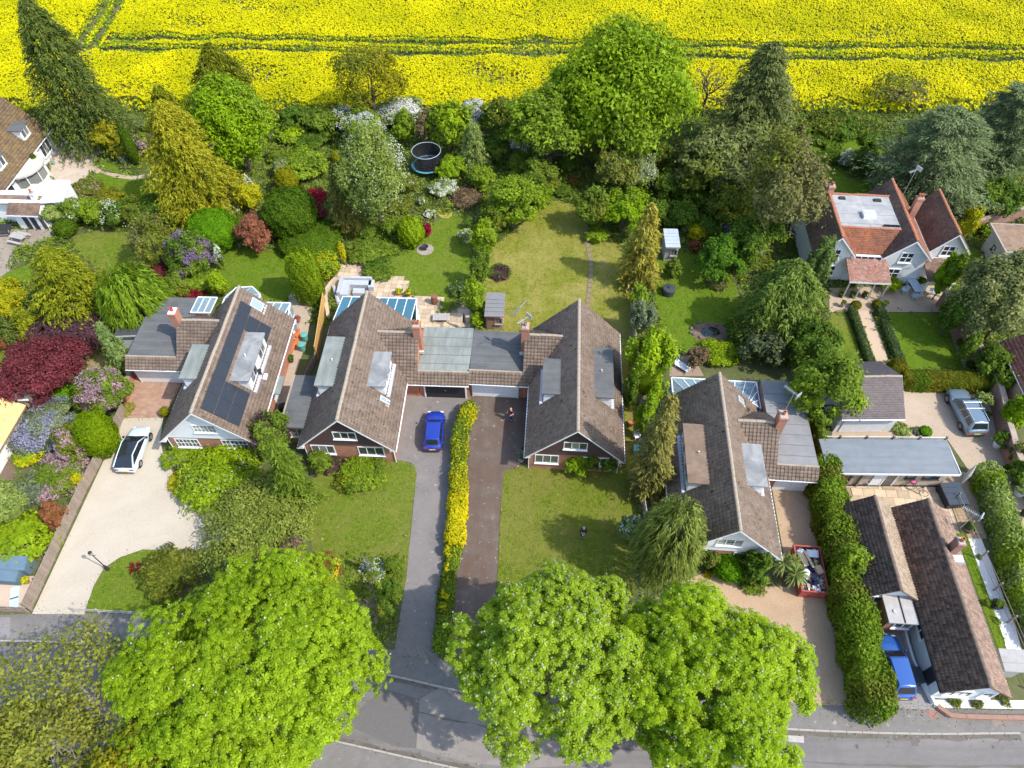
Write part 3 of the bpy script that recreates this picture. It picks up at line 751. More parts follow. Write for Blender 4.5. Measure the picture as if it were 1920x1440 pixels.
    tiles('apron_tiles', (a0,ve-.04,ze-.03), (1,0,0), (0,va-ve,zf-ze), a1-a0, math.hypot(va-ve,zf-ze)+.03, wmL or TILE1, parent=t)
    ap = MB().box(a0,a1,va,va+.14,zf-.12,zf+.03).build('apron_coping', RIDGE, t)
    fr = MB().prism([(a0,va+.145),(a1,va+.145),(a1,flat[1]),(a0,flat[1])],2.84,3.0).build('flat_roof', flatmat or felt, t)
    for i in range(1,int(flat[1]-va)): MB().box(a0+.02,a1-.02,va+i*1.0,va+i*1.0+.07,3.001,3.012).build('felt_lap', surf('felt_seam', (.13,.135,.132),(.16,.165,.16),3, rough=.95), fr)
    # cushions of moss gathered on the sunny slope and in the courses
    mo = MB()
    for i in range(150):
        e = 1 if RNG.random() < .7 else -1; u = e*RNG.uniform(.3,hw-.1); v = RNG.uniform(.15,L-.2) if RNG.random() < .5 else RNG.uniform(.1,2.4); rr_ = RNG.uniform(.03,.085)
        if e == s and ve-.2 < v < vb: continue
        mo.ball((u,v,zm(u)+.045),(rr_*1.2,rr_*1.6,rr_*.6),5,3)
    mo.build('moss', surf('roof_moss',(.09,.07,.025),(.06,.05,.02),6,rough=1), r, kind='stuff')
    # garage walls, wing gable
    g0, g1 = min(s*wi,s*(uf-.06)), max(s*wi,s*(uf-.06))
    h0_, h1_ = min(s*(uo+.02),s*(uf-.06)), max(s*(uo+.02),s*(uf-.06))
    MB().box(h0_,h1_,ve+.55,flat[1]-.15,0,2.82).box(s*wi,s*(uo-.03),ve+.552,vb-.3,0,2.4).build('garage_wall', brick, t)
    MB().extr([(s*(uo-.22),ve+.5,0),(s*(uo-.22),vb-.1,0),(s*(uo-.22),vb-.1,zr-2.5*kw-.12),(s*(uo-.22),vr,zr-.14),(s*(uo-.22),ve+.5,ze+.5*kw-.14)],(s*.2,0,0)).build('wing_gable', surf('fresh_brick_gable', (.5,.21,.11),(.43,.17,.09),3, rough=.95), t)
    MB().tube([(s*(hw+.1),ve-.06,ze-.1),(s*uf,ve-.06,ze-.1)],.055,6).build('gutter', white, t)
    if door is not None:
        dmat, d0, d1 = door
        db = MB(); db.box(d0,d1,ve+.47,ve+.54,.02,2.12)
        gd = db.build('garage_door', dmat, t)
        for i in range(5): MB().box(d0+.05,d1-.05,ve+.44,ve+.472,.06+i*.41,.44+i*.41).build('door_panel', dmat, gd)
        MB().box((d0+d1)/2-.07,(d0+d1)/2+.07,ve+.41,ve+.442,1.0,1.05).build('handle', steel, gd)
        MB().box(d0-.12,d0,ve+.42,ve+.56,0,2.2).box(d1,d1+.12,ve+.42,ve+.56,0,2.2).box(d0-.12,d1+.12,ve+.42,ve+.56,2.2,2.34).build('door_frame', white, t)
    chimney(t, s*(uo-.05), vr, 3.0 if s else 3, 6.35, .62, .8, pots, brick, potmat, chcap)
    # flat-roofed dormers
    def dormer(e, u0, u1, v0_, v1_, zt, fmat, nwin, ventpipe=False):
        zo = zm(u1)-.25
        d = MB().prism([(e*u0,v0_),(e*u1,v0_),(e*u1,v1_),(e*u0,v1_)],zo,zt-.1).build('dormer', white, t)
        MB().prism([(e*(u0-.1),v0_-.18),(e*(u1+.17),v0_-.18),(e*(u1+.17),v1_+.18),(e*(u0-.1),v1_+.18)],zt-.1,zt+.04).build('dormer_roof', fmat, d)
        MB().prism([(e*(u1+.0),v0_-.1),(e*(u1+.32),v0_-.1),(e*(u1+.32),v1_+.1),(e*(u1+.0),v1_+.1)],zm(u1)-.24,zm(u1)-.0).build('flashing', lead, d)
        span = (v1_-v0_)/nwin
        for i in range(nwin):
            window(d, (e*(u1+.03),v0_+span*(i+.5),zm(u1)+.22), min(1.5,span*.72), zt-.25-zm(u1)-.22, rotz=e*PI/2, cols=2, sill=False)
        if ventpipe: MB().cyl(e*(u0+.65),(v0_+v1_)/2,zt+.03,zt+.28,.05,n=8).build('vent_pipe', upvc, d)
        return d
    dormer(-s, 1.3, 2.75, 4.4, 9.3, 5.15, long_roof, 2, True)
    dormer(s, 1.3, 2.65, 4.5, 7.8, 5.15, short_roof, 1)
    # front windows
    window(t, (0,v0-.1,3.3), 1.85, .98, cols=3, bars=win_bars)
    window(t, (-2.15,v0-.02,.95), 1.9, 1.2, cols=3, bars=win_bars)
    window(t, (1.75,v0-.02,.95), 2.1, 1.2, cols=3, bars=win_bars)
    # back windows
    window(t, (0,v1+.02,3.6), 1.9, 1.1, rotz=PI, cols=2)
    return t, ang

blackdoor = surf('black_garage_door', (.022,.025,.028),(.03,.032,.035),2, rough=.6)
A1 = chalet('white-boarded dormer bungalow with dark solar panels on its roof', (-24.23,31.18), (-23.76,45.04), -1, greyboard, felt_s, felt_g,
            wing_out=5.0, vr=10.6, flat=(8.0,15.5), flat_u=9.5, flatmat=felt, door=(white,-9.1,-5.4), win_bars=1, pots=1, tl=TILE2, tr=TILE1, potmat=surf('red_pot', (.5,.06,.05),(.42,.05,.05),4), chcap=white)
A2 = chalet('brown-boarded bungalow with a black garage door and blue glass conservatory', (-13.12,30.54), (-12.56,44.12), 1, brownboard, felt_g, felt_s,
            wing_out=4.75, vr=10.1, flat=(7.6,12.9), flat_u=9.17, flatmat=felt_g, door=(blackdoor,5.3,8.75))
A3 = chalet('brown-boarded bungalow with a white garage door, person on its drive', (4.89,29.58), (5.76,43.09), -1, brownboard, felt, felt,
            wing_out=4.5, vr=10.4, flat=(7.9,12.7), flat_u=9.12, flatmat=felt, door=(white,-8.75,-4.95), pots=1)
A4 = chalet('white-gabled bungalow with rusty mossy dormer roof beside the skip', (15.32,21.52), (16.32,35.0), 1, white2, felt_m, felt_s,
            wing_out=4.5, vr=10.0, flat=(7.5,16.0), flat_u=7.75, flatmat=surf('patchy_grey_felt', (.2,.2,.2),(.16,.16,.16),1.2,(.27,.27,.26),.5,.5), door=(white,5.0,7.3), pots=1, tr=TILE1)  # flat roof in plain grey felt with paler patches
h1, h2, h3, h4 = A1[0], A2[0], A3[0], A4[0]
for h in (h1,):
    # solar panels on the sunny slope
    k = 4.0/3.85
    pm = surf('solar_cell', (.018,.021,.027), (.024,.028,.034), 3, rough=.35, spec=.45)
    sl = math.atan(k)
    pmesh = MB(); pmesh.box(-.53,.53,-.81,.81,0,.035); pme = pmesh.mesh('solar_panel', surf('panel_frame', (.03,.033,.04), rough=.4, spec=.5))
    cme = MB().box(-.5,.5,-.78,.78,.0,.01).mesh('cell_sheet', pm)
    lines = MB()
    for i in range(1,6): lines.box(-.5+i/6-.004,-.5+i/6+.004,-.775,.775,0,.004)
    lme = lines.mesh('cell_lines', surf('cell_line', (.035,.04,.047), rough=.5))
    def panel(c, v):
        v = 1.55+(v-1.55)*.985
        u = .42+.54*math.cos(sl)+c*1.1*math.cos(sl); z = 6.5-u*k
        o = place('solar_panel', pme, h, (u,v,z+.13), (0,sl,0))
        place('cell_sheet', cme, o, (0,0,.037)); place('cell_lines', lme, o, (0,0,.048))
    for i in range(7): panel(0, 1.55+i*1.66)
    for c in (1,2):
        for i in range(2): panel(c, 1.55+i*1.66)
        panel(c, 10.55)
    # roof window and flue
def roof_window(h, u, v, w=.8, hgt=1.1, pane=None):
    k = 4.0/3.85; sl = math.atan(k); e = 1 if u > 0 else -1
    mb = MB().box(-hgt/2,hgt/2,-w/2,w/2,0,.14)
    o = mb.build('roof_window', surf('grey_window_frame', (.5,.5,.48),(.42,.42,.4),4), h); o.location = (u,v,6.5-abs(u)*k+.06); o.rotation_euler = (0,e*sl,0)
    MB().box(-hgt/2+.1,hgt/2-.1,-w/2+.1,w/2-.1,.14,.16).build('pane', pane or glass('sky_glass',(.25,.32,.36),.1), o)
    MB().box(hgt/2,hgt/2+.35,-w/2-.1,w/2+.1,.0,.02).build('flashing', lead, o)
roof_window(h1, 1.35, 12.7, 1.0, 1.15)
roof_window(h4, 1.95, 12.5, .55, .8)
roof_window(h2, 2.5, 3.9, .5, .7)
fl = MB().cyl(3.0,6.2,3.3,4.1,.09,n=8).ball((3.0,6.2,4.15),.16,8,5).build('flue', black, h1)
MB().box(2.7,3.4,5.9,6.5,3.2,3.36).build('flue_collar', upvc, fl)
# rear glass rooms
conservatory(h1, [(-3.4,13.2),(-3.4,16.3),(-2.7,17.7),(-1.2,17.9),(-.2,16.9),(-.1,15.9),(2.9,15.9),(3.2,13.2)], 2.2,
             [(0,1),(1,2),(2,3),(3,4),(4,5),(5,6),(6,7)],
             [((-3.4,14.2,2.25),(-3.4,16.3,2.25),(-1.6,15.8,3.2),(-1.6,15.2,3.2),2),((-3.4,16.3,2.25),(-2.7,17.7,2.25),(-1.55,15.85,3.2),(-1.6,15.8,3.2),1),((-2.7,17.7,2.25),(-1.2,17.9,2.25),(-1.5,15.9,3.2),(-1.55,15.85,3.2),1),((-1.2,17.9,2.25),(-.2,16.9,2.25),(-1.45,15.85,3.2),(-1.5,15.9,3.2),1),((-.2,16.9,2.25),(-.1,15.2,2.25),(-1.4,15.2,3.2),(-1.45,15.85,3.2),1),
              ((-.1,15.9,2.2),(2.9,15.9,2.2),(2.9,13.5,2.75),(-.1,13.5,2.75),4)])
conservatory(h1, [(-5.4,13.4),(-5.4,15.5),(-3.6,15.5),(-3.6,13.4)], 3.05, [], [((-5.4,15.5,3.1),(-3.6,15.5,3.1),(-3.6,13.4,3.25),(-5.4,13.4,3.25),3)], name='glass_roof')
conservatory(h2, [(-3.5,13.2),(-3.6,17.2),(3.4,17.2),(3.75,14.6),(3.75,13.2)], 2.1, [(0,1),(1,2),(2,3)],
             [((-3.6,17.2,2.15),(3.4,17.2,2.15),(3.4,13.4,2.95),(-3.6,13.4,2.95),8)], pane=gl_blue)
conservatory(h4, [(-2.8,13.2),(-2.8,16.4),(4.4,16.4),(4.4,13.6)], 2.1, [(0,1),(1,2),(2,3)],
             [((-2.8,16.4,2.15),(4.4,16.4,2.15),(3.0,13.5,2.95),(-1.2,13.5,2.95),8),((4.4,16.4,2.15),(4.4,13.6,2.15),(3.6,13.55,2.9),(3.0,13.5,2.95),3),((-2.8,13.4,2.15),(-2.8,16.4,2.15),(-1.2,13.5,2.95),(-1.3,13.3,2.95),2)])
# flat-roofed side porch of the middle-left bungalow
sp = MB().box(-5.45,-3.5,2.1,6.9,0,2.55).build('side_porch', brick, h2)
MB().prism([(-5.65,1.75),(-3.72,1.75),(-3.72,7.15),(-5.65,7.15)],2.56,2.72).build('porch_roof', felt, sp)
MB().box(-5.78,-5.652,1.75,7.15,2.5,2.78).build('porch_coping', RIDGE, sp)
window(sp, (-4.6,2.08,.95), 1.3, 1.2, cols=2)
for h, e in ((h1,1),(h3,1)):
    for v, ww in ((3.2,1.3),(6.3,1.5)): window(h, (e*3.55,v,.9), ww, 1.2, rotz=e*PI/2, cols=2, sill=False)
ph = MB().box(3.7,4.5,5.1,7.0,2.28,2.4).build('door_canopy', felt_g, h1)
MB().box(3.54,3.6,5.6,6.5,.05,2.05).build('side_door', white, h1)

# aerials
def aerial(label, base, h, yaw, elements=9):
    t = thing('tv_aerial', label, 'aerial', base, yaw)
    MB().tube([(0,0,0),(0,0,h)],.025,6).build('pole', steel, t)
    b = MB().tube([(-.9,0,h-.05),(.55,0,h-.05)],.018,5)
    for i in range(elements): b.bar((-.85+i*.13,-.2,h-.05),(-.85+i*.13,.2,h-.05),.014)
    b.build('boom', steel, t)
    MB().box(.35,.42,-.3,.3,h-.25,h+.18).build('reflector', steel, t)
aerial('tall tv aerial beside the chimney of the white-gabled bungalow', (*(21.41,32.62),4.6), 2.6, -.9)
aerial('white tv aerial over the path end behind the pantiled cottage', (*(32.81,23.68),2.6), 2.2, -.7, 10)
aerial('aerial on a long pole above the orange tiled house chimney', (*(39.28,58.87),5.3), 3.2, .5, 6)
aerial('thin tv aerial on the chimney stack of the middle bungalow', (*(1.11,39.88),6.3), 1.4, .7, 5)

# ------------------------------------------------------------------ the other houses
def gable_wall(par, u0, u1, v0, v1, ev, rd, mat, um=None, inset=.25, name='wall'):
    um = (u0+u1)/2 if um is None else um
    a, b = u0+inset, u1-inset
    za = ev+(rd-ev)*inset/(um-u0); zb = ev+(rd-ev)*inset/(u1-um)
    return MB().extr([(a,v0,0),(b,v0,0),(b,v0,zb-.13),(um,v0,rd-.18),(a,v0,za-.13)],(0,v1-v0,0)).build(name, mat, par)

def barges(par, u0, u1, v, ev, rd, um=None, mat=None, d=.03):
    um = (u0+u1)/2 if um is None else um
    for e, u in ((-1,u0),(1,u1)):
        MB().extr([(u+e*.03,v,ev-.2),(u+e*.03,v,ev-.01),(um,v,rd),(um,v,rd-.2)],(0,d,0)).build('bargeboard', mat or white, par)

# white house with three gables and a lead flat between them
wh = thing('gabled_house', 'white house with three gables and orange clay roofs around a lead flat', 'house', (31.3,52.2,0), -.075)
for (u0,u1,um,v0,v1,mL,mR) in ((-2.0,2.0,0,0,9.4,TILE_D,TILE_O),(4.65,9.15,6.9,0,9.6,TILE_D,TILE_O),(9.35,13.2,11.2,1.3,8.2,TILE_D,TILE_D)):
    kp = (lambda c: ~((c[:,1] > 2.4) & (c[:,1] < 7.4) & (c[:,2] < 4.95) & (c[:,0] > 0) & (c[:,0] < 6.9))) 
    gable_roof(wh, u0, u1, v0, v1, 3.4, 5.65, mL, mR, RIDGE_O, .2, .17, kp, kp, um=um, rollh=.012, ridge_r=.15)
    gable_wall(wh, u0, u1, v0+.3, v1-.2, 3.4, 5.65, white2, um)
    barges(wh, u0, u1, v0-.04, 3.4, 5.65, um)
    window(wh, (um,v0+.27,2.75), 1.2, 1.25, cols=2, rows=2, fr=.09, pane=dark)
window(wh, (6.4,.27,.7), 1.3, 1.2, cols=2, rows=2, fr=.09, pane=dark)
window(wh, (.2,.27,.6), 1.2, 1.3, cols=2, rows=2, fr=.09, pane=dark)
MB().box(.6,6.25,2.5,7.4,3.0,4.95).build('core_wall', white2, wh)
lf = surf('lead_flat', (.36,.355,.34),(.43,.425,.405),1.2,(.22,.225,.23),.8,.8, rough=.7, streak=((.26,.26,.26),(1.2,.4,1),.6))
fl_ = MB().box(.55,6.3,2.4,7.5,4.96,5.06).build('flat_roof', lf, wh)
for v in (2.95,4.4,5.9): MB().box(.6,6.25,v,v+.06,5.06,5.1).build('lead_roll', lf, fl_)
rl = MB().box(2.9,4.1,3.7,4.7,5.06,5.4).build('roof_light', upvc, fl_)
MB().box(2.98,4.02,3.78,4.62,5.4,5.44).build('pane', glass('sky_glass2',(.45,.5,.5),.15), rl)
MB().box(1.2,1.8,6.6,7.0,5.06,5.2).box(4.6,5.3,6.5,6.9,5.06,5.2).build('roof_vent', black, fl_)
ra = MB().box(4.6,6.1,2.75,2.8,5.07,5.25)
for i in range(7): ra.box(4.6+i*.24,4.7+i*.24,2.62,2.75,5.07,5.2)
ra.build('snow_guard', black, fl_)
ms = MB().extr([(.6,.55,3.4),(6.2,.55,3.4),(6.2,2.4,4.98),(.6,2.4,4.98)],(0,0,-.1)).build('front_roof', TILE_O, wh)
tiles('roof_tiles', (.3,.5,3.4), (1,0,0), (0,1.9,1.62), 6.1, 2.5, TILE_O, .2, .17, keep=lambda c: (c[:,2] > 5.65-np.abs(c[:,0])*1.125-.05)&(c[:,2] > 5.65-np.abs(c[:,0]-6.9)*1.0-.05), parent=ms, rollh=.012)
ridge_tiles(ms, (.6,2.42,5.04), (6.3,2.42,5.04), RIDGE_O, L=.3)
ridge_tiles(fl_, (.4,7.5,5.12), (6.4,7.5,5.12), RIDGE_O, L=.3)
MB().box(1.7,5.0,.3,.75,0,3.3).build('link_wall', white2, wh)
window(wh, (3.35,.27,2.72), 2.6, .6, cols=4, pane=dark)
pr = MB().extr([(1.3,-2.35,2.35),(5.2,-2.35,2.35),(5.2,.25,3.0),(1.3,.25,3.0)],(0,0,-.1)).build('porch_roof', TILE_D, wh)
tiles('roof_tiles', (1.28,-2.42,2.34), (1,0,0), (0,2.65,.66), 3.95, 2.73, surf('lichen_clay_tile', (.3,.14,.1),(.24,.11,.08),1.5,(.33,.24,.19),.7,.6, rough=.95, island=.25), .2, .17, parent=pr, rollh=.012)
MB().box(1.3,5.2,-2.44,-2.38,2.2,2.36).build('fascia', white, wh)
for u in (1.45,2.65,3.85,5.05): MB().box(u-.06,u+.06,-2.34,-2.22,0,2.22).build('porch_post', wood_g, wh)
lr = MB().extr([(9.0,-1.5,2.1),(11.6,-1.5,2.1),(11.6,1.2,2.75),(9.0,1.2,2.75)],(0,0,-.1)).build('lean_to_roof', TILE_D, wh)
tiles('roof_tiles', (9.0,-1.56,2.09), (1,0,0), (0,2.75,.66), 2.6, 2.83, TILE_D, .2, .17, parent=lr, rollh=.012)
MB().box(9.0,11.6,-1.64,-1.58,1.98,2.1).build('fascia', white, wh)
MB().box(9.1,11.5,.9,1.5,0,2.6).build('lean_to_wall', white2, wh)
for u in (9.15,11.45): MB().box(u-.07,u+.07,-1.5,-1.36,0,2.0).build('porch_post', white, wh)
chimney(wh, .1, 7.0, 4.2, 6.4, .6, .5, 1, brickmat('orange_chimney_brick',(.5,.22,.12),(.42,.18,.1),(.4,.34,.28)), flash=False)
chimney(wh, 8.3, 5.6, 3.6, 6.5, .62, .5, 2, brickmat('orange_chimney_brick',(.5,.22,.12),(.42,.18,.1),(.4,.34,.28)), flash=False)
MB().box(9.1,9.42,.2,8.2,3.28,3.44).build('valley_gutter', lf, wh)

# white garage of that house
gt = thing('garage', 'white garage with a plain grey brown pitched roof beside the beige gravel', 'garage', (32.2,36.65,0), PI/2+.01)
gable_roof(gt, -3.05, 2.95, 0, 5.2, 2.4, 4.2, TILE_G, TILE_G, RIDGE, .2, .2, rollh=.008, ridge_r=.1)
gable_wall(gt, -3.05, 2.95, .2, 5.0, 2.4, 4.2, white2, 0, .35)
barges(gt, -3.05, 2.95, -.04, 2.4, 4.2)
MB().box(-2.76,-2.7,.9,4.6,.05,2.1).build('garage_door', white, gt)
MB().tube([(-3.12,0,2.32),(-3.12,5.2,2.32)],.06,6).build('gutter', white, gt)

# long flat-roofed garden annex
ax = thing('garden_annex', 'long low annex with a blue grey felt roof behind the pantiled cottage', 'annex', (24.4,28.3,0), -.012)
tanwall = surf('tan_render', (.45,.36,.27),(.4,.31,.23),2, rough=.9)
MB().box(.3,9.9,.45,2.9,0,2.45).build('wall', tanwall, ax)
MB().extr([(0,0,2.5),(10.15,0,2.5),(10.15,3.05,2.66),(0,3.05,2.66)],(0,0,.12)).build('flat_roof', felt_b, ax)
MB().box(-.02,10.17,-.05,-.005,2.42,2.63).box(10.152,10.2,0,3.05,2.44,2.7).build('fascia', white, ax)
MB().box(1.2,2.1,.36,.44,.05,2.1).build('door', surf('brown_door',(.3,.14,.05),(.25,.11,.04),5), ax)
for x in (.6,2.3,3.1): MB().box(x,x+.12,.3,.44,0,2.4).build('timber_post', wood, ax)
pd = MB().box(4.1,4.2,.38,.448,.05,2.1).box(5.9,6.0,.38,.448,.05,2.1).box(4.2,5.9,.38,.448,2.0,2.1).box(5.0,5.1,.38,.448,.05,2.0).build('patio_door', white, ax)
MB().box(4.2,5.0,.41,.44,.05,2.0).build('pane', white, pd); MB().box(5.1,5.9,.41,.44,.05,2.0).build('pane', gl, pd)
window(ax, (7.0,.42,1.2), .8, .8, cols=1, frame=black); window(ax, (8.6,.42,1.2), 1.3, .8, cols=2, frame=black)
MB().box(.3,9.9,.36,.448,0,.14).build('plinth', black, ax)

# pantiled cottage: two roofs side by side
ct = thing('cottage', 'white cottage with two long orange brown pantile roofs side by side', 'house', (29.45,12.15,0), math.atan2(-.85,13.15))
gable_roof(ct, -2.15, 2.1, 0, 13.1, 2.4, 4.15, TILE_C, surf('pinkish_pantile', (.3,.2,.15),(.235,.15,.112),2.5,(.19,.145,.115),.8,.6, rough=.9, island=.3), surf('dark_ridge', (.2,.14,.1),(.13,.1,.08),3, rough=.95), .2, .25, rollh=.06)
gable_wall(ct, -2.15, 2.1, .35, 12.9, 2.4, 4.15, white2, 0, .3)
barges(ct, -2.15, 2.1, .1, 2.4, 4.15, 0, black)
MB().extr([(-1.85,.3,2.3),(1.8,.3,2.3),(0,.3,3.95)],(0,.045,0)).build('gable_boards', greyboard, ct)
gable_roof(ct, -5.65, -1.9, 6.0, 13.2, 2.4, 4.0, TILE_C2, surf('lichen_pantile', (.36,.28,.2),(.28,.21,.15),3,(.42,.34,.25),.8,.5, rough=.95, island=.2), surf('dark_ridge', (.2,.14,.1)), .2, .25, um=-3.75, rollh=.06, name='side_roof')
gable_wall(ct, -5.65, -1.9, 6.35, 13.0, 2.4, 4.0, white2, -3.75, .3)
barges(ct, -5.65, -1.9, 6.1, 2.4, 4.0, -3.75, black)
po = MB().box(-4.1,-2.2,4.6,6.3,0,2.15).build('porch', brick, ct)
MB().box(-4.25,-1.95,4.4,6.34,2.16,2.3).build('porch_roof', surf('grey_porch_roof',(.4,.38,.36),(.33,.31,.29),3), po)
MB().box(-3.2,-3.14,4.42,6.3,2.3,2.36).build('roof_roll', black, po); MB().cyl(-3.7,5.2,2.3,2.38,.12,n=10).build('roof_vent', steel, po)
window(po, (-3.0,4.58,1.0), 1.2, .9, cols=2); window(ct, (-4.6,6.3,1.0), 1.3, 1.1, cols=2)
window(ct, (-1.87,4.6,1.2), 1.9, .7, rotz=-PI/2, cols=3, frame=white, pane=dark)
MB().box(-1.92,-1.85,1.0,1.9,0,2.05).build('door', black, ct)
MB().tube([(-2.22,0,2.32),(-2.22,6,2.32)],.05,6).build('gutter', black, ct)
window(ct, (-.6,.32,1.0), 1.6, 1.0, cols=3); window(ct, (1.2,.32,1.0), .8, 1.0, cols=1)
ch = chimney(ct, .75, 9.4, 3.2, 5.0, .5, .6, 1, brick_old, flash=False)
MB().box(.3,1.4,8.5,9.05,3.0,3.6).build('flashing', lead, ct)

# left neighbour with two dormers
nb = thing('neighbour_house', 'brown-roofed house at the far edge with two white dormers and a curved bay', 'house', (-58.65,61.8,0), -.03)
moss = surf('mossy_brown_tile', (.16,.11,.07),(.12,.085,.055),1.5,(.22,.15,.06),.6,.6, rough=.95, island=.2)
gable_roof(nb, -3.9, 3.9, 0, 13.6, 2.6, 6.6, moss, moss, RIDGE)
gable_wall(nb, -3.9, 3.9, .4, 13.2, 2.6, 6.6, white2, 0, .35)
barges(nb, -3.9, 3.9, 13.6, 2.6, 6.6)
MB().tube([(4.0,0,2.5),(4.0,13.6,2.5)],.06,6).build('gutter', white, nb)
for v in (4.6,10.4):
    d = MB().box(1.5,3.05,v-.8,v+.8,3.2,4.75).build('dormer', white, nb)
    MB().box(1.2,3.3,v-1.0,v+1.0,4.76,4.88).build('dormer_roof', felt, d)
    window(d, (3.07,v,3.6), 1.35, 1.0, rotz=PI/2, cols=2)
bay = MB(); arc = [(3.5+2.3*math.cos(t),6.6+2.6*math.sin(t)) for t in [(-PI/2)+PI*i/10 for i in range(11)]]
bay.prism([(3.3,4.0)]+arc+[(3.3,9.2)],2.3,2.5); bayo = bay.build('bay_roof', surf('pale_flat_roof',(.5,.45,.39),(.42,.38,.33),1.4,(.58,.54,.48),.6,.5), nb)
MB().prism([(3.5,4.3)]+[(3.5+(x-3.5)*.9,6.6+(y-6.6)*.9) for x,y in arc]+[(3.5,8.9)],0,.8).build('bay_wall', white2, nb)
for (x,y) in arc[::2]: MB().cyl(3.5+(x-3.5)*.88,6.6+(y-6.6)*.88,.8,2.3,.07,n=6).build('bay_post', white, nb)
MB().prism([(3.5,4.6)]+[(3.5+(x-3.5)*.84,6.6+(y-6.6)*.84) for x,y in arc]+[(3.5,8.6)],.8,2.28).build('bay_glass', gl, nb)
window(nb, (3.6,2.6,.5), 2.0, 1.7, rotz=PI/2, cols=2); window(nb, (3.6,11.4,.7), 2.0, 1.5, rotz=PI/2, cols=3)
MB().box(3.56,3.62,.7,1.5,0,2.0).build('door', surf('orange_door',(.5,.24,.08),(.45,.2,.06),5), nb)
ex = thing('flat_extension', 'bright white flat roofed extension with a stepped edge in front of the bay', 'extension', (*(-52.52,64.81),0))
o_ = (-52.52,64.81)
wp = [(p[0]-o_[0],p[1]-o_[1]) for p in ((-48.09,65),(-50.22,65.09),(-50.49,64.34),(-51.93,64.34),(-52.19,63.31),(-54.9,63.22),(-57.19,63.22),(-56.18,61.05),(-50.6,61.13),(-47.59,61.49))]
MB().prism(wp,2.6,2.8).build('flat_roof', surf('white_roof_coat',(.8,.81,.83),(.74,.75,.78),1.2, rough=.7), ex)
MB().prism([(x*.96,y*.9) for x,y in wp],0,2.595).build('wall', white2, ex)
ob = thing('garden_room', 'small white outbuilding with two dark doors and a mossy tiled lean-to roof', 'outbuilding', (-51.2,60.3,0), -.05)
MB().box(-1.6,1.45,-.1,1.6,0,2.3).build('wall', white2, ob)
MB().extr([(-3.9,.6,2.75),(1.2,.6,2.75),(1.2,2.0,2.85),(-3.9,2.0,2.85)],(0,0,-.12)).build('flat_roof', felt_m, ob)
rr = MB().extr([(-1.9,-.5,2.2),(1.5,-.5,2.2),(1.5,.75,2.8),(-1.9,.75,2.8)],(0,0,-.1)).build('lean_to_roof', TILE_D, ob)
tiles('roof_tiles', (-1.9,-.55,2.2), (1,0,0), (0,1.3,.62), 3.4, 1.45, TILE_D, .2, .17, parent=rr, rollh=.015)
MB().box(-1.9,1.5,-.6,-.53,2.06,2.2).build('fascia', white, ob)
for x in (-.75,.05): MB().box(x,x+.5,-.16,-.11,.05,1.95).build('door', black, ob)
MB().box(1.0,1.45,-.14,-.105,.1,2.0).build('window', gl, ob)
chimney(ob, .6, 1.5, 2.6, 3.6, .5, .5, 1, white2, flash=False)

# thatched roof at the left edge
tc = thing('thatched_cottage', 'corner of a straw coloured thatched roof with a white framed window', 'house', (-41.6,32.3,0), -.05)
thatch = surf('straw_thatch', (.62,.4,.16),(.5,.3,.11),3.5,(.7,.5,.25),.9,.6, rough=1, bump=.7, bscale=14)
MB().extr([(.7,-3.2,2.0),(-5.5,-3.2,5.6),(-5.5,-3.2,5.2),(.5,-3.2,1.6)],(0,6.2,0)).build('thatch', thatch, tc)
MB().box(-5,.1,-2.9,2.7,0,1.9).build('wall', white2, tc)
wd = MB().box(-1.6,.5,-2.6,-.9,1.8,3.6).build('dormer', thatch, tc)
window(wd, (.55,-1.75,2.1), 1.5, 1.2, rotz=PI/2, cols=2)
sd_ = thing('lean_to_shed', 'dark felted lean-to with a white edge board behind the thatch', 'shed', (-42.0,36.2,0), -.05)
MB().box(-1.6,1.0,-.6,.9,0,2.3).build('wall', wood, sd_)
MB().extr([(-2.2,-.8,2.3),(1.5,-.55,2.3),(1.3,.5,2.45),(-2.2,.6,2.45)],(0,0,.1)).build('roof', felt, sd_)
MB().bar((-1.2,-.86,2.38),(1.55,-.6,2.38),.08,.16).build('fascia', white, sd_)
MB().box(-2.0,.6,1.2,2.6,1.1,1.2).build('deck', wood_g, sd_)

# sheds
def shed(label, loc, w, d, h, rot, wallm, roofm, door=0, win=0, name='garden_shed', cat='shed', ridge=False):
    t = thing(name, label, cat, loc, rot)
    MB().box(-w/2+.1,w/2-.1,-d/2+.25,d/2-.1,0,h-.1).build('wall', wallm, t)
    rf = MB().extr([(-w/2,-d/2,h-.08),(w/2,-d/2,h-.08),(w/2,d/2,h+.06),(-w/2,d/2,h+.06)],(0,0,.05)).build('roof', roofm, t)
    for i in range(1,int(d/.5)): MB().box(-w/2+.01,w/2-.01,-d/2+i*.5,-d/2+i*.5+.03,h-.02+i*.02,h+.02+i*.14*.5/d).build('roof_batten', roofm, rf)
    MB().box(-w/2,w/2,-d/2-.04,-d/2-.002,h-.16,h-.0).build('fascia', wallm, t)
    for i in range(int((w-.2)/.2)): MB().box(-w/2+.1+i*.2+.01,-w/2+.1+i*.2+.19,-d/2+.225,-d/2+.248,.02,h-.2).build('board', wallm, t)
    if door: MB().box(-w/2+.2,-w/2+.9,-d/2+.19,-d/2+.22,.05,h-.3).build('door', surf('shed_door',(.3,.18,.13),(.25,.15,.1),5), t)
    if win: window(t, (w/2-.5,-d/2+.2,.8), .7, .8, cols=2, frame=wallm)
    return t
shed('pinkish wooden shed with a grey roof on the dry lawn', (-1.6,46.9,0), 1.8, 2.9, 2.1, -.05, wood_p, surf('grey_shed_felt',(.17,.17,.17),(.2,.2,.2),3,rough=.9), 1, 1)
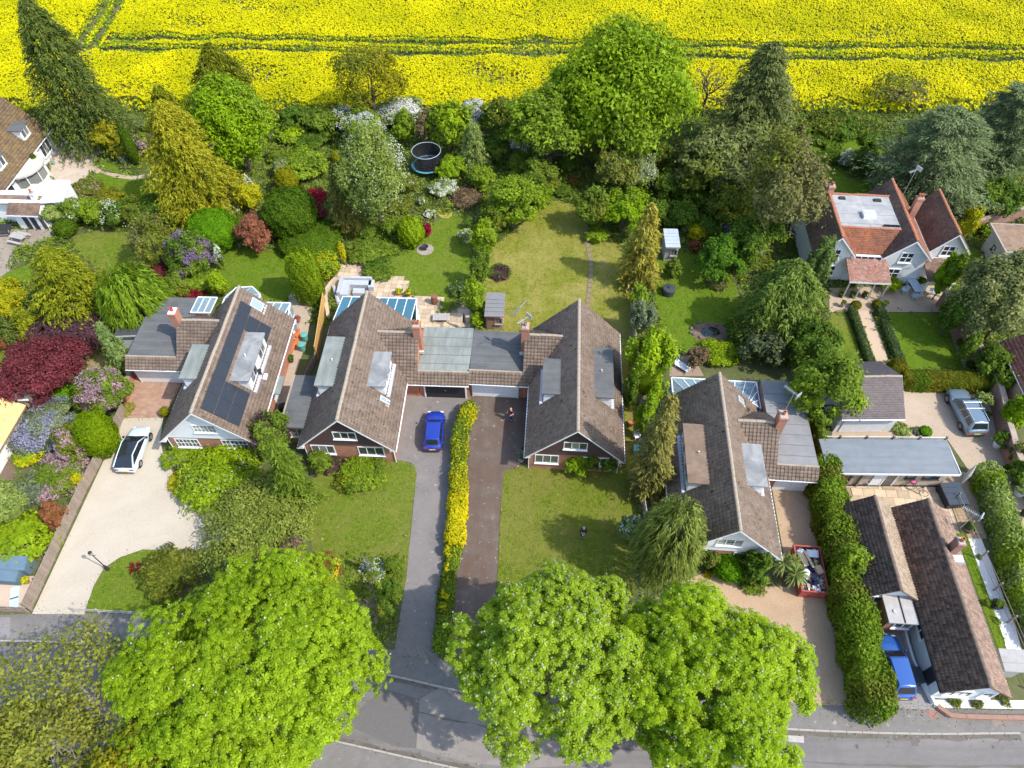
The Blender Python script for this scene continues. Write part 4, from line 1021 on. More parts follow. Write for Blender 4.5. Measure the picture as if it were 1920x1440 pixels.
shed('blue grey roofed shed beside the golden conifer', (16.3,56.3,0), 1.5, 2.7, 2.1, -.03, wood_g, surf('blue_metal_roof',(.38,.43,.48),(.33,.38,.43),2,(.48,.52,.55),1,.5,rough=.6), 0, 1)
shed('pale shed with a dark roof under the weeping tree', (-34.4,44.0,0), 3.2, 2.2, 2.2, .05, surf('sage_boards',(.5,.53,.48),(.44,.47,.43),4,island=.1), surf('black_felt',(.05,.052,.056),(.06,.062,.066),2), 0, 1)
shed('weathered grey shed against the right side of the pantiled cottage', (33.0,14.4,0), 1.7, 1.4, 2.1, -.06, wood_g, surf('weathered_sheet',(.33,.32,.3),(.25,.24,.22),2,(.4,.385,.36),1.5,.6), 0, 0)
mr = thing('flat_roof_outbuilding', 'grey outbuilding with a mossy brown roof and pale edging by the brick wall', 'outbuilding', (51.4,55.0,0), -.06)
MB().box(-2.3,3,-1.6,2.0,0,2.8).build('wall', surf('grey_render',(.36,.36,.36),(.3,.3,.3),2), mr)
MB().box(-2.6,3.3,-1.9,2.3,2.81,2.95).build('flat_roof', surf('moss_mat',(.25,.16,.1),(.16,.1,.065),2.2,(.33,.23,.16),1.2,.6,rough=1,bump=.5), mr)
MB().box(-2.75,-2.601,-1.9,2.3,2.78,3.02).box(-2.75,3.3,-2.05,-1.901,2.78,3.02).box(-2.75,3.3,2.301,2.42,2.78,3.02).build('edging', kerbmat, mr)
window(mr, (-2.32,.3,1.2), .6, .6, rotz=-PI/2, cols=1, frame=black)
rh = thing('tiled_outbuilding', 'reddish pantiled building with a roof light at the right edge', 'outbuilding', (45.6,35.0,0), -.06)
gable_roof(rh, -3.0, 3.0, 0, 6.2, 3.0, 5.3, surf('red_pantile',(.26,.11,.08),(.2,.085,.065),2.5,island=.25), TILE_C, RIDGE_O, .22, .3)
gable_wall(rh, -3.0, 3.0, .25, 6.0, 3.0, 5.3, surf('tan_brick_wall',(.42,.3,.18),(.36,.25,.15),3), 0, .25)
rw = MB().box(-.4,.4,-.5,.5,0,.12).build('roof_window', steel, rh); rw.location = (-1.7,3.2,4.08); rw.rotation_euler = (0,-math.atan(2.3/3),0)
MB().box(-.3,.3,-.4,.4,.12,.14).build('pane', glass('sky_glass',(.25,.32,.36),.1), rw)
MB().tube([(-3.06,0,2.95),(-3.06,6.2,2.95)],.05,6).build('gutter', white, rh)

# ------------------------------------------------------------------ walls and fences
def fence(label, pts, h, mat, span=1.83, kind='boards', name='garden_fence', post=None, cat='fence', thick=.04):
    t = thing(name, label, cat, (pts[0][0],pts[0][1],0))
    o = Vector((pts[0][0],pts[0][1],0)); post = post or mat
    pme = MB().box(-.05,.05,-.05,.05,0,h+.08).mesh('post', post); first = True
    for i in range(len(pts)-1):
        a = Vector((pts[i][0],pts[i][1],0))-o; b = Vector((pts[i+1][0],pts[i+1][1],0))-o
        d = b-a; n = max(1, round(d.length/span)); L = d.length/n; yaw = math.atan2(d.y,d.x)
        mb = MB()
        if kind == 'boards':
            k = max(2,int(L/.15))
            for j in range(k): mb.box(-L/2+.05+j*(L-.1)/k+.004,-L/2+.05+(j+1)*(L-.1)/k-.004,-thick/2-(j%2)*.012,thick/2-(j%2)*.012,.05,h-.02*(j%3==0))
            mb.box(-L/2+.05,L/2-.05,thick/2,thick/2+.04,.3,.38).box(-L/2+.05,L/2-.05,thick/2,thick/2+.04,h-.35,h-.27)
        elif kind == 'pickets':
            k = int(L/.14)
            for j in range(k): mb.box(-L/2+j*.14+.02,-L/2+j*.14+.1,-.012,.012,.08,h)
            mb.box(-L/2,L/2,.012,.05,.25,.32).box(-L/2,L/2,.012,.05,h-.3,h-.23)
        elif kind == 'panel':
            mb.box(-L/2+.06,L/2-.06,-.015,.015,.05,h-.04).box(-L/2+.05,L/2-.05,-.035,.035,h-.04,h+.02).box(-L/2+.05,L/2-.05,-.03,-.0155,.05,.12)
            for j in range(int(L/.12)): mb.box(-L/2+.08+j*.12,-L/2+.1+j*.12,-.022,-.0155,.12,h-.04)
        elif kind == 'wires':
            for z in (.35,.7,1.05): mb.box(-L/2,L/2,-.012,.012,z,z+.02)
        pm_ = mb.mesh('fence_panel', mat)
        for j in range(n):
            p = a+d*((j+.5)/n); place('fence_panel', pm_, t, p, (0,0,yaw))
            if first or j or True: place('post', pme, t, a+d*(j/n), (0,0,yaw))
    place('post', pme, t, b, (0,0,yaw))
    return t
fence('long weathered board fence between the cream gravel drive and the blossom shrubs', [(-33.35,35.9),(-33.55,33),(-34.0,28),(-34.35,18.5)], 1.3, wood)
fence('short weathered fence along the pavement beside the blue grey covers', [(-34.5,18.35),(-38,18.5),(-46,18.7)], 1.0, wood)
fence('two new orange bamboo fence panels between the bungalow side paths', [(-18.15,48.7),(-17.8,42.0)], 1.75, wood_n, 3.4, 'panel')
fence('low brown board fence running down beside the orange kayak', [(-17.85,41.8),(-18.6,38),(-19.4,33.4)], 1.1, wood, 1.8)
fence('grey board fence along the right side of the dry lawn', [(11.65,49.5),(11.35,43.0),(11.1,36.5)], 1.6, wood_g)
fence('pale board fence by the feathery conifer in front of the white-gabled bungalow', [(10.3,27.0),(10.45,22.8)], 1.2, surf('pale_boards',(.55,.54,.52),(.48,.47,.45),4,island=.1))
fence('white picket fence behind the clipped hedge at the field edge', [(30.5,71.6),(45.6,72.2)], 1.0, white, 2.2, 'pickets')
fence('grey panel fence in the shade of the blue cedar', [(45.9,71.6),(46.1,69),(46.9,66.0),(48.6,63.6)], 1.7, surf('grey_panels',(.3,.32,.34),(.26,.28,.3),3), 1.8)
fence('wire and post fence between the pantiled cottage garden and the leafy screen', [(34.9,27.3),(35.05,20),(35.0,12.9)], 1.25, wood, 2.6, 'wires')
tr = thing('trellis_fence', 'white topped trellis fence along the back of the long annex', 'fence', (24.6,32.25,0), -.012)
MB().box(0,10.8,-.02,.02,.0,1.35).build('base_boards', wood, tr)
for i in range(6):
    x = i*2.16; MB().box(x-.06,x+.06,-.08,.08,0,1.95).build('post', wood, tr)
    if i < 5:
        mb = MB().box(x+.07,x+2.09,-.02,.02,1.36,1.42).box(x+.07,x+2.09,-.02,.02,1.78,1.84)
        for j in range(14): mb.bar((x+.12+j*.14,-.0,1.4),(x+.2+j*.14,0,1.8),.035)
        mb.build('trellis_panel', white, tr)

def wall(label, pts, h, thick, mat, cope, name='brick_wall', wave=0):
    t = thing(name, label, 'wall', (pts[0][0],pts[0][1],0)); o = pts[0]
    P_ = [Vector((x-o[0],y-o[1],0)) for x,y in curve(pts,.8)]
    mb, cb = MB(), MB(); L = []; R = []
    for i,p in enumerate(P_):
        d = (P_[min(i+1,len(P_)-1)]-P_[max(i-1,0)]).normalized(); nrm = Vector((-d.y,d.x,0))
        L.append(p+nrm*thick/2); R.append(p-nrm*thick/2)
    for i in range(len(P_)-1):
        hh = h+RNG.uniform(-wave,wave)
        mb.prism([tuple(L[i][:2]),tuple(L[i+1][:2]),tuple(R[i+1][:2]),tuple(R[i][:2])],-.05,hh)
        c = (L[i]+R[i]+L[i+1]+R[i+1])/4
        a = [(c+(q-c)*f) for q,f in ((L[i],1.12),(L[i+1],1.12),(R[i+1],1.12),(R[i],1.12))]
        k = MB().prism([tuple(q[:2]) for q in [c+(q-c)*1.0+((q-c).normalized()*.05) for q in (L[i],L[i+1],R[i+1],R[i])]],hh+.002,hh+.1+RNG.uniform(0,.02))
        k.build('coping_stone', cope, t)
    mb.build('wall_body', mat, t); return t
old_cope = surf('lichen_coping', (.34,.25,.19),(.25,.17,.13),3,(.42,.37,.31),1,.6, rough=.95)
wall('old curving red brick garden wall right of the gravel drive', [(41.7,49),(41.9,44.5),(42.3,40.5),(42.0,37),(41.2,33.5),(40.6,29.5),(41.2,26)], 1.7, .42, brick_old, old_cope, wave=.05)
wall('red brick wall running behind the mossy roofed outbuilding', [(45.9,58.7),(49,59.6),(54,61.5),(62,63)], 1.6, .35, brick_old, old_cope)
wall('low orange brick edging round the white gravel beside the pavement', [(28.0,12.0),(28.1,11.55),(31.5,11.35),(35.5,11.3),(42,11.3)], .22, .25, brick, surf('dull_brick_edge', (.33,.19,.135),(.27,.15,.105),3,(.24,.17,.13),1,.5,rough=.95), name='brick_edging')
wall('little white wall between the setts and the cottage wall', [(27.55,18.0),(27.3,15),(27.75,12.2)], .35, .15, white2, white2, name='low_wall')
wall('stone edging of the patio behind the blue glass roof', [(-17.7,52.2),(-18.4,50.5),(-17.6,47.0)], .45, .3, pav, pav, name='low_wall')

# ------------------------------------------------------------------ foliage
def unit(v): return v/(np.linalg.norm(v,axis=-1,keepdims=True)+1e-9)
def rdir(n): return unit(RNG.normal(size=(n,3)))
def rhomb(P, Nn, L, W, T=None):
    n = len(P)
    if T is None: T = rdir(n)
    T = unit(T-(T*Nn).sum(1,keepdims=True)*Nn); B = np.cross(Nn,T)
    L = np.broadcast_to(np.asarray(L,float),(n,))[:,None]; W = np.broadcast_to(np.asarray(W,float),(n,))[:,None]
    a = P-T*L*.42
    return np.stack([a+B*W*.5-Nn*L*.04, P+T*L*.58, a-B*W*.5-Nn*L*.04],1)
def area(r, hh):
    p = 1.6; return 4*PI*(((r*r)**p+2*(r*hh)**p)/3)**(1/p)
def fib(n):
    i = np.arange(n)+.5; ph = np.arccos(1-2*i/n); th = PI*(1+5**.5)*i
    return np.stack([np.cos(th)*np.sin(ph),np.sin(th)*np.sin(ph),np.cos(ph)],1)

def lobes(r, hh, k, spread=.62, size=.42, low=-.55):
    d = fib(k*2); d = d+RNG.normal(size=d.shape)*.18; d = unit(d); d = d[d[:,2] > low]
    S_ = np.array([r,r,hh]); c = d*S_*RNG.uniform(spread*.76,spread*1.18,(len(d),1))
    rad = RNG.uniform(size*.8,size*1.2,len(d))
    c = np.vstack([c,[[0,0,.1*hh]]]); rad = np.append(rad,.6)
    return c, rad, S_
def clump_points(n, r, hh, k, spread=.62, size=.42, sub=.45, low=-.55, m=9):
    c, rad, S_ = lobes(r,hh,k,spread,size,low)
    sc = []; sr = []
    for ci, ri in zip(c,rad):
        d = rdir(m); d[:,2] = np.abs(d[:,2])*.9+d[:,2]*.1; d = unit(d+unit(ci/S_)*.5)
        sc.append(ci+d*ri*S_*.8); sr.append(np.full(m,ri*sub))
    sc = np.vstack(sc); sr = np.concatenate(sr)*RNG.uniform(.7,1.25,len(sc))
    # drop clumps lying deep inside
    dd = np.linalg.norm(sc/S_,axis=1); ok = dd > .5; sc, sr = sc[ok], sr[ok]
    w = sr**2; i = RNG.choice(len(sc), n, p=w/w.sum())
    d = rdir(n); d[:,2] += .25; d = unit(d)
    p = sc[i]+d*(sr[i]*RNG.uniform(.45,1.05,n)**.6)[:,None]*S_
    return p, d, S_

def f_broad(r, hh, L=.3, k=14, cov=2.3, spread=.62, size=.42, sub=.42, cap=42000, W=.7):
    n = int(min(cap, cov*area(r,hh)/(L*L*W*.5)))
    p, d, S_ = clump_points(n, r, hh, k, spread, size, sub)
    st_ = RNG.random(n) < .07; p[st_] *= RNG.uniform(1.04,1.24,(st_.sum(),1))
    nn = unit(d*.7+unit(p/S_**2)*.5+np.array([.1,0,.45])+RNG.normal(size=(n,3))*.45)
    return rhomb(p, nn, L*RNG.uniform(.7,1.3,n), L*W*RNG.uniform(.7,1.3,n))

def f_palmate(r, hh, L=.27, k=30, cov=2.7, cap=22000):
    n = int(min(cap, cov*area(r,hh)/(L*L*1.3)))
    p, d, S_ = clump_points(n, r, hh, k, .7, .3, .42, -.4, 11)
    ax = unit(d*.5+unit(p/S_**2)*.6+np.array([.15,-.05,.75])+RNG.normal(size=(n,3))*.3)
    out = []; t0 = rdir(n); t0 = unit(t0-(t0*ax).sum(1,keepdims=True)*ax); b0 = np.cross(ax,t0)
    nl = 6; sz = RNG.uniform(.75,1.25,n)
    for q in range(nl):
        a = 2*PI*q/nl; t = unit(t0*math.cos(a)+b0*math.sin(a)-ax*.28)
        nn = unit(ax+t*.25)
        out.append(rhomb(p+t*(L*.42*sz)[:,None], nn, L*.8*sz, L*.5*sz, -t))
    return np.concatenate(out), p, ax

def f_candles(p, ax, frac, size=.19):
    n = len(p); i = RNG.random(n) < frac; p = p[i]+ax[i]*.1; n = len(p)
    up = np.tile([0,0,1.0],(n,1))+RNG.normal(size=(n,3))*.15; out = []
    for a in (0,PI/2):
        nn = np.tile([math.cos(a),math.sin(a),0.0],(n,1))
        out.append(rhomb(p+np.array([0,0,size*.45]), nn, size*RNG.uniform(.8,1.2,n), size*.45, up))
    out.append(rhomb(p+np.array([0,0,size*.3]), np.tile([0,0,1.0],(n,1)), size*.55, size*.55))
    return np.concatenate(out)

def f_conifer(r, hh, L=.5, droop=.35, prof=.62, cov=1.9, layers=None, tip=.35, W=.36, cap=52000, base=.1, flat=.6):
    n = int(min(cap, cov*area(r,hh)/(L*L*W*.5)*.8)); per = 16; nb = max(20, n//per)
    t = RNG.random(nb)**.8 if not layers else (np.floor(RNG.random(nb)**.85*layers)+RNG.normal(0,.1,nb))/layers
    t = np.clip(t,0,1.0)
    rad = r*np.clip((1-t)**prof,0.03,1)*np.minimum(1,(t+base)/(base*2.2))**.6
    az = RNG.random(nb)*2*PI; rad = rad*RNG.uniform(.7,1.06,nb)*(1+.2*np.sin(az*3+t*9+RNG.random()*6)+.1*np.sin(az*7-t*23))
    z = -hh+t*2*hh
    f = RNG.random((nb,per))**.5*.72+.3
    dr = droop*rad
    x = (rad*np.cos(az))[:,None]*f; y = (rad*np.sin(az))[:,None]*f
    zz = z[:,None]-dr[:,None]*f**1.6+.06*r*(1-t)[:,None]
    P = np.stack([x,y,zz],-1).reshape(-1,3)+RNG.normal(size=(nb*per,3))*np.array([1,1,.5])*L*.32
    a2 = np.repeat(az,per)+RNG.normal(size=nb*per)*.65
    T = np.stack([np.cos(a2),np.sin(a2),-.25-droop*RNG.uniform(.3,1.2,nb*per)],1)
    Nn = unit(np.stack([np.cos(a2)*tip,np.sin(a2)*tip,np.full(nb*per,flat)],1)+RNG.normal(size=(nb*per,3))*.3)
    return rhomb(P, Nn, L*RNG.uniform(.7,1.4,nb*per), L*W*RNG.uniform(.7,1.3,nb*per), T)

def f_weep(r, hh, L=.6, cov=2.2, W=.2, cap=24000, k=120, hang=.9):
    n = int(min(cap, cov*area(r,hh)/(L*L*W*.5)*.75))
    d = fib(k*2); d = d[d[:,2] > -.15]; d = unit(d+RNG.normal(size=d.shape)*.12); S_ = np.array([r,r,hh])
    i = RNG.integers(0,len(d),n); s = RNG.random(n)
    top = d[i]*S_*np.where(RNG.random(n)<.5,.95,.8)[:,None]
    ln = hang*hh*(.35+.65*RNG.random(len(d)))[i]
    out = unit(np.stack([top[:,0],top[:,1],np.zeros(n)],1)+1e-6)
    P = top+out*(s*.12*r)[:,None]+np.array([0,0,-1])*(s**1.1*ln)[:,None]+RNG.normal(size=(n,3))*.1
    T = out*.45+np.array([0,0,-1.0])+RNG.normal(size=(n,3))*.25
    Nn = unit(out*.8+np.array([0,0,.5])+RNG.normal(size=(n,3))*.35)
    return rhomb(P, Nn, L*RNG.uniform(.7,1.4,n), L*W*RNG.uniform(.8,1.3,n), T)

def f_clip(r, hh, L=.16, cov=2.6, cap=22000, flatb=-.75, bump=.075, power=2.4):
    n = int(min(cap, cov*area(r,hh)/(L*L*.6*.5)))
    d = rdir(int(n*1.3)); d = d[d[:,2] > flatb][:n]; n = len(d)
    k = (np.abs(d)**power).sum(1)**(-1/power)
    wob = 1+bump*np.sin(d[:,0]*9+d[:,1]*7)*np.cos(d[:,2]*8+d[:,0]*5)
    S_ = np.array([r,r,hh]); P = d*k[:,None]*S_*(wob*RNG.uniform(.93,1.02,n))[:,None]
    Nn = unit(d/S_+RNG.normal(size=(n,3))*.55/np.mean(S_))
    return rhomb(P, Nn, L*RNG.uniform(.7,1.3,n), L*.6*RNG.uniform(.8,1.3,n))

def f_core(r, hh, f=.84, flatb=-.9):
    V = []; n, m = 12, 7
    for i in range(m+1):
        a = PI*i/m
        for k in range(n):
            t = 2*PI*k/n; V.append((math.sin(a)*math.cos(t)*r*f, math.sin(a)*math.sin(t)*r*f, -math.cos(a)*hh*f))
    V = np.array(V); out = []
    for i in range(m):
        for k in range(n): out += [V[[i*n+k,i*n+(k+1)%n,(i+1)*n+(k+1)%n]], V[[i*n+k,(i+1)*n+(k+1)%n,(i+1)*n+k]]]
    return np.array(out)

def limbs(r, hh, z0, rad, n=6, spread=.7, mb=None, sub=3, crown_z=None):
    """trunk with rising limbs; local origin on the ground"""
    mb = mb or MB(); zc = z0+hh
    lean = RNG.normal(size=2)*.04*r
    pts = [(0,0,-.05),(lean[0]*.4,lean[1]*.4,z0+hh*.25),(lean[0],lean[1],zc+hh*.35)]
    mb.tube(pts, [rad*1.15,rad*.8,rad*.3], 8)
    for i in range(n):
        a = 2*PI*i/n+RNG.uniform(-.4,.4); el = RNG.uniform(.15,.75); zb = z0+hh*RNG.uniform(.1,.6)
        e = Vector((math.cos(a)*r*spread*RNG.uniform(.8,1.15), math.sin(a)*r*spread*RNG.uniform(.8,1.15), zb+hh*el*1.1))
        s = Vector((lean[0]*.5,lean[1]*.5,zb)); mid = s.lerp(e,.5)+Vector((0,0,-.05*r))
        jj = lambda f: Vector(RNG.normal(size=3)*f*r)
        m1 = s.lerp(mid,.55)+jj(.03); m2 = mid.lerp(e,.5)+jj(.05)
        mb.tube([s,m1,mid,m2,e],[rad*.5,rad*.4,rad*.3,rad*.18,rad*.07],5)
        for q in range(sub):
            b = (mid,m2)[q%2].lerp((m2,e)[q%2],RNG.random()); ee = b+Vector((RNG.normal()*.15*r,RNG.normal()*.15*r,RNG.uniform(.02,.25)*hh)); k_ = b.lerp(ee,.5)+jj(.03)
            mb.tube([b,k_,ee],[rad*.14,rad*.09,rad*.03],4)
            for w in range(2 if sub > 4 else 0):
                b3 = k_.lerp(ee,RNG.random()); mb.tube([b3,b3+Vector((RNG.normal()*.08*r,RNG.normal()*.08*r,RNG.uniform(0,.14)*hh))],[rad*.06,rad*.02],3)
    return mb

def bare_tree(r, hh, z0, rad, depth=4, n=7):
    mb = MB()
    def grow(p, d, L, w, k):
        q = p+d*L; mb.tube([p,p.lerp(q,.5)+Vector(RNG.normal(size=3)*.05*L),q],[w,w*.8,w*.6],4 if k else 6)
        if k >= depth: return
        for i in range(3 if k else n):
            dd = (d+Vector(RNG.normal(size=3)*.62)+Vector((0,0,.18))).normalized(); grow(p.lerp(q,RNG.uniform(.55,1)),dd,L*RNG.uniform(.55,.75),w*.55,k+1)
    grow(Vector((0,0,-.05)),Vector((0,0,1)),z0+hh*.7,rad,0)
    return mb

def obj_leaf(name, quads, mat, par, loc=None, mi=None):
    V = quads.reshape(-1,3); return fast(name, V, np.arange(len(V)).reshape(-1,quads.shape[1]), mat, mi=mi, parent=par, loc=loc)

MIXES = {'mid_leaf':['fresh_leaf','olive_leaf','deep_leaf'],'deep_leaf':['mid_leaf','olive_leaf'],'fresh_leaf':['mid_leaf','lime_leaf'],'olive_leaf':['mid_leaf','tan_leaf'],'bright_leaf':['fresh_leaf','mid_leaf'],'lime_leaf':['fresh_leaf'],'olive_y':['olive_leaf'],'grey_leaf':['mid_leaf','silver_leaf'],'silver_leaf':['mid_leaf','pale_green_leaf'],'pine_leaf':['olive_leaf','tan_leaf'],'yellow_olive_leaf':['olive_leaf'],'large_bright_leaf':['fresh_leaf'],'silver_green_leaf':['mid_leaf','olive_leaf'],'tan_leaf':['olive_leaf'],'twiggy_olive_leaf':['mid_leaf','olive_leaf']}
def plant(kind, mat, t, label, name=None, cat=None, group=None, blossom=None, bfrac=.2, bsize=.14, **kw):
    x, y, z0, r, hh = t
    tree = z0+2*hh > 3.6 or z0 > .5
    dn = {'conifer':'conifer_tree','cedar':'cedar_tree','palmate':'chestnut_tree','weep':'weeping_tree','clip':'clipped_shrub','bare':'bare_tree'}
    name = name or dn.get(kind, 'tree' if tree else 'shrub')
    cat = cat or ('tree' if name.endswith('tree') else 'shrub')
    th = thing(name, label, cat, (x,y,0), RNG.uniform(0,6.28) if kind not in ('clip',) else RNG.uniform(-.3,.3), group)
    big = math.hypot(y, 50) > 88
    part = 'crown' if tree else 'foliage'
    cz = (0,0,z0+hh)
    pts = None
    if kind == 'broad': q = f_broad(r, hh, **{**dict(L=.38 if big else (.27 if r > 2 else .21), k=18 if r > 3 else 9), **kw})
    elif kind == 'palmate': q, pts, ax_ = f_palmate(r, hh, **kw)
    elif kind == 'conifer': q = f_conifer(r, hh, **{**dict(L=.42 if big else .32, cov=2.1), **kw})
    elif kind == 'cedar': q = f_conifer(r, hh, **{**dict(L=.5 if big else .4, droop=.12, prof=.55, layers=9, W=.34, flat=1.0, tip=.1, cov=2.0, base=.25), **kw})
    elif kind == 'weep': q = f_weep(r, hh, **kw)
    elif kind == 'clip': q = f_clip(r, hh, **kw)
    elif kind == 'bare': q = None
    if kind in ('clip',) or (kind == 'broad' and r < 2.2 and kw.get('cov',2.3) > 1.5):
        q = np.concatenate([q, f_core(r, hh, .9 if kind == 'clip' else .68)])
    if q is not None:
        gz = -(z0+hh)+.03; ok = q[:,:,2].min(1) > gz; q = q[ok] if ok.any() else q
        mi_ = None; mm_ = mat
        if kind == 'broad' and mat.name in MIXES:      # a second, related green runs through the plant
            cc = q.mean(1); f_ = 2.4/max(r,.6); ph = RNG.uniform(0,6,3)
            mi_ = ((np.sin(cc[:,0]*f_+ph[0])+np.sin(cc[:,1]*f_*1.2+ph[1])+np.sin(cc[:,2]*f_*1.4+ph[2])+RNG.normal(size=len(cc))*.8) > 1.0).astype(int)
            mm_ = [mat, MATS[MIXES[mat.name][RNG.integers(0,len(MIXES[mat.name]))]]]
        c = obj_leaf(part, q, mm_, th, cz, mi_)
        if kind in ('broad','clip'): c.scale = (RNG.uniform(.92,1.12),RNG.uniform(.92,1.1),RNG.uniform(.95,1.06))
    rad = max(.04, min(.5, r*.07))
    if kind == 'bare':
        bare_tree(r, hh, z0, rad*1.1).build('trunk', bark_p if 'pale' in label else bark, th)
    elif tree:
        thin = kw.get('cov',2) < .7
        mb = limbs(r, hh, z0, rad*.6 if thin else rad, 14 if thin else (7 if r > 3 else 5), sub=8 if thin else (3 if r > 3 else 1), spread=.68 if thin else .62)
        mb.build('trunk', bark_p if ('pale trunk' in label or 'grey twigs' in label or 'loose olive' in label) else bark, th)
    else:
        MB().tube([(0,0,-.05),(.02,.03,z0+hh*.8)],[rad*1.2,rad*.6],5).build('stem', bark, th)
    if blossom is not None:
        if pts is not None: bq = f_candles(pts, ax_, bfrac)
        else:
            n = int(bfrac*area(r,hh)/(bsize*bsize*.35))
            p, d, S_ = (clump_points(n, r*1.03, hh*1.03, 16 if r > 3 else 9) if kind != 'clip' else (rdir(n)*np.array([r,r,hh])*1.01, rdir(n), None))
            if kind == 'clip': p = p[p[:,2] > -hh*.5]; d = unit(p)
            n = len(p); bq = rhomb(p, unit(d*.6+np.array([.2,-.2,.8])+RNG.normal(size=(n,3))*.4), bsize*RNG.uniform(.7,1.4,n), bsize*.8)
        ok = bq[:,:,2].min(1) > -(z0+hh)+.03
        obj_leaf('blossom', bq[ok], blossom, th, cz)
    return th

def hedge(label, pts, w, h, mat, L=.2, cov=2.6, name='hedge', cat='hedge', bump=.12, group=None, blossom=None, bfrac=.1, round_=.35, mat2=None):
    """hedge along a line: leafy skin on a solid twiggy core"""
    t = thing(name, label, cat, (pts[0][0],pts[0][1],0), 0, group); o = np.array(pts[0][:2])
    P_ = np.array(curve([p[:2] for p in pts], .5))-o
    seg = np.linalg.norm(np.diff(P_,axis=0),axis=1); L_ = seg.sum(); cum = np.concatenate([[0],np.cumsum(seg)])
    per = 2*h+w; n = int(min(60000, cov*L_*per/(L*L*.6*.5)))
    s = RNG.random(n)*(L_+w)-w/2; u = RNG.random(n)*per
    sc = np.clip(s,0,L_); i = np.clip(np.searchsorted(cum,sc)-1,0,len(seg)-1); f = ((sc-cum[i])/seg[i])[:,None]
    c = P_[i]*(1-f)+P_[i+1]*f; T = unit(P_[i+1]-P_[i]); Nn2 = np.stack([-T[:,1],T[:,0]],1)
    side = np.where(u < h, -1.0, np.where(u > h+w, 1.0, 0.0)); off = np.where(u < h, -w/2, np.where(u > h+w, w/2, u-h-w/2)); z = np.where(u < h, u, np.where(u > h+w, per-u, h))
    ex = np.abs(s-sc); sh = np.sqrt(np.clip(1-(ex/(w/2+1e-6))**2,0,1)); off = off*sh
    c = c+T*(s-sc)[:,None]
    wob = 1+bump*(np.sin(s*1.9+z*1.3)+np.sin(s*4.3+off*3)*.6)
    edge = np.clip((z/h-(1-round_))/round_,0,1); off = off*wob*(1-.28*edge**2); z = z*(1+bump*.6*np.sin(s*1.1+off*2))*(1-.12*(np.abs(off)/(w/2))**2*(side==0))
    P3 = np.stack([c[:,0]+Nn2[:,0]*off, c[:,1]+Nn2[:,1]*off, np.maximum(z,.05)],1)+RNG.normal(size=(n,3))*L*.35
    nz = np.where(side == 0, 1.0, .3+edge*.5); nn = unit(np.stack([Nn2[:,0]*side,Nn2[:,1]*side,nz],1)+RNG.normal(size=(n,3))*.45)
    P3[:,2] = np.maximum(P3[:,2],.04)
    q = rhomb(P3, nn, L*RNG.uniform(.7,1.35,n), L*.6*RNG.uniform(.7,1.3,n))
    mi = None; mats = mat
    if mat2 is not None:
        mi = (RNG.random(n) < .5+.5*np.sin(s*1.3+np.sin(s*.7)*2)).astype(int); mats = [mat, mat2]
    obj_leaf('foliage', q, mats, t, mi=mi)
    mb = MB()
    for k in range(0,len(P_)-1):
        a, b = Vector((*P_[k],0)), Vector((*P_[k+1],0)); d = (b-a).normalized(); nrm = Vector((-d.y,d.x,0))*w*.36
        mb.prism([tuple((a+nrm)[:2]),tuple((b+nrm)[:2]),tuple((b-nrm)[:2]),tuple((a-nrm)[:2])],0,h*.82+.002*(k%2))
    mb.build('twigs', mat, t)
    if blossom is not None:
        j = RNG.random(n) < bfrac; bp = P3[j]+nn[j]*.05
        obj_leaf('blossom', rhomb(bp, unit(nn[j]+np.array([0,0,.6])), .16, .13), blossom, t)
    return t

def palm(label, x, y, heads, mat, name='cordyline', n=70, L=1.1):
    t = thing(name, label, 'palm', (x,y,0))
    tr_ = MB(); out = []
    for hx,hy,hz,s in heads:
        tr_.tube([(hx*.2,hy*.2,0),(hx*.7,hy*.7,hz*.6),(hx,hy,hz)],[.12,.1,.08],6)
        d = rdir(n*2); d = d[d[:,2] > -.45][:n]; m = len(d); P = np.array([hx,hy,hz])
        w = unit(np.cross(d,np.array([0,0,1.0]))+1e-6)*.04*s*1.6; ln = (L*s*RNG.uniform(.75,1.1,m))[:,None]
        a = P+d*.08; mid = P+d*ln*.55; tipp = P+d*ln+np.array([0,0,-1])*ln*.28*(1-np.abs(d[:,2:]))
        out += [np.stack([a-w*.6,mid-w,mid+w],1), np.stack([mid-w,tipp,mid+w],1)]
    tr_.build('trunk', bark, t); obj_leaf('leaves', np.concatenate(out), mat, t); return t

# ------------------------------------------------------------------ leaf colours
CHEST = leaf('chestnut_leaf', (168,196,22), (198,216,48), .4, .4)
CHEST2 = leaf('chestnut_leaf_pale', (172,197,34), (202,216,60), .34, .4)
ASH = leaf('ash_leaf', (160,154,46), (190,182,72), .42)
BRIGHT = leaf('bright_leaf', (140,182,16), (168,205,32), .35)
FRESH = leaf('fresh_leaf', (145,176,32), (178,202,55), .4)
MID = leaf('mid_leaf', (122,150,38), (155,175,58), .4)
DEEP = leaf('deep_leaf', (86,122,32), (118,148,44), .4)
OLIVE = leaf('olive_leaf', (125,130,35), (165,160,55), .4)
OLIVE_Y = leaf('yellow_olive_leaf', (165,150,20), (195,175,40), .4)
TANL = leaf('tan_leaf', (140,130,72), (175,158,90), .45)
DARKC = leaf('dark_conifer_leaf', (104,116,44), (138,146,62), .4, .25)
BLUEC = leaf('blue_cedar_leaf', (132,143,86), (172,178,120), .4, .25)
PINE = leaf('pine_leaf', (130,134,66), (164,162,90), .4, .25)
CYPR = leaf('cypress_leaf', (124,144,50), (162,174,76), .45, .25)
GOLD = leaf('golden_conifer_leaf', (188,174,28), (218,198,52), .5, .25)
GOLD2 = leaf('golden_green_conifer_leaf', (150,155,25), (200,185,40), .5, .25)
WEEP = leaf('weeping_leaf', (135,170,30), (170,195,55), .4)
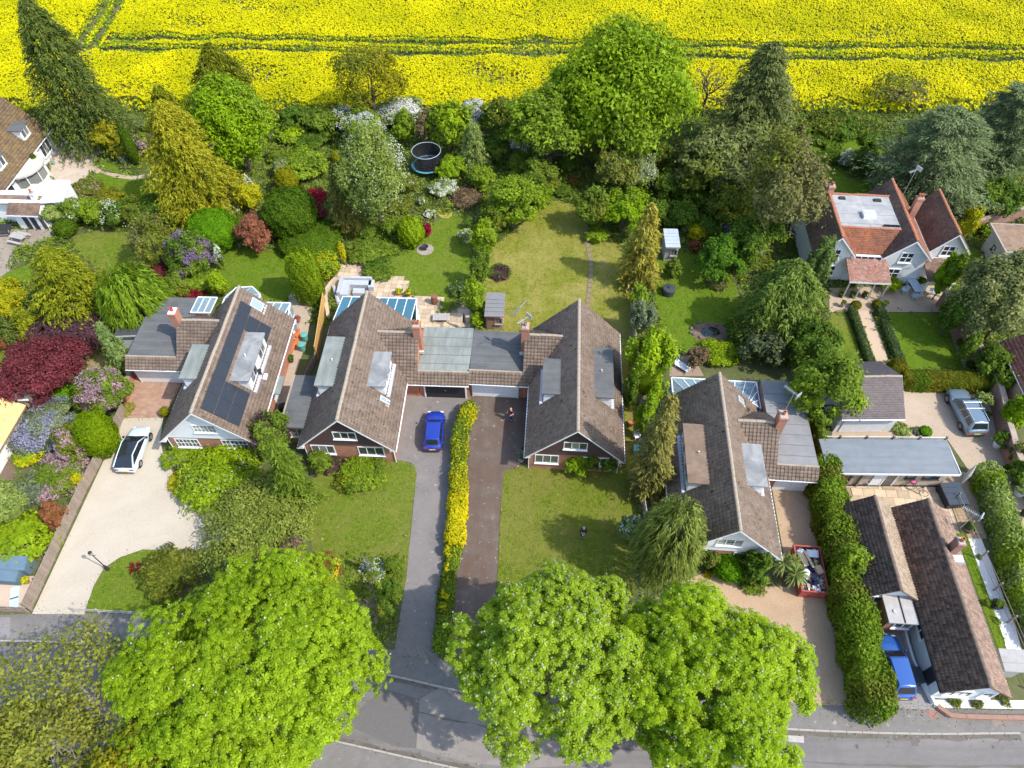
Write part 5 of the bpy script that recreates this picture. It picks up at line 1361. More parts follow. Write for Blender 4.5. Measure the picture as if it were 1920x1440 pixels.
FEATH = leaf('feathery_leaf', (140,150,55), (180,180,85), .45, .25)
BRONZE = leaf('bronze_conifer_leaf', (155,140,65), (195,170,80), .5, .2)
LIME = leaf('lime_leaf', (170,195,20), (200,215,40), .3)
PALEL = leaf('pale_green_leaf', (172,184,84), (200,206,112), .35)
SILV = leaf('silver_leaf', (158,166,92), (198,200,140), .4)
GREYL = leaf('grey_leaf', (130,136,104), (164,168,138), .4)
REDL = leaf('red_leaf', (128,52,60), (158,75,82), .4)
CRIM = leaf('crimson_leaf', (150,30,45), (180,45,55), .4)
PURP = leaf('purple_leaf', (95,62,72), (120,85,92), .4)
CORAL = leaf('coral_leaf', (175,105,75), (205,125,95), .4)
RUST = leaf('rust_leaf', (165,100,60), (190,125,80), .4)
YEL = leaf('yellow_leaf', (215,200,25), (235,215,40), .3)
CLIPG = leaf('clipped_green', (105,165,15), (125,185,25), .25)
CLIPD = leaf('clipped_dark', (85,120,20), (110,145,30), .35)
CLIPB = leaf('clipped_bronze', (135,125,25), (160,150,35), .35)
BOX = leaf('box_leaf', (85,110,55), (110,135,75), .35)
TWIG = leaf('twig_brown', (140,115,85), (165,140,105), .35)
PALML = leaf('cordyline_leaf', (165,175,85), (195,195,115), .35)
F_WH = leaf('white_flower', (250,250,245), (255,255,255), .1, .2)
F_CR = leaf('cream_flower', (250,245,215), (255,250,235), .15, .2)
F_YE = leaf('yellow_flower', (250,215,10), (255,230,30), .15, .2)
F_PK = leaf('pink_flower', (205,158,172), (222,186,196), .35, .2)
F_PU = leaf('mauve_flower', (190,140,200), (215,165,215), .25, .2)
F_BL = leaf('blue_flower', (172,172,214), (200,200,232), .3, .2)
F_LI = leaf('lilac_flower', (140,110,160), (165,135,180), .3, .2)
F_RE = leaf('magenta_flower', (190,50,90), (215,80,110), .3, .2)

# ------------------------------------------------------------------ street trees
plant('palmate', CHEST, (-15.19,11.97,2,7.04,5.2), 'largest bright green chestnut standing over the pavement by the cream drive', blossom=F_CR, bfrac=.03, cap=27000)
plant('palmate', CHEST2, (2.25,12.9,2.2,5.36,5.2), 'round chestnut full of white flower candles in front of the dark drive', blossom=F_CR, bfrac=.26)
plant('palmate', CHEST, (10.97,11.33,2.2,5.48,5.2), 'bright chestnut with few flower candles beside the tan gravel entrance', blossom=F_CR, bfrac=.16)
plant('broad', ASH, (-25.08,11.08,2.4,3.67,4.6), 'thin yellow green ash over the road with grey twigs showing', cov=.33, sub=.3, L=.21, k=26)
plant('broad', ASH, (-26.06,7.3,2.2,3.91,4.6), 'loose olive yellow tree filling the lowest corner by the road', cov=.6, sub=.32, L=.24, k=20)
plant('broad', OLIVE_Y, (-20.28,6.71,1.6,3.53,4), 'yellowish young tree tucked under the largest chestnut', cov=1.0, L=.26, k=14)
# ------------------------------------------------------------------ front gardens
plant('broad', leaf('twiggy_olive_leaf',(165,172,62),(192,194,88),.42), (-18.94,24.19,0.3,4.47,1.25), 'wide twiggy olive green tree overhanging the cream gravel', cov=1.9, L=.22, k=18)
plant('conifer', MID, (-16.57,27.19,0,1.81,4.62), 'upright green conifer standing by the brown-boarded gable corner', L=.36)
plant('broad', MID, (-19.58,32.05,0.2,1.64,2.14), 'dark green shrub with purple young shoots beside the white gable', blossom=PURP, bfrac=.25)
plant('broad', OLIVE, (-24.82,21.01,0.5,2.24,0.63), 'grey green small tree on the wedge of lawn by the lamp post', cov=2.2, L=.24)
plant('broad', TWIG, (-15.68,21.49,0,1.15,1.9), 'brown twiggy shrub behind the largest chestnut', cov=1.3)
plant('broad', RUST, (-13.87,21.42,0,1.1,0.39), 'orange shrub with yellow flower clusters at the edge of the lawn', blossom=F_YE, bfrac=.35)
plant('broad', LIME, (-23.37,28.96,0,3.06,0.86), 'wide yellow green shrub bordering the cream gravel turning', blossom=F_CR, bfrac=.05)
plant('broad', BRIGHT, (-25.11,31.86,0,1.76,0.49), 'bright green dome shrub right under the white gable windows')
plant('broad', YEL, (-26.5,28.79,0,1.11,0.31), 'golden yellow shrub at the gravel edge', blossom=F_YE, bfrac=.3)
plant('broad', FRESH, (-27.35,31.21,0,1.31,0.46), 'green shrub with a purple patch at the gable corner', blossom=F_LI, bfrac=.08)
plant('broad', MID, (-15.4,30.07,0,0.94,1.22), 'leafy green shrub at the corner under the brown gable')
plant('broad', PURP, (-14.3,30.63,0,1.13,0.32), 'dark reddish shrub between green ones under the brown gable', blossom=MID, bfrac=.4)
plant('broad', FRESH, (-12.05,29.66,0,1.81,0.51), 'rounded mixed green shrub on the lawn before the brown gable', blossom=LIME, bfrac=.2)
plant('broad', OLIVE, (-13.25,28.8,0,1.03,0.29), 'low olive shrub at the front edge of that lawn bed')
plant('broad', RUST, (-16.31,28.15,0,0.34,0.83), 'small red leaved bush at the lawn edge by the green conifer')
plant('broad', BRIGHT, (5.07,30.24,0,1.12,1.12), 'round green shrub under the middle brown gable', L=.2)
plant('broad', DEEP, (6.34,30.09,0,0.69,1.19), 'darker green shrub leaning on the brick front wall')
plant('broad', DEEP, (7.78,29.91,0,0.56,1.16), 'narrow green shrub at the right end of the brick front wall')
plant('conifer', BRONZE, (10.58,28.12,0,1.87,6.3), 'tall bronze gold conifer standing close to the rusty dormer roof', L=.36, droop=.5)
plant('weep', FEATH, (10.75,21.39,0,2.25,5.4), 'feathery olive conifer in front of the white-gabled bungalow', L=.5, W=.16)
plant('broad', SILV, (8.84,23.99,0,0.88,1.52), 'pale green flowering shrub beside the feathery conifer', blossom=F_WH, bfrac=.15)
plant('clip', CLIPG, (16.05,21.42,0,1.21,0.94), 'large round green bush by the tan gravel', L=.22, bump=.08)
plant('broad', DEEP, (17.4,20.91,0,0.99,1.75), 'dark green bush between the round one and the cordyline')
plant('broad', DEEP, (14.45,21.85,0,0.7,1.09), 'small dark shrub with red flowers left of the round bush', blossom=F_RE, bfrac=.06)
plant('broad', MID, (17.49,20.36,0,0.93,0.26), 'low spreading shrub at the gravel edge below the cordyline')
plant('broad', YEL, (14.47,21.13,0,0.31,0.09), 'little yellow flower clump at the gravel edge', blossom=F_YE, bfrac=.6)
palm('three headed cordyline beside the red skip', *(19.83,20.88), [(-.35,.35,1.9,1.0),(.45,-.35,1.7,1.0),(.55,.6,1.5,.8)], PALML, n=90)
hedge('clipped green and gold hedge between the two drives', [(-3.69,35.67),(-4.18,34.17),(-4.34,31.76),(-4.26,27.99)], 1.15, 1.4, MID, mat2=YEL, L=.2, blossom=F_YE, bfrac=.06)
hedge('bright yellow flowering length of the hedge between the drives', [(-4.26,27.28),(-4.27,23.85)], 1.25, 1.2, YEL, L=.18, blossom=F_YE, bfrac=.75)
hedge('low wild strip with yellow flower tufts between the drives near the road', [(-4.37,23.41),(-4.64,21.08),(-4.82,18.68),(-4.88,15.86)], 1.0, .45, MID, mat2=FRESH, L=.2)
for t_, lb in (((-4.69,22.82,0,0.44,0.63),'yellow flower clump topmost in the strip between the drives'),((-4.72,21.59,0,0.28,0.47),'yellow flower clump just below the topmost one in the strip between the drives'),((-4.94,20.64,0,0.27,0.48),'middle yellow flower clump in the strip between the drives'),((-4.82,19.4,0,0.34,0.57),'yellow flower clump just above the lowest in the strip between the drives'),((-4.92,18.48,0,0.3,0.54),'lowest yellow flower clump in the strip between the drives')):
    plant('broad', DEEP, t_, lb, name='flower_clump', cat='flowers', blossom=F_YE, bfrac=1.1, L=.18, group='yellow flower clumps between the drives')
hedge('tall wide leafy hedge between the tan gravel drive and the cottage', [(24.6,28.97),(24.28,24.07),(23.82,19.07),(23.52,14.96),(23.26,11.96)], 2.15, 2.8, leaf('laurel_leaf',(115,152,30),(165,185,45),.5), mat2=OLIVE, L=.24, bump=.14)
plant('broad', DEEP, (25.29,28.8,0,1.1,0.72), 'dark rounded bush at the top end of the tall hedge')
plant('broad', MID, (24.07,21.16,0,1.14,2.19), 'rounded bulge of lighter foliage on the side of the tall hedge')
hedge('pale variegated leafy screen between cottage garden and gravel drive', [(37.76,28.97),(37.59,26.11),(37.14,22.34),(36.58,19.07),(37.02,16.04)], 1.7, 1.9, PALEL, mat2=FRESH, L=.26, bump=.12)
hedge('ivy strip climbing between the felt roof and the annex', [(25.15,33.78),(24.98,31.76),(25.07,30.11)], .5, 2.6, MID, L=.2)
# wild front border by the asphalt drive
for t_, m_, lb, bl in (((-8.33,18.82,0,0.59,2.16),DEEP,'dark green tuft at the asphalt drive edge',None),((-10.23,21.39,0,0.94,0.26),MID,'mixed green border plants beside the front lawn',F_CR),((-8.61,17.61,0,0.51,1.88),DEEP,'bluish green clump near the bare earth patch',None),((-10.12,19.78,0,0.77,0.22),FRESH,'fresh green low plants above the bare earth patch',F_PK),((-10.45,21.28,0,0.19,1.28),GREYL,'small blue flowered plant in the front border',F_BL),((-10.19,20.83,0,0.31,0.31),MID,'pale pink flower cushion in the front border',F_PK),((-8.62,21.61,0,0.71,0.71),MID,'loose weeds at the drive edge of the front lawn',None)):
    plant('broad', m_, t_, lb, name='border_plant', cat='plant', blossom=bl, bfrac=.5 if bl else 0, L=.18)
# ------------------------------------------------------------------ left gardens
plant('conifer', GOLD2, (-41.26,47.89,0,4.55,3.96), 'broad golden cypress between the lawn and the maples', L=.38, prof=.55, droop=.2)
plant('weep', WEEP, (-35,46.68,0,3.05,3.43), 'weeping bright green tree beside the dark flat roof', L=.6)
plant('broad', YEL, (-47.74,47.42,0,1.6,2.34), 'bright yellow shrub at the edge left of the golden cypress')
plant('conifer', GOLD2, (-45.11,45.02,0,2.08,1.62), 'low yellow green conifer in front of the golden cypress', L=.4, prof=.6)
plant('conifer', DARKC, (-46.39,43.85,0,1.36,1.95), 'dark conifer at the edge below the yellow shrub')
plant('broad', RUST, (-46.86,43.11,0,0.59,0.8), 'small rust coloured bush at the far edge below the dark conifer')
plant('broad', PURP, (-40.81,44.19,0.4,3.15,0.88), 'dark purple smoke bush behind the red maple', L=.22)
plant('broad', REDL, (-40.68,38.91,0.25,3.43,1.9), 'wide red Japanese maple by the green lawn', L=.22, k=18, cov=2.6)
plant('conifer', leaf('pale_conifer_leaf',(150,170,80),(185,195,115),.4), (-35,40.92,0,1.26,2.94), 'pale green cone shaped conifer beside the garage corner', L=.34)
plant('broad', LIME, (-35.75,40.81,0,0.77,0.5), 'yellow green shrub at the foot of the pale conifer')
plant('clip', CLIPG, (-39.19,38.45,0,1.7,0.47), 'flat topped green cushion shrub below the red maple')
plant('broad', MID, (-34.39,36.31,0,1.98,2.44), 'pink flowering shrub left of the brick drive', blossom=F_PK, bfrac=.75, L=.2)
plant('broad', GREYL, (-39.45,33.98,0,2.96,0.83), 'large blue ceanothus in full flower by the thatch', blossom=F_BL, bfrac=.8, L=.2)
plant('broad', OLIVE, (-35.44,31.67,0,1.47,1.74), 'dusky pink flowering shrub right of the blue ceanothus', blossom=F_PK, bfrac=.7, L=.2)
plant('broad', MID, (-36.41,29.6,0,2.15,0.6), 'bright pink flowering shrub by the long fence', blossom=F_PK, bfrac=.7, L=.2)
plant('clip', leaf('clipped_lime',(140,165,10),(160,185,20),.25), (-33.55,32.11,0,1.42,2.25), 'smooth lime green clipped shrub along the long fence')
plant('broad', LIME, (-39.83,31.55,0,1.14,0.32), 'yellow flowering shrub under the blue ceanothus', blossom=F_YE, bfrac=.8)
plant('broad', GREYL, (-37.88,28.21,0,1.69,0.47), 'silver grey shrub below the yellow flowers', cov=2.4)
plant('broad', YEL, (-34.37,28.61,0,0.47,0.86), 'small yellow shrub against the long fence', blossom=F_YE, bfrac=.6)
plant('broad', PALEL, (-37.94,25.7,0,1.36,2.48), 'pale lime shrub at the edge below the grey shrub')
plant('broad', LIME, (-36.82,23.85,0,2.33,0.65), 'yellow green tree over the blue grey covers', cov=2.4)
plant('broad', RUST, (-34.73,25.29,0,0.97,1.31), 'rust coloured shrub between the pale shrub and the fence')
plant('broad', leaf('gold_tip_leaf',(195,175,75),(220,195,100),.35), (-33.36,36.03,0,0.74,0.21), 'small golden bush at the edge of the brick drive')
plant('broad', OLIVE_Y, (-29.84,35.63,0,0.41,0.53), 'little yellow bush against the bungalow by the brick drive')
plant('broad', LIME, (-33.6,37.95,0,0.37,1.27), 'narrow yellow green plant beside the low brick wall')
plant('broad', MID, (-40.39,37.45,0,1.4,0.39), 'low white flowered plants between the maple and the ceanothus', blossom=F_WH, bfrac=.2)
plant('broad', MID, (-42.18,37.67,0,0.94,0.26), 'fresh green shrub left of the white flowers by the thatch')
# back left
plant('conifer', DARKC, (-50.51,76.57,0.3,5.52,8.2), 'tall dark conifer standing against the yellow field', prof=.5, droop=.5)
plant('conifer', leaf('olive_conifer',(125,125,20),(155,150,35),.45,.2), (-35.2,81.68,0,5.94,4.73), 'dark olive yew rising behind the bright green maple', prof=.6)
plant('broad', BRIGHT, (-30.78,70.9,0.3,4.62,5.11), 'dense bright green maple beside the golden cedar', L=.36, cov=2.6, k=22)
plant('conifer', GOLD, (-33.85,63.33,0,5.39,6.5), 'large golden cedar over the small upper lawn', prof=.5, droop=.28)
plant('conifer', GOLD2, (-40.45,76.48,1.5,3,2.83), 'smaller golden conifer top behind the large golden cedar', L=.55)
plant('broad', OLIVE_Y, (-47.65,74.49,0,1.89,1.89), 'round gold green shrub by the crazy paved patio')
plant('clip', CLIPD, (-43.97,71.75,0,0.67,2.48), 'slim clipped column next to the gold green shrub', power=2)
plant('broad', GREYL, (-50.58,75.77,0,0.96,0.77), 'white flowering shrub beside the blue and white loungers', blossom=F_WH, bfrac=1.0)
plant('broad', OLIVE_Y, (-46.28,72.74,0,0.82,0.91), 'small gold bush in the bed by the clipped column')
plant('broad', GREYL, (-45.48,71.97,0,0.56,0.56), 'small grey cushion plant in the bed by the curved path')
plant('broad', MID, (-43.39,73.74,0,1.38,1.38), 'bed of pink flowers behind the clipped column', blossom=F_PK, bfrac=.5)
plant('clip', CLIPD, (-54.13,69.64,0,0.43,1.46), 'leaning clipped strip of green beside the curved bay', power=2)
plant('broad', DEEP, (-58.01,78.51,0,1.7,0.62), 'dark shrub mass under the tall dark conifer')
plant('broad', DEEP, (-54.28,78.33,0,2.62,0.73), 'shaded low hedge bank behind the crazy paved patio')
for t_, m_, lb, bl in (((-49.32,61.32,0,1.26,1.26),PALEL,'pale green shrub against the small white outbuilding',None),((-47.05,61.71,0,1.49,1.3),MID,'white flowered mixed shrub at the outbuilding end of the boundary row',F_CR),((-44.54,61.04,0,1.48,1.48),FRESH,'fresh green shrub beside the white flowered one in the boundary row',None),((-42.37,60.86,0,1.48,1.48),DEEP,'dark green shrub in the middle of the long boundary row',F_CR),((-40.38,61.21,0,1.48,1.48),MID,'green shrub with ivy in the long boundary row',None),((-38.21,61.34,0,1.6,1.6),DEEP,'dark shrub near the golden cedar in the boundary row',None),((-35.94,60.57,0,1.36,1.71),MID,'last green shrub of the boundary row by the clipped dome',None),((-48.05,66.49,0,1.8,0.5),OLIVE,'brownish mixed shrubs by the white flat roof',F_PK),((-45.27,65.33,0,1.55,0.43),OLIVE_Y,'golden shrub below the small upper lawn',None),((-42.26,64.45,0,0.83,0.39),YEL,'small yellow shrub below the small upper lawn',None)):
    plant('broad', m_, t_, lb, blossom=bl, bfrac=.1 if bl else 0, group='boundary shrubs')
plant('clip', CLIPD, (-47.45,59.47,0,1.13,0.83), 'low dark green dome at the corner of the left lawn')
plant('broad', OLIVE, (-35.73,54.44,0.6,2.33,2.51), 'small leaning tree with thin foliage on the left lawn', cov=1.0, L=.24)
plant('broad', DEEP, (-31.98,53.23,0,2.11,2.3), 'purple lilac bush in flower beside the clipped dome', blossom=F_LI, bfrac=.5)
plant('clip', REDL, (-35.42,52.73,0,0.91,0.7), 'small round dark red maple beside the purple lilac', bump=.1)
plant('clip', CLIPG, (-30.93,57.59,0,2.42,2.03), 'big smooth bright green dome above the back lawn')
plant('broad', CRIM, (-31.55,50.18,0,1.37,0.38), 'low crimson maple behind the dark flat roof')
plant('broad', FRESH, (-31.06,51.67,0,1.7,0.69), 'fresh green shrub behind the crimson maple')
plant('broad', LIME, (-28.45,49.93,0,0.93,1.64), 'yellow green shrub at the edge of the back lawn')
plant('broad', MID, (-32.92,50.43,0,1.36,1.15), 'green shrub below the small dark red maple')
plant('broad', DEEP, (-29.31,53.77,0,0.37,1.82), 'strip of cream yellow flowers along the back lawn edge', blossom=F_CR, bfrac=.8)
plant('broad', CORAL, (-26.35,56.87,0,1.8,2.08), 'rounded coral pink shrub at the top of the back lawn', cov=2.8, L=.2)
plant('clip', CLIPD, (-23.18,59.86,0,2.79,2.42), 'large green clipped mound behind the coral shrub', L=.22)
plant('clip', CLIPD, (-21.1,57.74,0,3.01,0.84), 'long dark clipped dome over the back lawn corner', L=.2)
plant('broad', CRIM, (-22,65.21,0,1.19,0.53), 'crimson maple above the clipped mound')
plant('broad', REDL, (-20.64,60.85,0,0.74,1.49), 'deep red shrub between clipped mound and brown cypress')
plant('clip', leaf('golden_ball_leaf',(175,165,20),(195,180,30),.3), (-25.16,66.54,0,1.19,1.54), 'egg shaped golden bush near the swing')
plant('broad', SILV, (-26.48,69.64,0,1.1,1.1), 'silvery shrub behind the golden egg shaped bush')
plant('conifer', leaf('brown_cypress_leaf',(130,120,45),(160,145,60),.45,.2), (-17.42,59.9,0,1.97,4.29), 'brownish upright cypress beside the silver tree', L=.38, prof=.45)
plant('broad', leaf('silver_green_leaf',(152,165,62),(188,194,100),.4), (-13.81,59.68,0.4,3.32,5.82), 'pale silver green tree in blossom in the middle garden', blossom=F_CR, bfrac=.05, L=.26)
plant('broad', FRESH, (-23.87,70.37,0,2.83,1.09), 'wide fresh green shrub left of the silver tree')
plant('clip', leaf('golden_ball_leaf',(175,165,20),(195,180,30),.3), (-20.56,72.15,0,0.62,0.8), 'small golden ball above the brownish cypress')
plant('broad', SILV, (-31.11,63.46,0,1.53,0.43), 'cream pink pieris above the smooth green dome', blossom=F_CR, bfrac=.8)
plant('broad', YEL, (-28.52,63.39,0,1.28,1.63), 'yellow green shrub beside the swing frame', blossom=F_YE, bfrac=.15)
plant('clip', leaf('clipped_lime2',(140,170,20),(165,190,35),.3), (-19.66,49.64,0,1.32,2.97), 'tall lime clipped hedge corner behind the bamboo fence', power=4)
plant('broad', FRESH, (-18.48,52.42,0,1.58,1.77), 'leafy shrub with yellow blossom above the grey covered sofa', blossom=F_YE, bfrac=.12)
plant('broad', YEL, (-17.17,54.55,0,0.38,1.41), 'yellow forsythia spray near the stone path', blossom=F_YE, bfrac=1.0)
plant('bare', TWIG, (-18.88,49.51,0,1.14,1.33), 'dead brown twiggy bush behind the bamboo fence')
plant('broad', MID, (-14.93,56.19,0,1.88,0.53), 'green perennials along the stone path', name='border_plant', cat='plant')
plant('broad', DEEP, (-13.54,53.69,0,1.63,0.46), 'dark perennials above the paving slabs', name='border_plant', cat='plant')
# back row along the field
plant('broad', OLIVE_Y, (-17.11,80.87,1.5,4.21,3.88), 'thin olive yellow tree with many stems at the field edge', cov=.9, L=.4, W=.5)
plant('broad', MID, (-17.66,75.28,0.2,2.65,2.1), 'white blossoming hawthorn left of the trampoline', blossom=F_WH, bfrac=.6)
plant('broad', SILV, (-14.19,80.72,0.8,2.77,0.78), 'hawthorn white with blossom at the field edge above the trampoline', blossom=F_WH, bfrac=.75)
plant('broad', FRESH, (-12.84,75.68,0,1.27,2.26), 'green climber covered shrub between the white hawthorns')
plant('broad', TWIG, (-10.07,75.16,0,1.39,2.38), 'brown bare looking twiggy shrub behind the trampoline', cov=1.1)
plant('broad', FRESH, (-7.14,74.33,0.3,2.61,2.95), 'loose yellow green tree behind the variegated holly')
plant('broad', SILV, (-4.86,79.03,0.8,1.68,1.51), 'brilliant white blossoming thorn at the field edge', blossom=F_WH, bfrac=1.3)
plant('conifer', PALEL, (-4.35,70.54,0,1.93,3.08), 'cream variegated holly right of the trampoline', L=.34, prof=.4, droop=.3, cov=2.6)
plant('broad', OLIVE, (-1.15,76.99,0,2.29,2.64), 'brownish green scrub between white thorn and the large bright tree')
plant('broad', MID, (1.11,73.06,0,1.24,2.53), 'scrub with white blossom at the foot of the large bright tree', blossom=F_WH, bfrac=.4)
plant('broad', BRIGHT, (-6.98,68.92,0,1.58,1.39), 'bright green bush below the variegated holly')
plant('broad', FRESH, (4.39,70.96,0.4,4.51,4.84), 'fresh green tree leaning left of the large bright tree', L=.4, k=18)
plant('broad', leaf('large_bright_leaf',(140,174,20),(168,198,38),.42), (12.64,74.16,0.8,7.87,6.4), 'largest bright green tree at the field edge', L=.45, k=34, sub=.5, spread=.7, size=.36)
plant('broad', BRIGHT, (7.97,73.82,0.6,4.95,5.11), 'bright tree part hidden by the largest tree at the field edge', L=.42)
plant('broad', OLIVE, (10.55,70.93,0,1.84,1.84), 'dull olive shrub in the shade under the largest bright tree')
plant('bare', TWIG, (24.18,82.4,0.6,2.88,3.38), 'bare brown tree in front of the yellow field')
plant('conifer', PINE, (27.48,73.57,0.5,5.59,6.53), 'tall grey green pine top before the yellow field', name='pine_tree', prof=.55, droop=.12, cov=2.4)
plant('broad', PINE, (22.31,66.96,0.8,4.56,2.87), 'grey green pine spreading over the middle gardens', L=.4, k=14)
plant('broad', PINE, (27.33,69.58,0.6,4.65,2.98), 'second grey pine crown below the tall pine top', L=.4, k=14)
plant('broad', TANL, (25.81,56.31,1.5,4.11,5.65), 'tall tan leaved eucalyptus with a pale trunk by the white house', L=.3, k=22, cov=1.35, sub=.34)
plant('broad', TANL, (28.97,64.99,3.5,1.9,2.82), 'upper tan crown of the eucalyptus against the pine', L=.3, cov=1.5)
plant('cedar', BLUEC, (45.12,65.25,0.6,7.99,5.36), 'great blue cedar spreading beside the orange roofed house', cap=26000)
plant('cedar', BLUEC, (54.54,70.47,0.8,5.86,5.2), 'second blue cedar crown reaching past the frame edge')
plant('cedar', BLUEC, (45.73,60.79,1.2,3.09,1.52), 'low drooping cedar limb above the tiled house roof', cap=9000)
plant('broad', OLIVE, (49.06,84.46,1.5,3.49,0.98), 'thin olive tree top behind the blue cedar', cov=.4, L=.34)
plant('broad', DEEP, (51.67,62.1,0.2,2.39,2.21), 'dark green shrubs in the shade of the blue cedar')
plant('broad', DEEP, (40.01,78.96,0,3.28,0.92), 'green scrub along the field edge behind the picket fence')
plant('broad', SILV, (38.93,71.09,0,0.99,1.17), 'white flowering shrub beside the clipped back hedge', blossom=F_WH, bfrac=.25)
plant('broad', DEEP, (40.65,70.64,0,1.47,1.47), 'dark green bush behind the white house')
plant('broad', DEEP, (45.19,66.77,0,1.55,1.72), 'dark shrub by the chimney aerial of the white house')
hedge('clipped dark hedge along the back fence of the white house', [(34.79,72.26),(38.47,72.36)], 1.2, 1.3, CLIPD, L=.16, bump=.02)
plant('broad', YEL, (47.78,58.87,0,1.06,1.82), 'yellow leaved small tree beside the white house')
plant('broad', FRESH, (50.45,59.19,0,0.91,0.7), 'green shrub at the corner of the mossy roofed outbuilding')
plant('broad', BRIGHT, (41.37,49.6,0,0.91,3.01), 'tall bright green climber column at the white house corner', cov=2.8)
plant('broad', BRIGHT, (38.82,52.98,1.5,1.17,0.33), 'green climber spread over the white gable wall')
plant('broad', LIME, (37.53,50.92,0.2,0.9,0.55), 'small yellow green tree in a pot by the porch', name='potted_tree')
plant('broad', leaf('photinia_leaf',(150,155,85),(205,185,110),.5), (43.22,45.51,0,3.18,4.26), 'big yellow tipped evergreen shrub right of the terrace', L=.28, cov=2.6)
plant('broad', DEEP, (40.43,44.9,0,1.27,2.81), 'dark hedge in shade beside the terrace')
palm('single cordyline below the yellow tipped evergreen', *(44.12,44.14), [(0,0,2.2,1.0)], PALML, n=90)
palm('twin cordyline near the reddish pantiled building', *(45.71,42.83), [(-.2,.3,2.4,1.0),(.5,-.2,1.8,.9)], PALML, n=80)
plant('broad', DEEP, (42.33,39.94,0,1.5,1.93), 'dark green bush under the twin cordyline')
plant('broad', BRIGHT, (41.93,34.33,0,1.06,2.11), 'bright bush at the right edge below the pantiled building')
plant('broad', MID, (42.58,37.93,0,0.83,1.46), 'green shrub outside the curving brick wall')
plant('conifer', CYPR, (24.56,45.36,0.1,4.7,4.31), 'big green cypress by the terrace and white house', L=.46, prof=.38, droop=.55)
plant('broad', MID, (25.29,34.73,0.6,2.84,3.9), 'round green tree overhanging the plain garage roof', L=.28)
plant('broad', leaf('dark_olive_grey_leaf',(100,108,68),(136,140,96),.45), (22.58,41.65,0.3,2.2,1.44), 'dark grey green shrub left of the round tree', cov=1.7)
plant('broad', DEEP, (20.8,44.49,0,0.89,1.1), 'dark bush in shade at the end of the shady lawn')
# middle gardens
plant('clip', LIME, (-10.48,57.89,0,1.39,1.57), 'lime green rounded bush on the middle lawn', L=.22, bump=.12)
plant('broad', CRIM, (-8.95,58.89,0,0.45,0.95), 'narrow magenta shrub beside the lime bush', blossom=F_RE, bfrac=.4)
plant('broad', SILV, (-7.67,66.44,0,1.5,0.75), 'cream flowered shrub below the trampoline', blossom=F_CR, bfrac=.7)
plant('broad', MID, (-10.03,64.26,0,0.35,0.53), 'white flowered clump above the lime bush', name='flower_clump', cat='flowers', blossom=F_WH, bfrac=1.2)
plant('broad', MID, (-8.98,62.51,0,0.64,0.31), 'white and lilac flowers beside the yellow grass patch', name='flower_clump', cat='flowers', blossom=F_WH, bfrac=1.0)
plant('broad', PALEL, (-4.87,58.19,0,0.73,0.82), 'pale shrub at the right of the middle lawn', blossom=F_CR, bfrac=.3)
plant('broad', FRESH, (0.28,61.34,0,2.82,2.64), 'loose fresh green shrubs along the dry lawn', L=.26)
plant('bare', TWIG, (-1.02,61.81,0,1.24,2.83), 'slender birch with a pale trunk among green shrubs')
plant('broad', MID, (2.96,66.56,0,2.25,1.88), 'green shrub below the fresh green leaning tree')
plant('broad', FRESH, (-2.82,55.9,0,1.19,2.2), 'green shrub closing the hedge line beside the dry lawn')
plant('broad', MID, (-3.02,51.48,0,0.83,2.29), 'middle shrub of the hedge line beside the dry lawn')
plant('broad', FRESH, (-3.51,47.37,0,0.9,2.39), 'bright shrub of the hedge line beside the pinkish shed')
plant('broad', LIME, (-3.39,46.21,0,0.71,0.71), 'yellow green bush between the shed and the paved patio')
plant('broad', DEEP, (-5.27,50.65,0,1.05,0.57), 'dark plants with pale blue flowers by the hedge line', blossom=F_BL, bfrac=.1)
plant('broad', PURP, (-1.19,53.23,0,1.08,0.3), 'dull purple green bush alone on the dry lawn', blossom=DEEP, bfrac=.8)
plant('broad', leaf('spiky_leaf',(120,150,50),(150,175,80),.35), (-4.56,60.18,0,0.57,0.75), 'spiky plant at the corner of the middle lawn')
plant('broad', BRIGHT, (11.7,59.7,0.2,2.34,2.34), 'bright green shrub right of the brick path', L=.26)
plant('broad', MID, (8.67,60.19,0.2,2.13,2.31), 'olive green shrub left of the bright shrub by the brick path')
plant('broad', FRESH, (9.03,58.69,0,1.24,0.55), 'yellowish bush where the brick path begins')
plant('broad', leaf('tawny_leaf',(150,150,55),(180,170,80),.4), (11.43,66.42,0.3,2.58,2.58), 'tawny green small tree below the largest bright tree')
plant('broad', SILV, (14.44,66.66,0.3,1.53,2.21), 'pale grey green pear tree beside the tawny tree', blossom=F_WH, bfrac=.1)
plant('conifer', leaf('golden_spire_leaf',(190,165,55),(220,195,75),.45,.2), (12.59,51.94,0,2.44,4.8), 'golden orange conifer at the corner of the dry lawn', L=.44, droop=.5)
plant('broad', FRESH, (12.06,48.12,0,0.92,1.63), 'bright green bush at the field end of the grey board fence')
plant('broad', GREYL, (11.91,44.79,0,1.23,2.22), 'blue green leafy shrub along the grey board fence')
plant('broad', FRESH, (11.32,37.29,0,1.95,4.43), 'big fresh green shrub leaning over the grey board fence', L=.26)
plant('broad', BRIGHT, (10.9,33.23,0,0.87,2.9), 'bright shrub between the bungalow side and the bronze conifer')
plant('broad', DEEP, (9.96,36.06,0,0.63,2.38), 'dark hedge against the bungalow side wall')
plant('broad', YEL, (19.41,58.74,0,0.96,0.86), 'yellow shrub beside the blue grey shed', blossom=F_YE, bfrac=.2)
plant('broad', MID, (18.61,59.72,0,0.46,0.55), 'white flowered plant beside the yellow shrub', blossom=F_WH, bfrac=1.0)
plant('broad', DEEP, (22.44,59.15,0,0.73,0.73), 'violet blue flowering shrub under the pines', blossom=F_BL, bfrac=1.2)
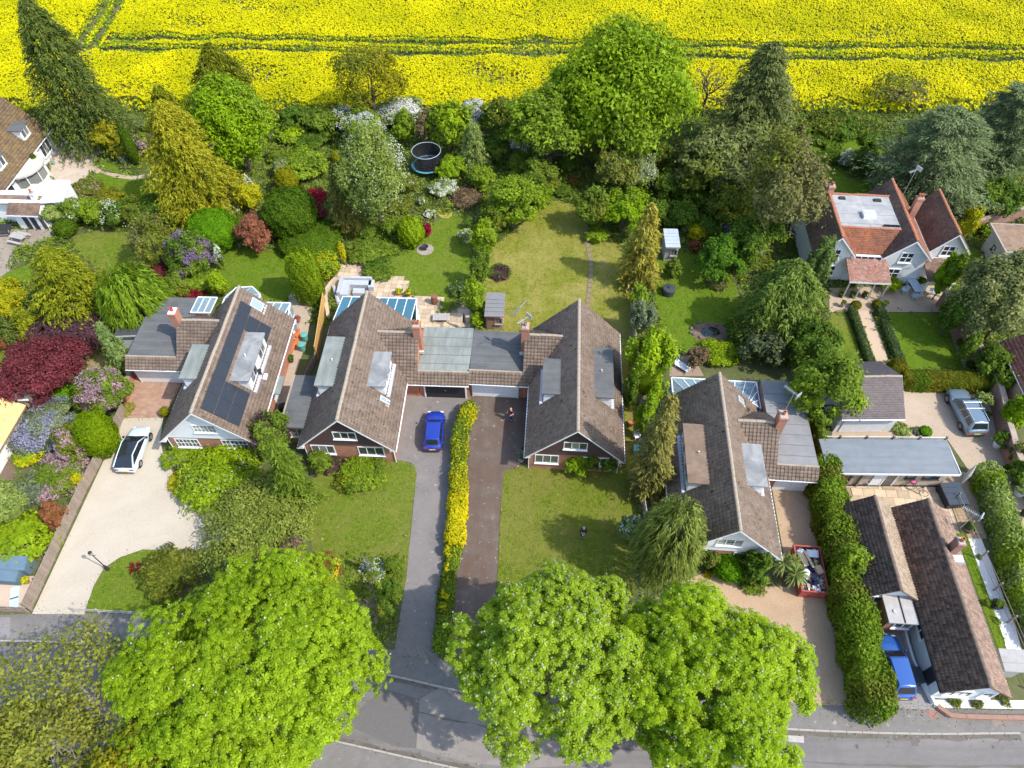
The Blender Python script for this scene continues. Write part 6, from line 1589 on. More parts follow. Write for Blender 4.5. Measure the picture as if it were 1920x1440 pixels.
plant('broad', leaf('grass_green_leaf',(90,140,30),(120,165,45),.4), (20.51,52.54,0,2.42,2.22), 'rounded green shrub mass on the shady lawn')  # leaf green used by this shrub alone
plant('broad', TANL, (20.53,51.69,0,1.07,0.3), 'buff plumed shrub at the edge of the shady lawn')
plant('broad', DEEP, (17.86,60.52,0,1.93,1.54), 'dark green bushes behind the blue grey shed')
plant('broad', DEEP, (20.11,65.26,0,2.37,1.07), 'deep green bushes under the grey pines')
plant('broad', RUST, (18.96,56.69,0,0.67,0.67), 'orange tinted plants beside the blue grey shed')
plant('broad', LIME, (19.05,42.25,0,1.86,0.52), 'lime green rounded shrub above the glass lean-to')
plant('broad', TWIG, (16.71,41.16,0,1.06,1.06), 'dried brown shrub beside the white lounger', cov=1.6)
plant('broad', MID, (16.13,52.82,0,0.85,1.04), 'mixed shrub between golden conifer and covered table')
# scrub closing the line along the field and between the gardens
for m_, t_, lb, bl in ((DEEP,(-26.2,79.38,0,2.36,1.38),'dark laurel like shrub right of the dense bright maple',None),(MID,(-23.18,78.37,0,2.34,1.57),'green hedge shrub below the olive yellow tree',None),(MID,(-20.88,79.08,0,1.57,1.57),'hedge shrub beside the left hawthorn at the field edge',F_WH),(FRESH,(-26.87,76.92,0,1.81,0.75),'light green shrub in front of the dark laurel like shrub',None),(DEEP,(-23.83,76.02,0,2.19,0.61),'shaded low shrub behind the wide fresh green shrub',None),
    (DEEP,(-15.02,73.24,0,1.5,1.5),'dark shrub at the back of the pale silver green tree',None),(DEEP,(-1.87,72.61,0,1.74,1.56),'deep green shrub right of the variegated holly',None),(MID,(0.92,69.62,0,1.71,1.33),'mid green shrub below the white blossom scrub',None),(DEEP,(6.33,71.25,0,1.74,0.92),'dark low shrub in the gap under the fresh green leaning tree',None),(RUST,(7.2,68.26,0,0.73,0.28),'small reddish shrub in the shaded gap beside the brick path',None),
    (DEEP,(16.79,70.48,0,1.59,1.93),'dark evergreen shrub between the largest tree and the pines',None),(MID,(17.2,66.14,0,1.66,1.47),'ivy green shrub right of the pale pear tree',None),(DEEP,(19.69,68.85,0,1.82,1.44),'dark shrub at the foot of the grey green pine',None),(MID,(35.31,78.31,0,1.57,0.74),'scrub at the field edge left of the rough grass strip',None),(OLIVE,(-12.22,66.46,0,1.43,1.24),'olive shrub left of the trampoline',F_CR),
    (TWIG,(-5.23,65.06,0,1.78,0.5),'brownish heather like mound below the variegated holly',None),(FRESH,(-3.29,67.26,0,1.56,1.37),'yellow green shrub between holly and birch',None),(OLIVE,(-12.48,63.78,0,1.41,0.4),'dull low shrub above the lime bush',None),(MID,(-12.7,59.38,0,1.24,1.05),'green shrub left of the lime bush',None),(MID,(-1.97,59.52,0,1.46,1.64),'green shrub at the foot of the birch',None),
    (FRESH,(2.94,64.53,0,1.64,1.26),'light shrub at the top corner of the dry lawn',None),(DEEP,(6.02,66.67,0,1.32,0.37),'dark groundcover mound at the head of the brick path',None),(MID,(15.36,60.95,0,1.37,1.55),'mid green shrub beside the golden orange conifer top',None),(DEEP,(24.57,58.96,0,1.56,1.75),'dark bush in shade left of the eucalyptus trunk',None),(DEEP,(23.29,54,0,1.39,1.76),'dark bush behind the rounded mass on the shady lawn',None),
    (MID,(-27.7,72.92,0,1.26,0.64),'low shrub under the bright maple near the gold bush',None),(TWIG,(-26.66,63.03,0,0.94,0.26),'dry grassy clump between swing and mound',None),(DEEP,(-29.34,60.51,0,0.92,0.48),'small dark shrub between the dome and the coral shrub',None),(MID,(-15.39,59.75,0,1.37,0.38),'leafy clump at the foot of the silver green tree',None),(FRESH,(-13.08,56.81,0,1.22,0.34),'light green perennials beside the stone path',None),
    (DEEP,(36.89,76.4,0,1.29,0.36),'dark scrub at the left end of the rough grass strip',None),(DEEP,(43.95,76.29,0,1.55,0.43),'dark scrub at the right end of the rough grass strip',None),(OLIVE,(26.26,61.18,0,1.37,1.37),'olive underwood below the second grey pine',None),(DEEP,(20.88,59.36,0,1.47,1.06),'dark green shrub behind the violet blue shrub',None),(MID,(38.44,74.96,0,1.28,0.36),'low tufts in the grass behind the picket fence',None)):
    plant('broad', m_, t_, lb, blossom=bl, bfrac=.15 if bl else 0)

for kd, m_, t_, lb in (('broad',PINE,(24.94,64.15,0.5,3.33,2.78),'olive grey pine crown low between tall pine and eucalyptus'),('broad',DEEP,(24,54.6,0.4,2.76,2.57),'dark leafy tree filling the space left of the eucalyptus trunk'),('conifer',CYPR,(22.29,44.18,0,2.3,3.57),'smaller cypress merged with the left side of the big green cypress'),('broad',DEEP,(26.29,41.06,0.3,2.07,2.48),'dark evergreen between the big cypress and the round tree'),('broad',leaf('sage_tree_leaf',(120,138,60),(152,166,86),.42),(29.18,50.39,0.3,1.42,3.34),'sage green tree against the left gable of the white house'),('broad',OLIVE,(23.08,60.76,0.3,2.48,2.1),'olive tree under the grey pines above the violet shrub')):
    plant(kd, m_, t_, lb)
# white house beds
for t_, lb in (((33.41,48.49,0,0.44,0.39),'left of two clipped balls at the head of the buff path'),((35.46,48.56,0,0.44,0.39),'right of two clipped balls at the head of the buff path')):
    plant('clip', CLIPB, t_, lb, name='topiary_ball', group='clipped balls by the buff path', L=.13)
plant('clip', CLIPG, (34.98,33.81,0,0.45,0.28), 'bright round ball at the end of the white topped trellis', name='topiary_ball', L=.13)
plant('clip', CLIPD, (41.82,43.7,0,0.35,0.35), 'small clipped ball in the bed by the curving wall', name='topiary_ball', L=.13)
plant('clip', CLIPD, (41.72,41.08,0,0.39,0.25), 'clipped ball at the lower corner of the front lawn', name='topiary_ball', L=.13)
hedge('left box hedge along the buff path', [(32.87,47.72),(32.61,40.91)], .75, .6, BOX, L=.14, bump=.03)
hedge('right box hedge along the buff path', [(35.55,47.72),(35.33,40.91)], .85, .6, BOX, L=.14, bump=.03)
hedge('clipped bronze green hedge between the front lawn and the gravel', [(35.24,38.94),(41.71,38.7)], 1.5, 1.5, CLIPB, mat2=CLIPD, L=.16, bump=.03)
plant('clip', CLIPB, (34.5,40.29,0,0.76,0.76), 'rounded bronze hedge end behind the garage corner', power=3)
plant('broad', LIME, (34.75,38.66,0,0.28,0.67), 'yellow green sprig at the garage corner')
plant('broad', PALEL, (33.01,34.03,0,0.72,0.2), 'leafy perennials along the white topped trellis', name='border_plant', cat='plant')
plant('broad', GREYL, (34.27,33.92,0,0.45,0.13), 'blue grey hosta beside the bright ball', name='border_plant', cat='plant')
plant('broad', RUST, (42.61,46.72,0,1.12,0.31), 'reddish bed plants at the head of the curving wall', name='border_plant', cat='plant')
plant('broad', MID, (40.61,41.36,0,0.57,2.08), 'dark bed plants along the curving wall', name='border_plant', cat='plant')
plant('broad', TANL, (40.94,31.06,0,0.61,1.1), 'dry pale grasses at the foot of the curving wall')
plant('broad', MID, (40.25,28.89,0,0.84,1.38), 'green shrub at the right edge near the white tubs')
for t_, lb in (((34.12,18.98,0,0.23,0.23),'upper small shrub in the white gravel strip'),((34.35,17.69,0,0.26,0.07),'lower small shrub in the white gravel strip'),((34.98,22.52,0,0.24,0.07),'little red plant in the white gravel strip')):
    plant('broad', MID, t_, lb, name='border_plant', cat='plant')
for t_, lb in (((29.27,12.39,0,0.42,0.12),'leftmost dry shrub in the white gravel by the pavement'),((30.72,12.32,0,0.42,0.12),'middle dry shrub in the white gravel by the pavement'),((32.56,12.49,0,0.39,0.11),'rightmost dry shrub in the white gravel by the pavement')):
    plant('broad', TANL, t_, lb, name='border_plant', cat='plant', blossom=MID, bfrac=.5)
hedge('clipped verge hedge across the road at the lower edge', [(-46,9.2),(-30,8.6)], 1.6, 1.5, MID, L=.22)

# ------------------------------------------------------------------ undergrowth, rough grass and the rape field
def scatter(name, n, xr, yr, mats, wts, L, zfun, excl=(), incl=(), upright=.5, clump=1, W=.5):
    X = RNG.uniform(*xr, n*3); Y = RNG.uniform(*yr, n*3)
    ok = np.ones(len(X), bool)
    if incl:
        ok = np.zeros(len(X), bool)
        for p in incl: ok |= inside([q[:2] for q in p], X, Y)
    for p in excl: ok &= ~inside([q[:2] for q in p], X, Y)
    X, Y = X[ok][:n], Y[ok][:n]; n = len(X)
    hgt = zfun(X,Y); out = []; mi = []
    pick = RNG.choice(len(mats), n, p=np.array(wts)/sum(wts))
    low = np.sin(X*.9+np.sin(Y*.7)*2)+np.sin(Y*1.1+X*.3); pick = np.where(low > 1.0, (pick+1)%len(mats), pick)
    for k in range(clump):
        P = np.stack([X+RNG.normal(size=n)*L*.6, Y+RNG.normal(size=n)*L*.6, np.maximum(hgt*RNG.uniform(.3,1,n),L*.12)],1)
        nn = unit(np.array([.1,-.1,upright*2])+RNG.normal(size=(n,3))*.55)
        q = rhomb(P, nn, L*RNG.uniform(.6,1.4,n), L*W*RNG.uniform(.7,1.3,n)); q[:,:,2] = np.maximum(q[:,:,2],.03)
        out.append(q); mi.append(pick)
    q = np.concatenate(out); o = obj_leaf(name, q, mats, None, mi=np.concatenate(mi)); o['kind'] = 'stuff'; return o
hgt_ = lambda X,Y: .14+.5*np.clip(np.sin(X*1.3+np.sin(Y*.8)*1.7)*np.sin(Y*1.1+X*.4)+.25,0,1)
BED = [[(-70.58,85.61),(71.28,85.61),(51.36,37.87),(28.94,40.29),(13.84,42.83),(11,44.14),(-18.86,46.18),(-33.15,49.75),(-41.76,24.52)]]
FB = [[(-17.72,31.76),(-7.83,31.13),(-7.57,24.52),(-8.13,15.86),(-14.88,16.41),(-18.65,18.29),(-25.12,18.29),(-20.47,26.34)], [(9.49,29.22),(14.66,29.22),(13.51,21.92),(17.89,20.07),(21.05,20.27),(14.22,19.07),(19.04,12.22),(-3.65,14.96),(-1.14,18.29),(8.58,20.27)], [(-49.2,40.29),(-33.54,36.7),(-35.42,21.08),(-40.14,21.08)]]
core_l = LAWNS+DRIVES
HR = [[(-33.5,31.5),(-20,31.2),(-19.5,45),(-33,47)],[(-19,31),(-9,30.5),(-8,46.5),(-17,47.5)],[(-8,37),(1,37),(1,43),(-8,43.3)],[(1,29.8),(9,29.6),(10,43.5),(2,44)],[(11.5,21.5),(19.5,21.5),(24,28),(22,37.5),(12,37.5)]]
scatter('undergrowth', 52000, (-70,70), (36,84), [MID,FRESH,DEEP,OLIVE,leaf('straw_leaf',(170,155,95),(190,175,115),.35),SILV], [4,4,2.5,2,1,1], .34, hgt_, excl=core_l+HR, incl=BED, clump=3)
scatter('undergrowth', 7000, (-46,30), (11,40), [MID,FRESH,OLIVE,leaf('straw_leaf',(170,155,95),(190,175,115),.35)], [3,3,2,1.5], .24, hgt_, excl=core_l+HR, incl=FB, clump=2)
wild = scatter('flower_meadow_plants', 2600, (-26,0), (14,26), [MID,DEEP,FRESH], [3,2,2], .2, lambda X,Y: .15+.2*RNG.random(len(X)), excl=DRIVES, incl=[[(-12.84,22.77),(-7.95,22.77),(-8.11,16.41),(-10.02,16.23),(-11.97,19.47)]], clump=2)
sheet('bare_patch', [(-11.37,19.07),(-10.46,19.79),(-9.32,19.27),(-9.06,18.29),(-9.78,17.34),(-11.01,17.53)], .02, surf('dry_earth', (.36,.25,.18),(.3,.2,.14),3,(.2,.17,.08),.8,.5, rough=1, ws=True), 1)
scatter('long_grass', 9000, (-85,85), (78,85.5), [leaf('long_grass_leaf',(125,150,70),(160,175,95),.35),MID,DEEP], [3,2,2], .5, lambda X,Y: .2+.35*RNG.random(len(X)), clump=2, upright=.2, W=.2)

# oilseed rape: green stems carrying yellow flower heads, with the tractor's wheelings pressed into it
sheet('field', [(-900,83),(900,83),(900,900),(-900,900)], .0, surf('field_soil', (.1,.11,.035),(.13,.11,.05),1.5,(.2,.15,.08),.2,.3, rough=1, ws=True))
RAPE = leaf('rape_flower', (252,226,2), (255,236,5), .12, .3, .11)
RAPE.node_tree.nodes
RAPG = leaf('rape_green', (140,165,30), (165,185,40), .4, .3)
def track(X, Y):
    d = np.full(X.shape, 9.0)
    for a, b in ((99.6,-.026),(96.6,-.026)): d = np.minimum(d, np.abs(Y-(a+b*X+.25*np.sin(X*.13)+.2*np.sin(X*.71+a)))*(1.12+.4*np.sin(X*.23+a*2)*np.sin(X*.09))+np.where(X < -57.5, 9, 0))
    for off in (0.0, 2.1):
        xc = -60.9+off-.06*(Y-99)-6*np.exp(-(Y-97)/3.0)*0; d = np.minimum(d, np.abs(X-xc)+np.where(Y < 97.5, 9, 0))
    return d
n = 330000
X = RNG.uniform(-112,112,n); Y = 83+RNG.random(n)**1.0*52; edge_ = 84.0+.8*np.sin(X*.35)+.6*np.sin(X*.9+2)-np.where((X > -22)&(X < 0),2.5,0)
d = track(X,Y); thin = np.clip(np.sin(X*.21+np.sin(Y*.4))*np.sin(Y*.33+X*.1)*np.sin(X*.07+1.3)*3-1.25,0,1)*.75
bare_ = np.exp(-((X+60.5)**2+((Y-98)*1.2)**2)/4.0)
keep = (Y > edge_) & (RNG.random(n) > thin) & ((d > .8) | ((d > .45) & (RNG.random(n) < .35))) & (RNG.random(n) > bare_*1.2)
X, Y, d = X[keep], Y[keep], d[keep]; n = len(X)
und = .18*np.sin(X*.6)*np.sin(Y*.5+1)
Z = 1.0+und+RNG.normal(size=n)*.055; lowg = d < 1.15; Z = np.where(lowg, Z*.75, Z)
nn = unit(np.array([.2,-.35,.8])+RNG.normal(size=(n,3))*.26)
q = rhomb(np.stack([X,Y,Z],1), nn, .3*RNG.uniform(.6,1.35,n), .23*RNG.uniform(.7,1.3,n))
g_ = RNG.random(n) < np.where(lowg,.55,.03); q[g_,:,2] -= .12
m2 = 110000
X2 = RNG.uniform(-112,112,m2); Y2 = RNG.uniform(82.5,135,m2); d2 = track(X2,Y2)
k2 = (Y2 > 82.6) & (RNG.random(m2) > np.exp(-((X2+60.5)**2+((Y2-98)*1.2)**2)/4.0)*1.2)&((d2>.28)|(RNG.random(m2)<.35)); X2, Y2, d2 = X2[k2], Y2[k2], d2[k2]; m2 = len(X2)
q2 = rhomb(np.stack([X2,Y2,np.where(d2<.5,.25,.66)+RNG.normal(size=m2)*.1],1), unit(np.array([0,-.4,.8])+RNG.normal(size=(m2,3))*.5), .6, .28)
allq = np.concatenate([q,q2]); mi = np.concatenate([g_.astype(int), ((d2 < 1.3)|(RNG.random(m2) < .3)).astype(int)])
rape = obj_leaf('rapeseed_crop', allq, [RAPE,RAPG], None, mi=mi); rape['kind'] = 'stuff'
# the crop runs on past the frame as a rolling flowered canopy
gx, gy = np.meshgrid(np.linspace(-600,600,161), np.linspace(134,700,90)); gz = 1.0+.15*np.sin(gx*.5)*np.sin(gy*.4)
V = np.stack([gx,gy,gz],-1).reshape(-1,3); ii = np.arange(89)[:,None]*161+np.arange(160)[None]; Q = np.stack([ii,ii+1,ii+162,ii+161],-1).reshape(-1,4)
far = fast('rapeseed_canopy', V, Q, surf('rape_canopy', lin((225,205,10)), lin((190,185,20)), 1.5, rough=1, ws=True, bump=.6, bscale=5)); far['kind'] = 'stuff'
for sgn in (-1,1):
    gx, gy = np.meshgrid(np.linspace(112*sgn,600*sgn,60), np.linspace(86,134,12)); V = np.stack([gx,gy,np.full(gx.shape,1.0)],-1).reshape(-1,3)
    ii = np.arange(11)[:,None]*60+np.arange(59)[None]; Q = np.stack([ii,ii+1,ii+61,ii+60],-1).reshape(-1,4)
    o = fast('rapeseed_canopy', V, Q if sgn > 0 else Q[:,::-1], MATS['rape_canopy']); o['kind'] = 'stuff'

scatter('grass_tufts', 26000, (-60,48), (12,76), [FRESH,OLIVE,CLIPG,leaf('dry_blade',(185,175,95),(200,190,120),.3)], [4,2,2,2], .15, lambda X,Y: .05+.06*RNG.random(len(X)), incl=LAWNS[:12]+LAWNS[15:18], upright=.5)
scatter('lawn_daisies', 900, (-30,46), (12,60), [F_WH,F_YE], [4,1], .05, lambda X,Y: np.full(X.shape,.06), incl=[LAWNS[1],LAWNS[5],LAWNS[7],LAWNS[13]], upright=2)

# fallen leaves and grit gathered along kerbs, drive edges and pavement
lit = []
for line, off, w_ in ((KN,.25,.5),(KN,-.9,.9),(KS,-.2,.5),(PB,-.1,.35)):
    L_ = np.array(line); L_ = L_[np.abs(L_[:,0]) < 45]; i = RNG.integers(0,len(L_),900); p = L_[i]+RNG.normal(size=(900,2))*np.array([.6,w_*.5])+np.array([0,-off])
    lit.append(np.stack([p[:,0],p[:,1],np.where(line is KN and off > 0,-.1,.012)*np.ones(900)],1))
for d_ in DRIVES[:6]:
    D = np.array([q[:2] for q in d_]); k = RNG.integers(0,len(D),260); f = RNG.random((260,1)); p = D[k]*(1-f)+D[(k+1)%len(D)]*f+RNG.normal(size=(260,2))*.22
    lit.append(np.stack([p[:,0],p[:,1],np.full(260,.03)],1))
lit = np.concatenate(lit); lit = lit[(lit[:,2] > 0)|(RNG.random(len(lit)) < .8)]
o = obj_leaf('leaf_litter', rhomb(lit, unit(np.array([0,0,1.0])+RNG.normal(size=(len(lit),3))*.3), RNG.uniform(.04,.13,len(lit)), RNG.uniform(.04,.1,len(lit))), [leaf('dead_leaf',(120,90,55),(150,120,75),.5),OLIVE,bark_p], None, mi=RNG.integers(0,3,len(lit))); o['kind'] = 'stuff'

# ------------------------------------------------------------------ cars
def car(label, front, rear, Lc, Wc, Hc, body, roofm=None, style='hatch', bars=False):
    f = Vector((front[0],front[1],0)); r = Vector((rear[0],rear[1],0)); c = (f+r)/2; d = f-r
    t = thing('parked_car', label, 'car', (c.x,c.y,.014), math.atan2(-d.x,d.y))
    h = Lc/2; w = Wc/2
    st = {'hatch':  [(-h,.74,.6),(-h+.12,.88,.86),(-h+.5,.97,.93),(-.4*h,1,.92),(.1*h,1,.92),(.42*h,.98,.9),(.62*h,.96,.86),(.82*h,.9,.78),(.95*h,.8,.68),(h,.68,.52)],
          'coupe':  [(-h,.78,.66),(-h+.1,.9,.92),(-h+.5,.98,.97),(-.4*h,1,.95),(.1*h,1,.93),(.42*h,.98,.92),(.62*h,.95,.88),(.82*h,.88,.8),(.95*h,.76,.68),(h,.62,.5)],
          'estate': [(-h,.8,.72),(-h+.1,.92,.98),(-h+.5,.98,1.02),(-.4*h,1,1.0),(.1*h,1,1.0),(.42*h,.99,.99),(.62*h,.97,.95),(.82*h,.93,.88),(.95*h,.84,.76),(h,.74,.6)]}[style]
    V = []; F_ = []; zb = .22 if style != 'estate' else .3
    for (y,wf,zt) in st:
        a = w*wf
        V += [(-a*.86,y,zb),(-a,y,zb+.2),(-a*1.0,y,zt*.78),(-a*.93,y,zt-.03),(-a*.6,y,zt+.015),(0,y,zt+.035),(a*.6,y,zt+.015),(a*.93,y,zt-.03),(a*1.0,y,zt*.78),(a,y,zb+.2),(a*.86,y,zb)]
    m = 11
    for i in range(len(st)-1):
        for k in range(m): F_.append((i*m+k,i*m+(k+1)%m,(i+1)*m+(k+1)%m,(i+1)*m+k))
    F_.append(tuple(range(m-1,-1,-1))); F_.append(tuple(range(len(V)-m,len(V))))
    b = MB(); b.add(V,F_); b.build('body', body, t, smooth=True)
    # cabin
    yb = {'hatch':(-h+.18,-h+.5,.12*h,.44*h),'coupe':(-h+.1,-h+.95,.06*h,.48*h),'estate':(-h+.14,-h+.42,.16*h,.46*h)}[style]
    zl = st[3][2]; wb, wr = w*.9, w*.72
    P = [(-wb,yb[0],zl),(wb,yb[0],zl),(wb,yb[3],zl-.03),(-wb,yb[3],zl-.03),(-wr*.92,yb[1],Hc-.04),(wr*.92,yb[1],Hc-.04),(wr,yb[2],Hc-.03),(-wr,yb[2],Hc-.03),(0,yb[1]+.05,Hc),(0,yb[2]-.05,Hc+.01)]
    cb = MB(); cb.add(P,[(0,1,5,8,4),(1,2,6,5),(2,3,7,9,6),(3,0,4,7),(4,8,9,7),(8,5,6,9)])
    co = cb.build('cabin', roofm if style == 'coupe' else body, t)
    bv = co.modifiers.new('edge','BEVEL'); bv.width = .09; bv.segments = 3; co.data.polygons.foreach_set('use_smooth',[True]*len(co.data.polygons))
    if style == 'coupe':
        for sx_ in (-1,1): MB().tube([(sx_*wb,yb[3]-.05,zl-.02),(sx_*(wr+.02),yb[2],Hc-.04),(sx_*(wr-.04),yb[1]+.1,Hc-.05),(sx_*(wb-.02),yb[0]+.06,zl+.02)],[.045,.05,.05,.07],6).build('roof_pillar', body, t, smooth=True)
    rf = MB(); rf.add([(-wr*.86,yb[1]+.1,Hc-.01),(0,yb[1]+.1,Hc+.018),(wr*.86,yb[1]+.1,Hc-.01),(wr*.9,yb[2]-.1,Hc+.0),(0,yb[2]-.1,Hc+.028),(-wr*.9,yb[2]-.1,Hc+.0)],[(0,1,4,5),(1,2,3,4)]); rf.build('roof_panel', roofm or body, t, smooth=True)
    Pv = [Vector(p) for p in P]
    def pane(name, q, s0=.1, s1=.12, off=.012):
        a,b_,c_,d_ = q
        g = [a.lerp(b_,s0).lerp(d_.lerp(c_,s0),s1), a.lerp(b_,1-s0).lerp(d_.lerp(c_,1-s0),s1), a.lerp(b_,1-s0).lerp(d_.lerp(c_,1-s0),1-s1), a.lerp(b_,s0).lerp(d_.lerp(c_,s0),1-s1)]
        n = (g[1]-g[0]).cross(g[2]-g[0]).normalized()
        MB().extr([p+n*.002 for p in g], n*off).build(name, car_gl, t)
    pane('rear_window', (Pv[0],Pv[1],Pv[5],Pv[4])); pane('windscreen', (Pv[2],Pv[3],Pv[7],Pv[6]), .07, .08)
    for (A,B,C_,D) in ((1,2,6,5),(3,0,4,7)):
        a,b_,c_,d_ = Pv[A],Pv[B],Pv[C_],Pv[D]
        for s in ((.07,.36),(.39,.64),(.67,.93)):
            pane('side_window', (a.lerp(b_,s[0]),a.lerp(b_,s[1]),d_.lerp(c_,s[1]),d_.lerp(c_,s[0])), .02, .14)
    rwh = .33 if style != 'estate' else .37
    for sx_ in (-1,1):
        for y in (-h*.58,h*.62):
            wo = MB().lathe([(.01,-.1),(rwh*.6,-.11),(rwh*.96,-.1),(rwh,-.06),(rwh,.06),(rwh*.96,.1),(rwh*.6,.11),(.01,.1)],16).build('wheel', rubber, t, smooth=True)
            wo.location = (sx_*(w-.1),y,rwh); wo.rotation_euler = (0,PI/2,0)
            MB().lathe([(.01,.115*sx_),(rwh*.62,.118*sx_),(rwh*.62,.09*sx_),(.01,.09*sx_)],12).build('rim', alloy, wo)
            MB().lathe([(rwh*1.02,-.02),(rwh*1.16,-.02),(rwh*1.16,.02),(rwh*1.02,.02)],16,ring=True).build('wheel_arch', black, wo).location = (0,0,sx_*.045)
        MB().ball((sx_*w*.62,h*.93,.66),(.2,.1,.08),8,5).build('headlight', glass('lamp_glass',(.6,.62,.62),.08), t)
        MB().box(sx_*w*.5,sx_*w*.86,-h-.01,-h+.06,.7,.8).build('tail_light', paint('red_lamp',(.35,.01,.015)), t)
        MB().box(sx_*(w*.98),sx_*(w*1.13),.36*h,.36*h+.14,zl-.02,zl+.12).build('door_mirror', body if style != 'coupe' else black, t)
        for y in (.05*h,-.25*h): MB().box(sx_*w*.985,sx_*w*1.012,y,y+.16,.78,.81).build('door_handle', body, t)
    MB().box(-.26,.26,-h-.025,-h-.005,.52,.63).build('number_plate', surf('yellow_plate',(.75,.55,.02),(.7,.5,.02)), t)
    MB().box(-.26,.26,h+.0,h+.02,.42,.52).build('number_plate', white, t)
    MB().box(-w*.72,w*.72,-h-.02,-h+.02,.3,.44).box(-w*.6,w*.6,h-.03,h+.01,.28,.4).build('bumper_trim', black, t)
    if bars:
        for s in (-1,1): MB().bar((s*wr*.92,yb[1]+.1,Hc+.06),(s*wr*.95,yb[2]-.05,Hc+.06),.04).build('roof_rail', steel, t)
        for y in (-.25*h,.02*h): MB().box(-wr*1.12,wr*1.12,y-.04,y+.04,Hc+.09,Hc+.13).build('roof_bar', white, t)
    return t
car('white sporty car with a black roof on the cream gravel drive', (-31.18,33.53), (-31.22,30.14), 4.35, 1.82, 1.45, paint('white_car_paint',(.55,.68,.74)), paint('black_roof_glass',(.02,.023,.027),.12), 'coupe')
car('bright blue hatchback parked on the grey asphalt drive', (-6.54,35.23), (-6.56,32.14), 3.9, 1.68, 1.48, paint('bright_blue_paint',(.012,.035,.27)), None, 'hatch')
car('grey blue estate car with white roof bars on the beige gravel', (38.89,37.45), (38.94,33.84), 4.75, 1.9, 1.68, paint('grey_blue_paint',(.17,.23,.28),.28,.35), glass('roof_glass',(.12,.17,.22),.08), 'estate', True)
car('mid blue people carrier on the grey setts beside the tall hedge', (25.76,16.42), (25.72,12.59), 4.25, 1.72, 1.62, paint('mid_blue_paint',(.018,.085,.31)), None, 'hatch')
car('dark blue car half hidden in the road under two chestnuts', (9.6,10.64), (5.86,11.09), 4.2, 1.74, 1.46, paint('navy_paint',(.01,.02,.1)), None, 'hatch')

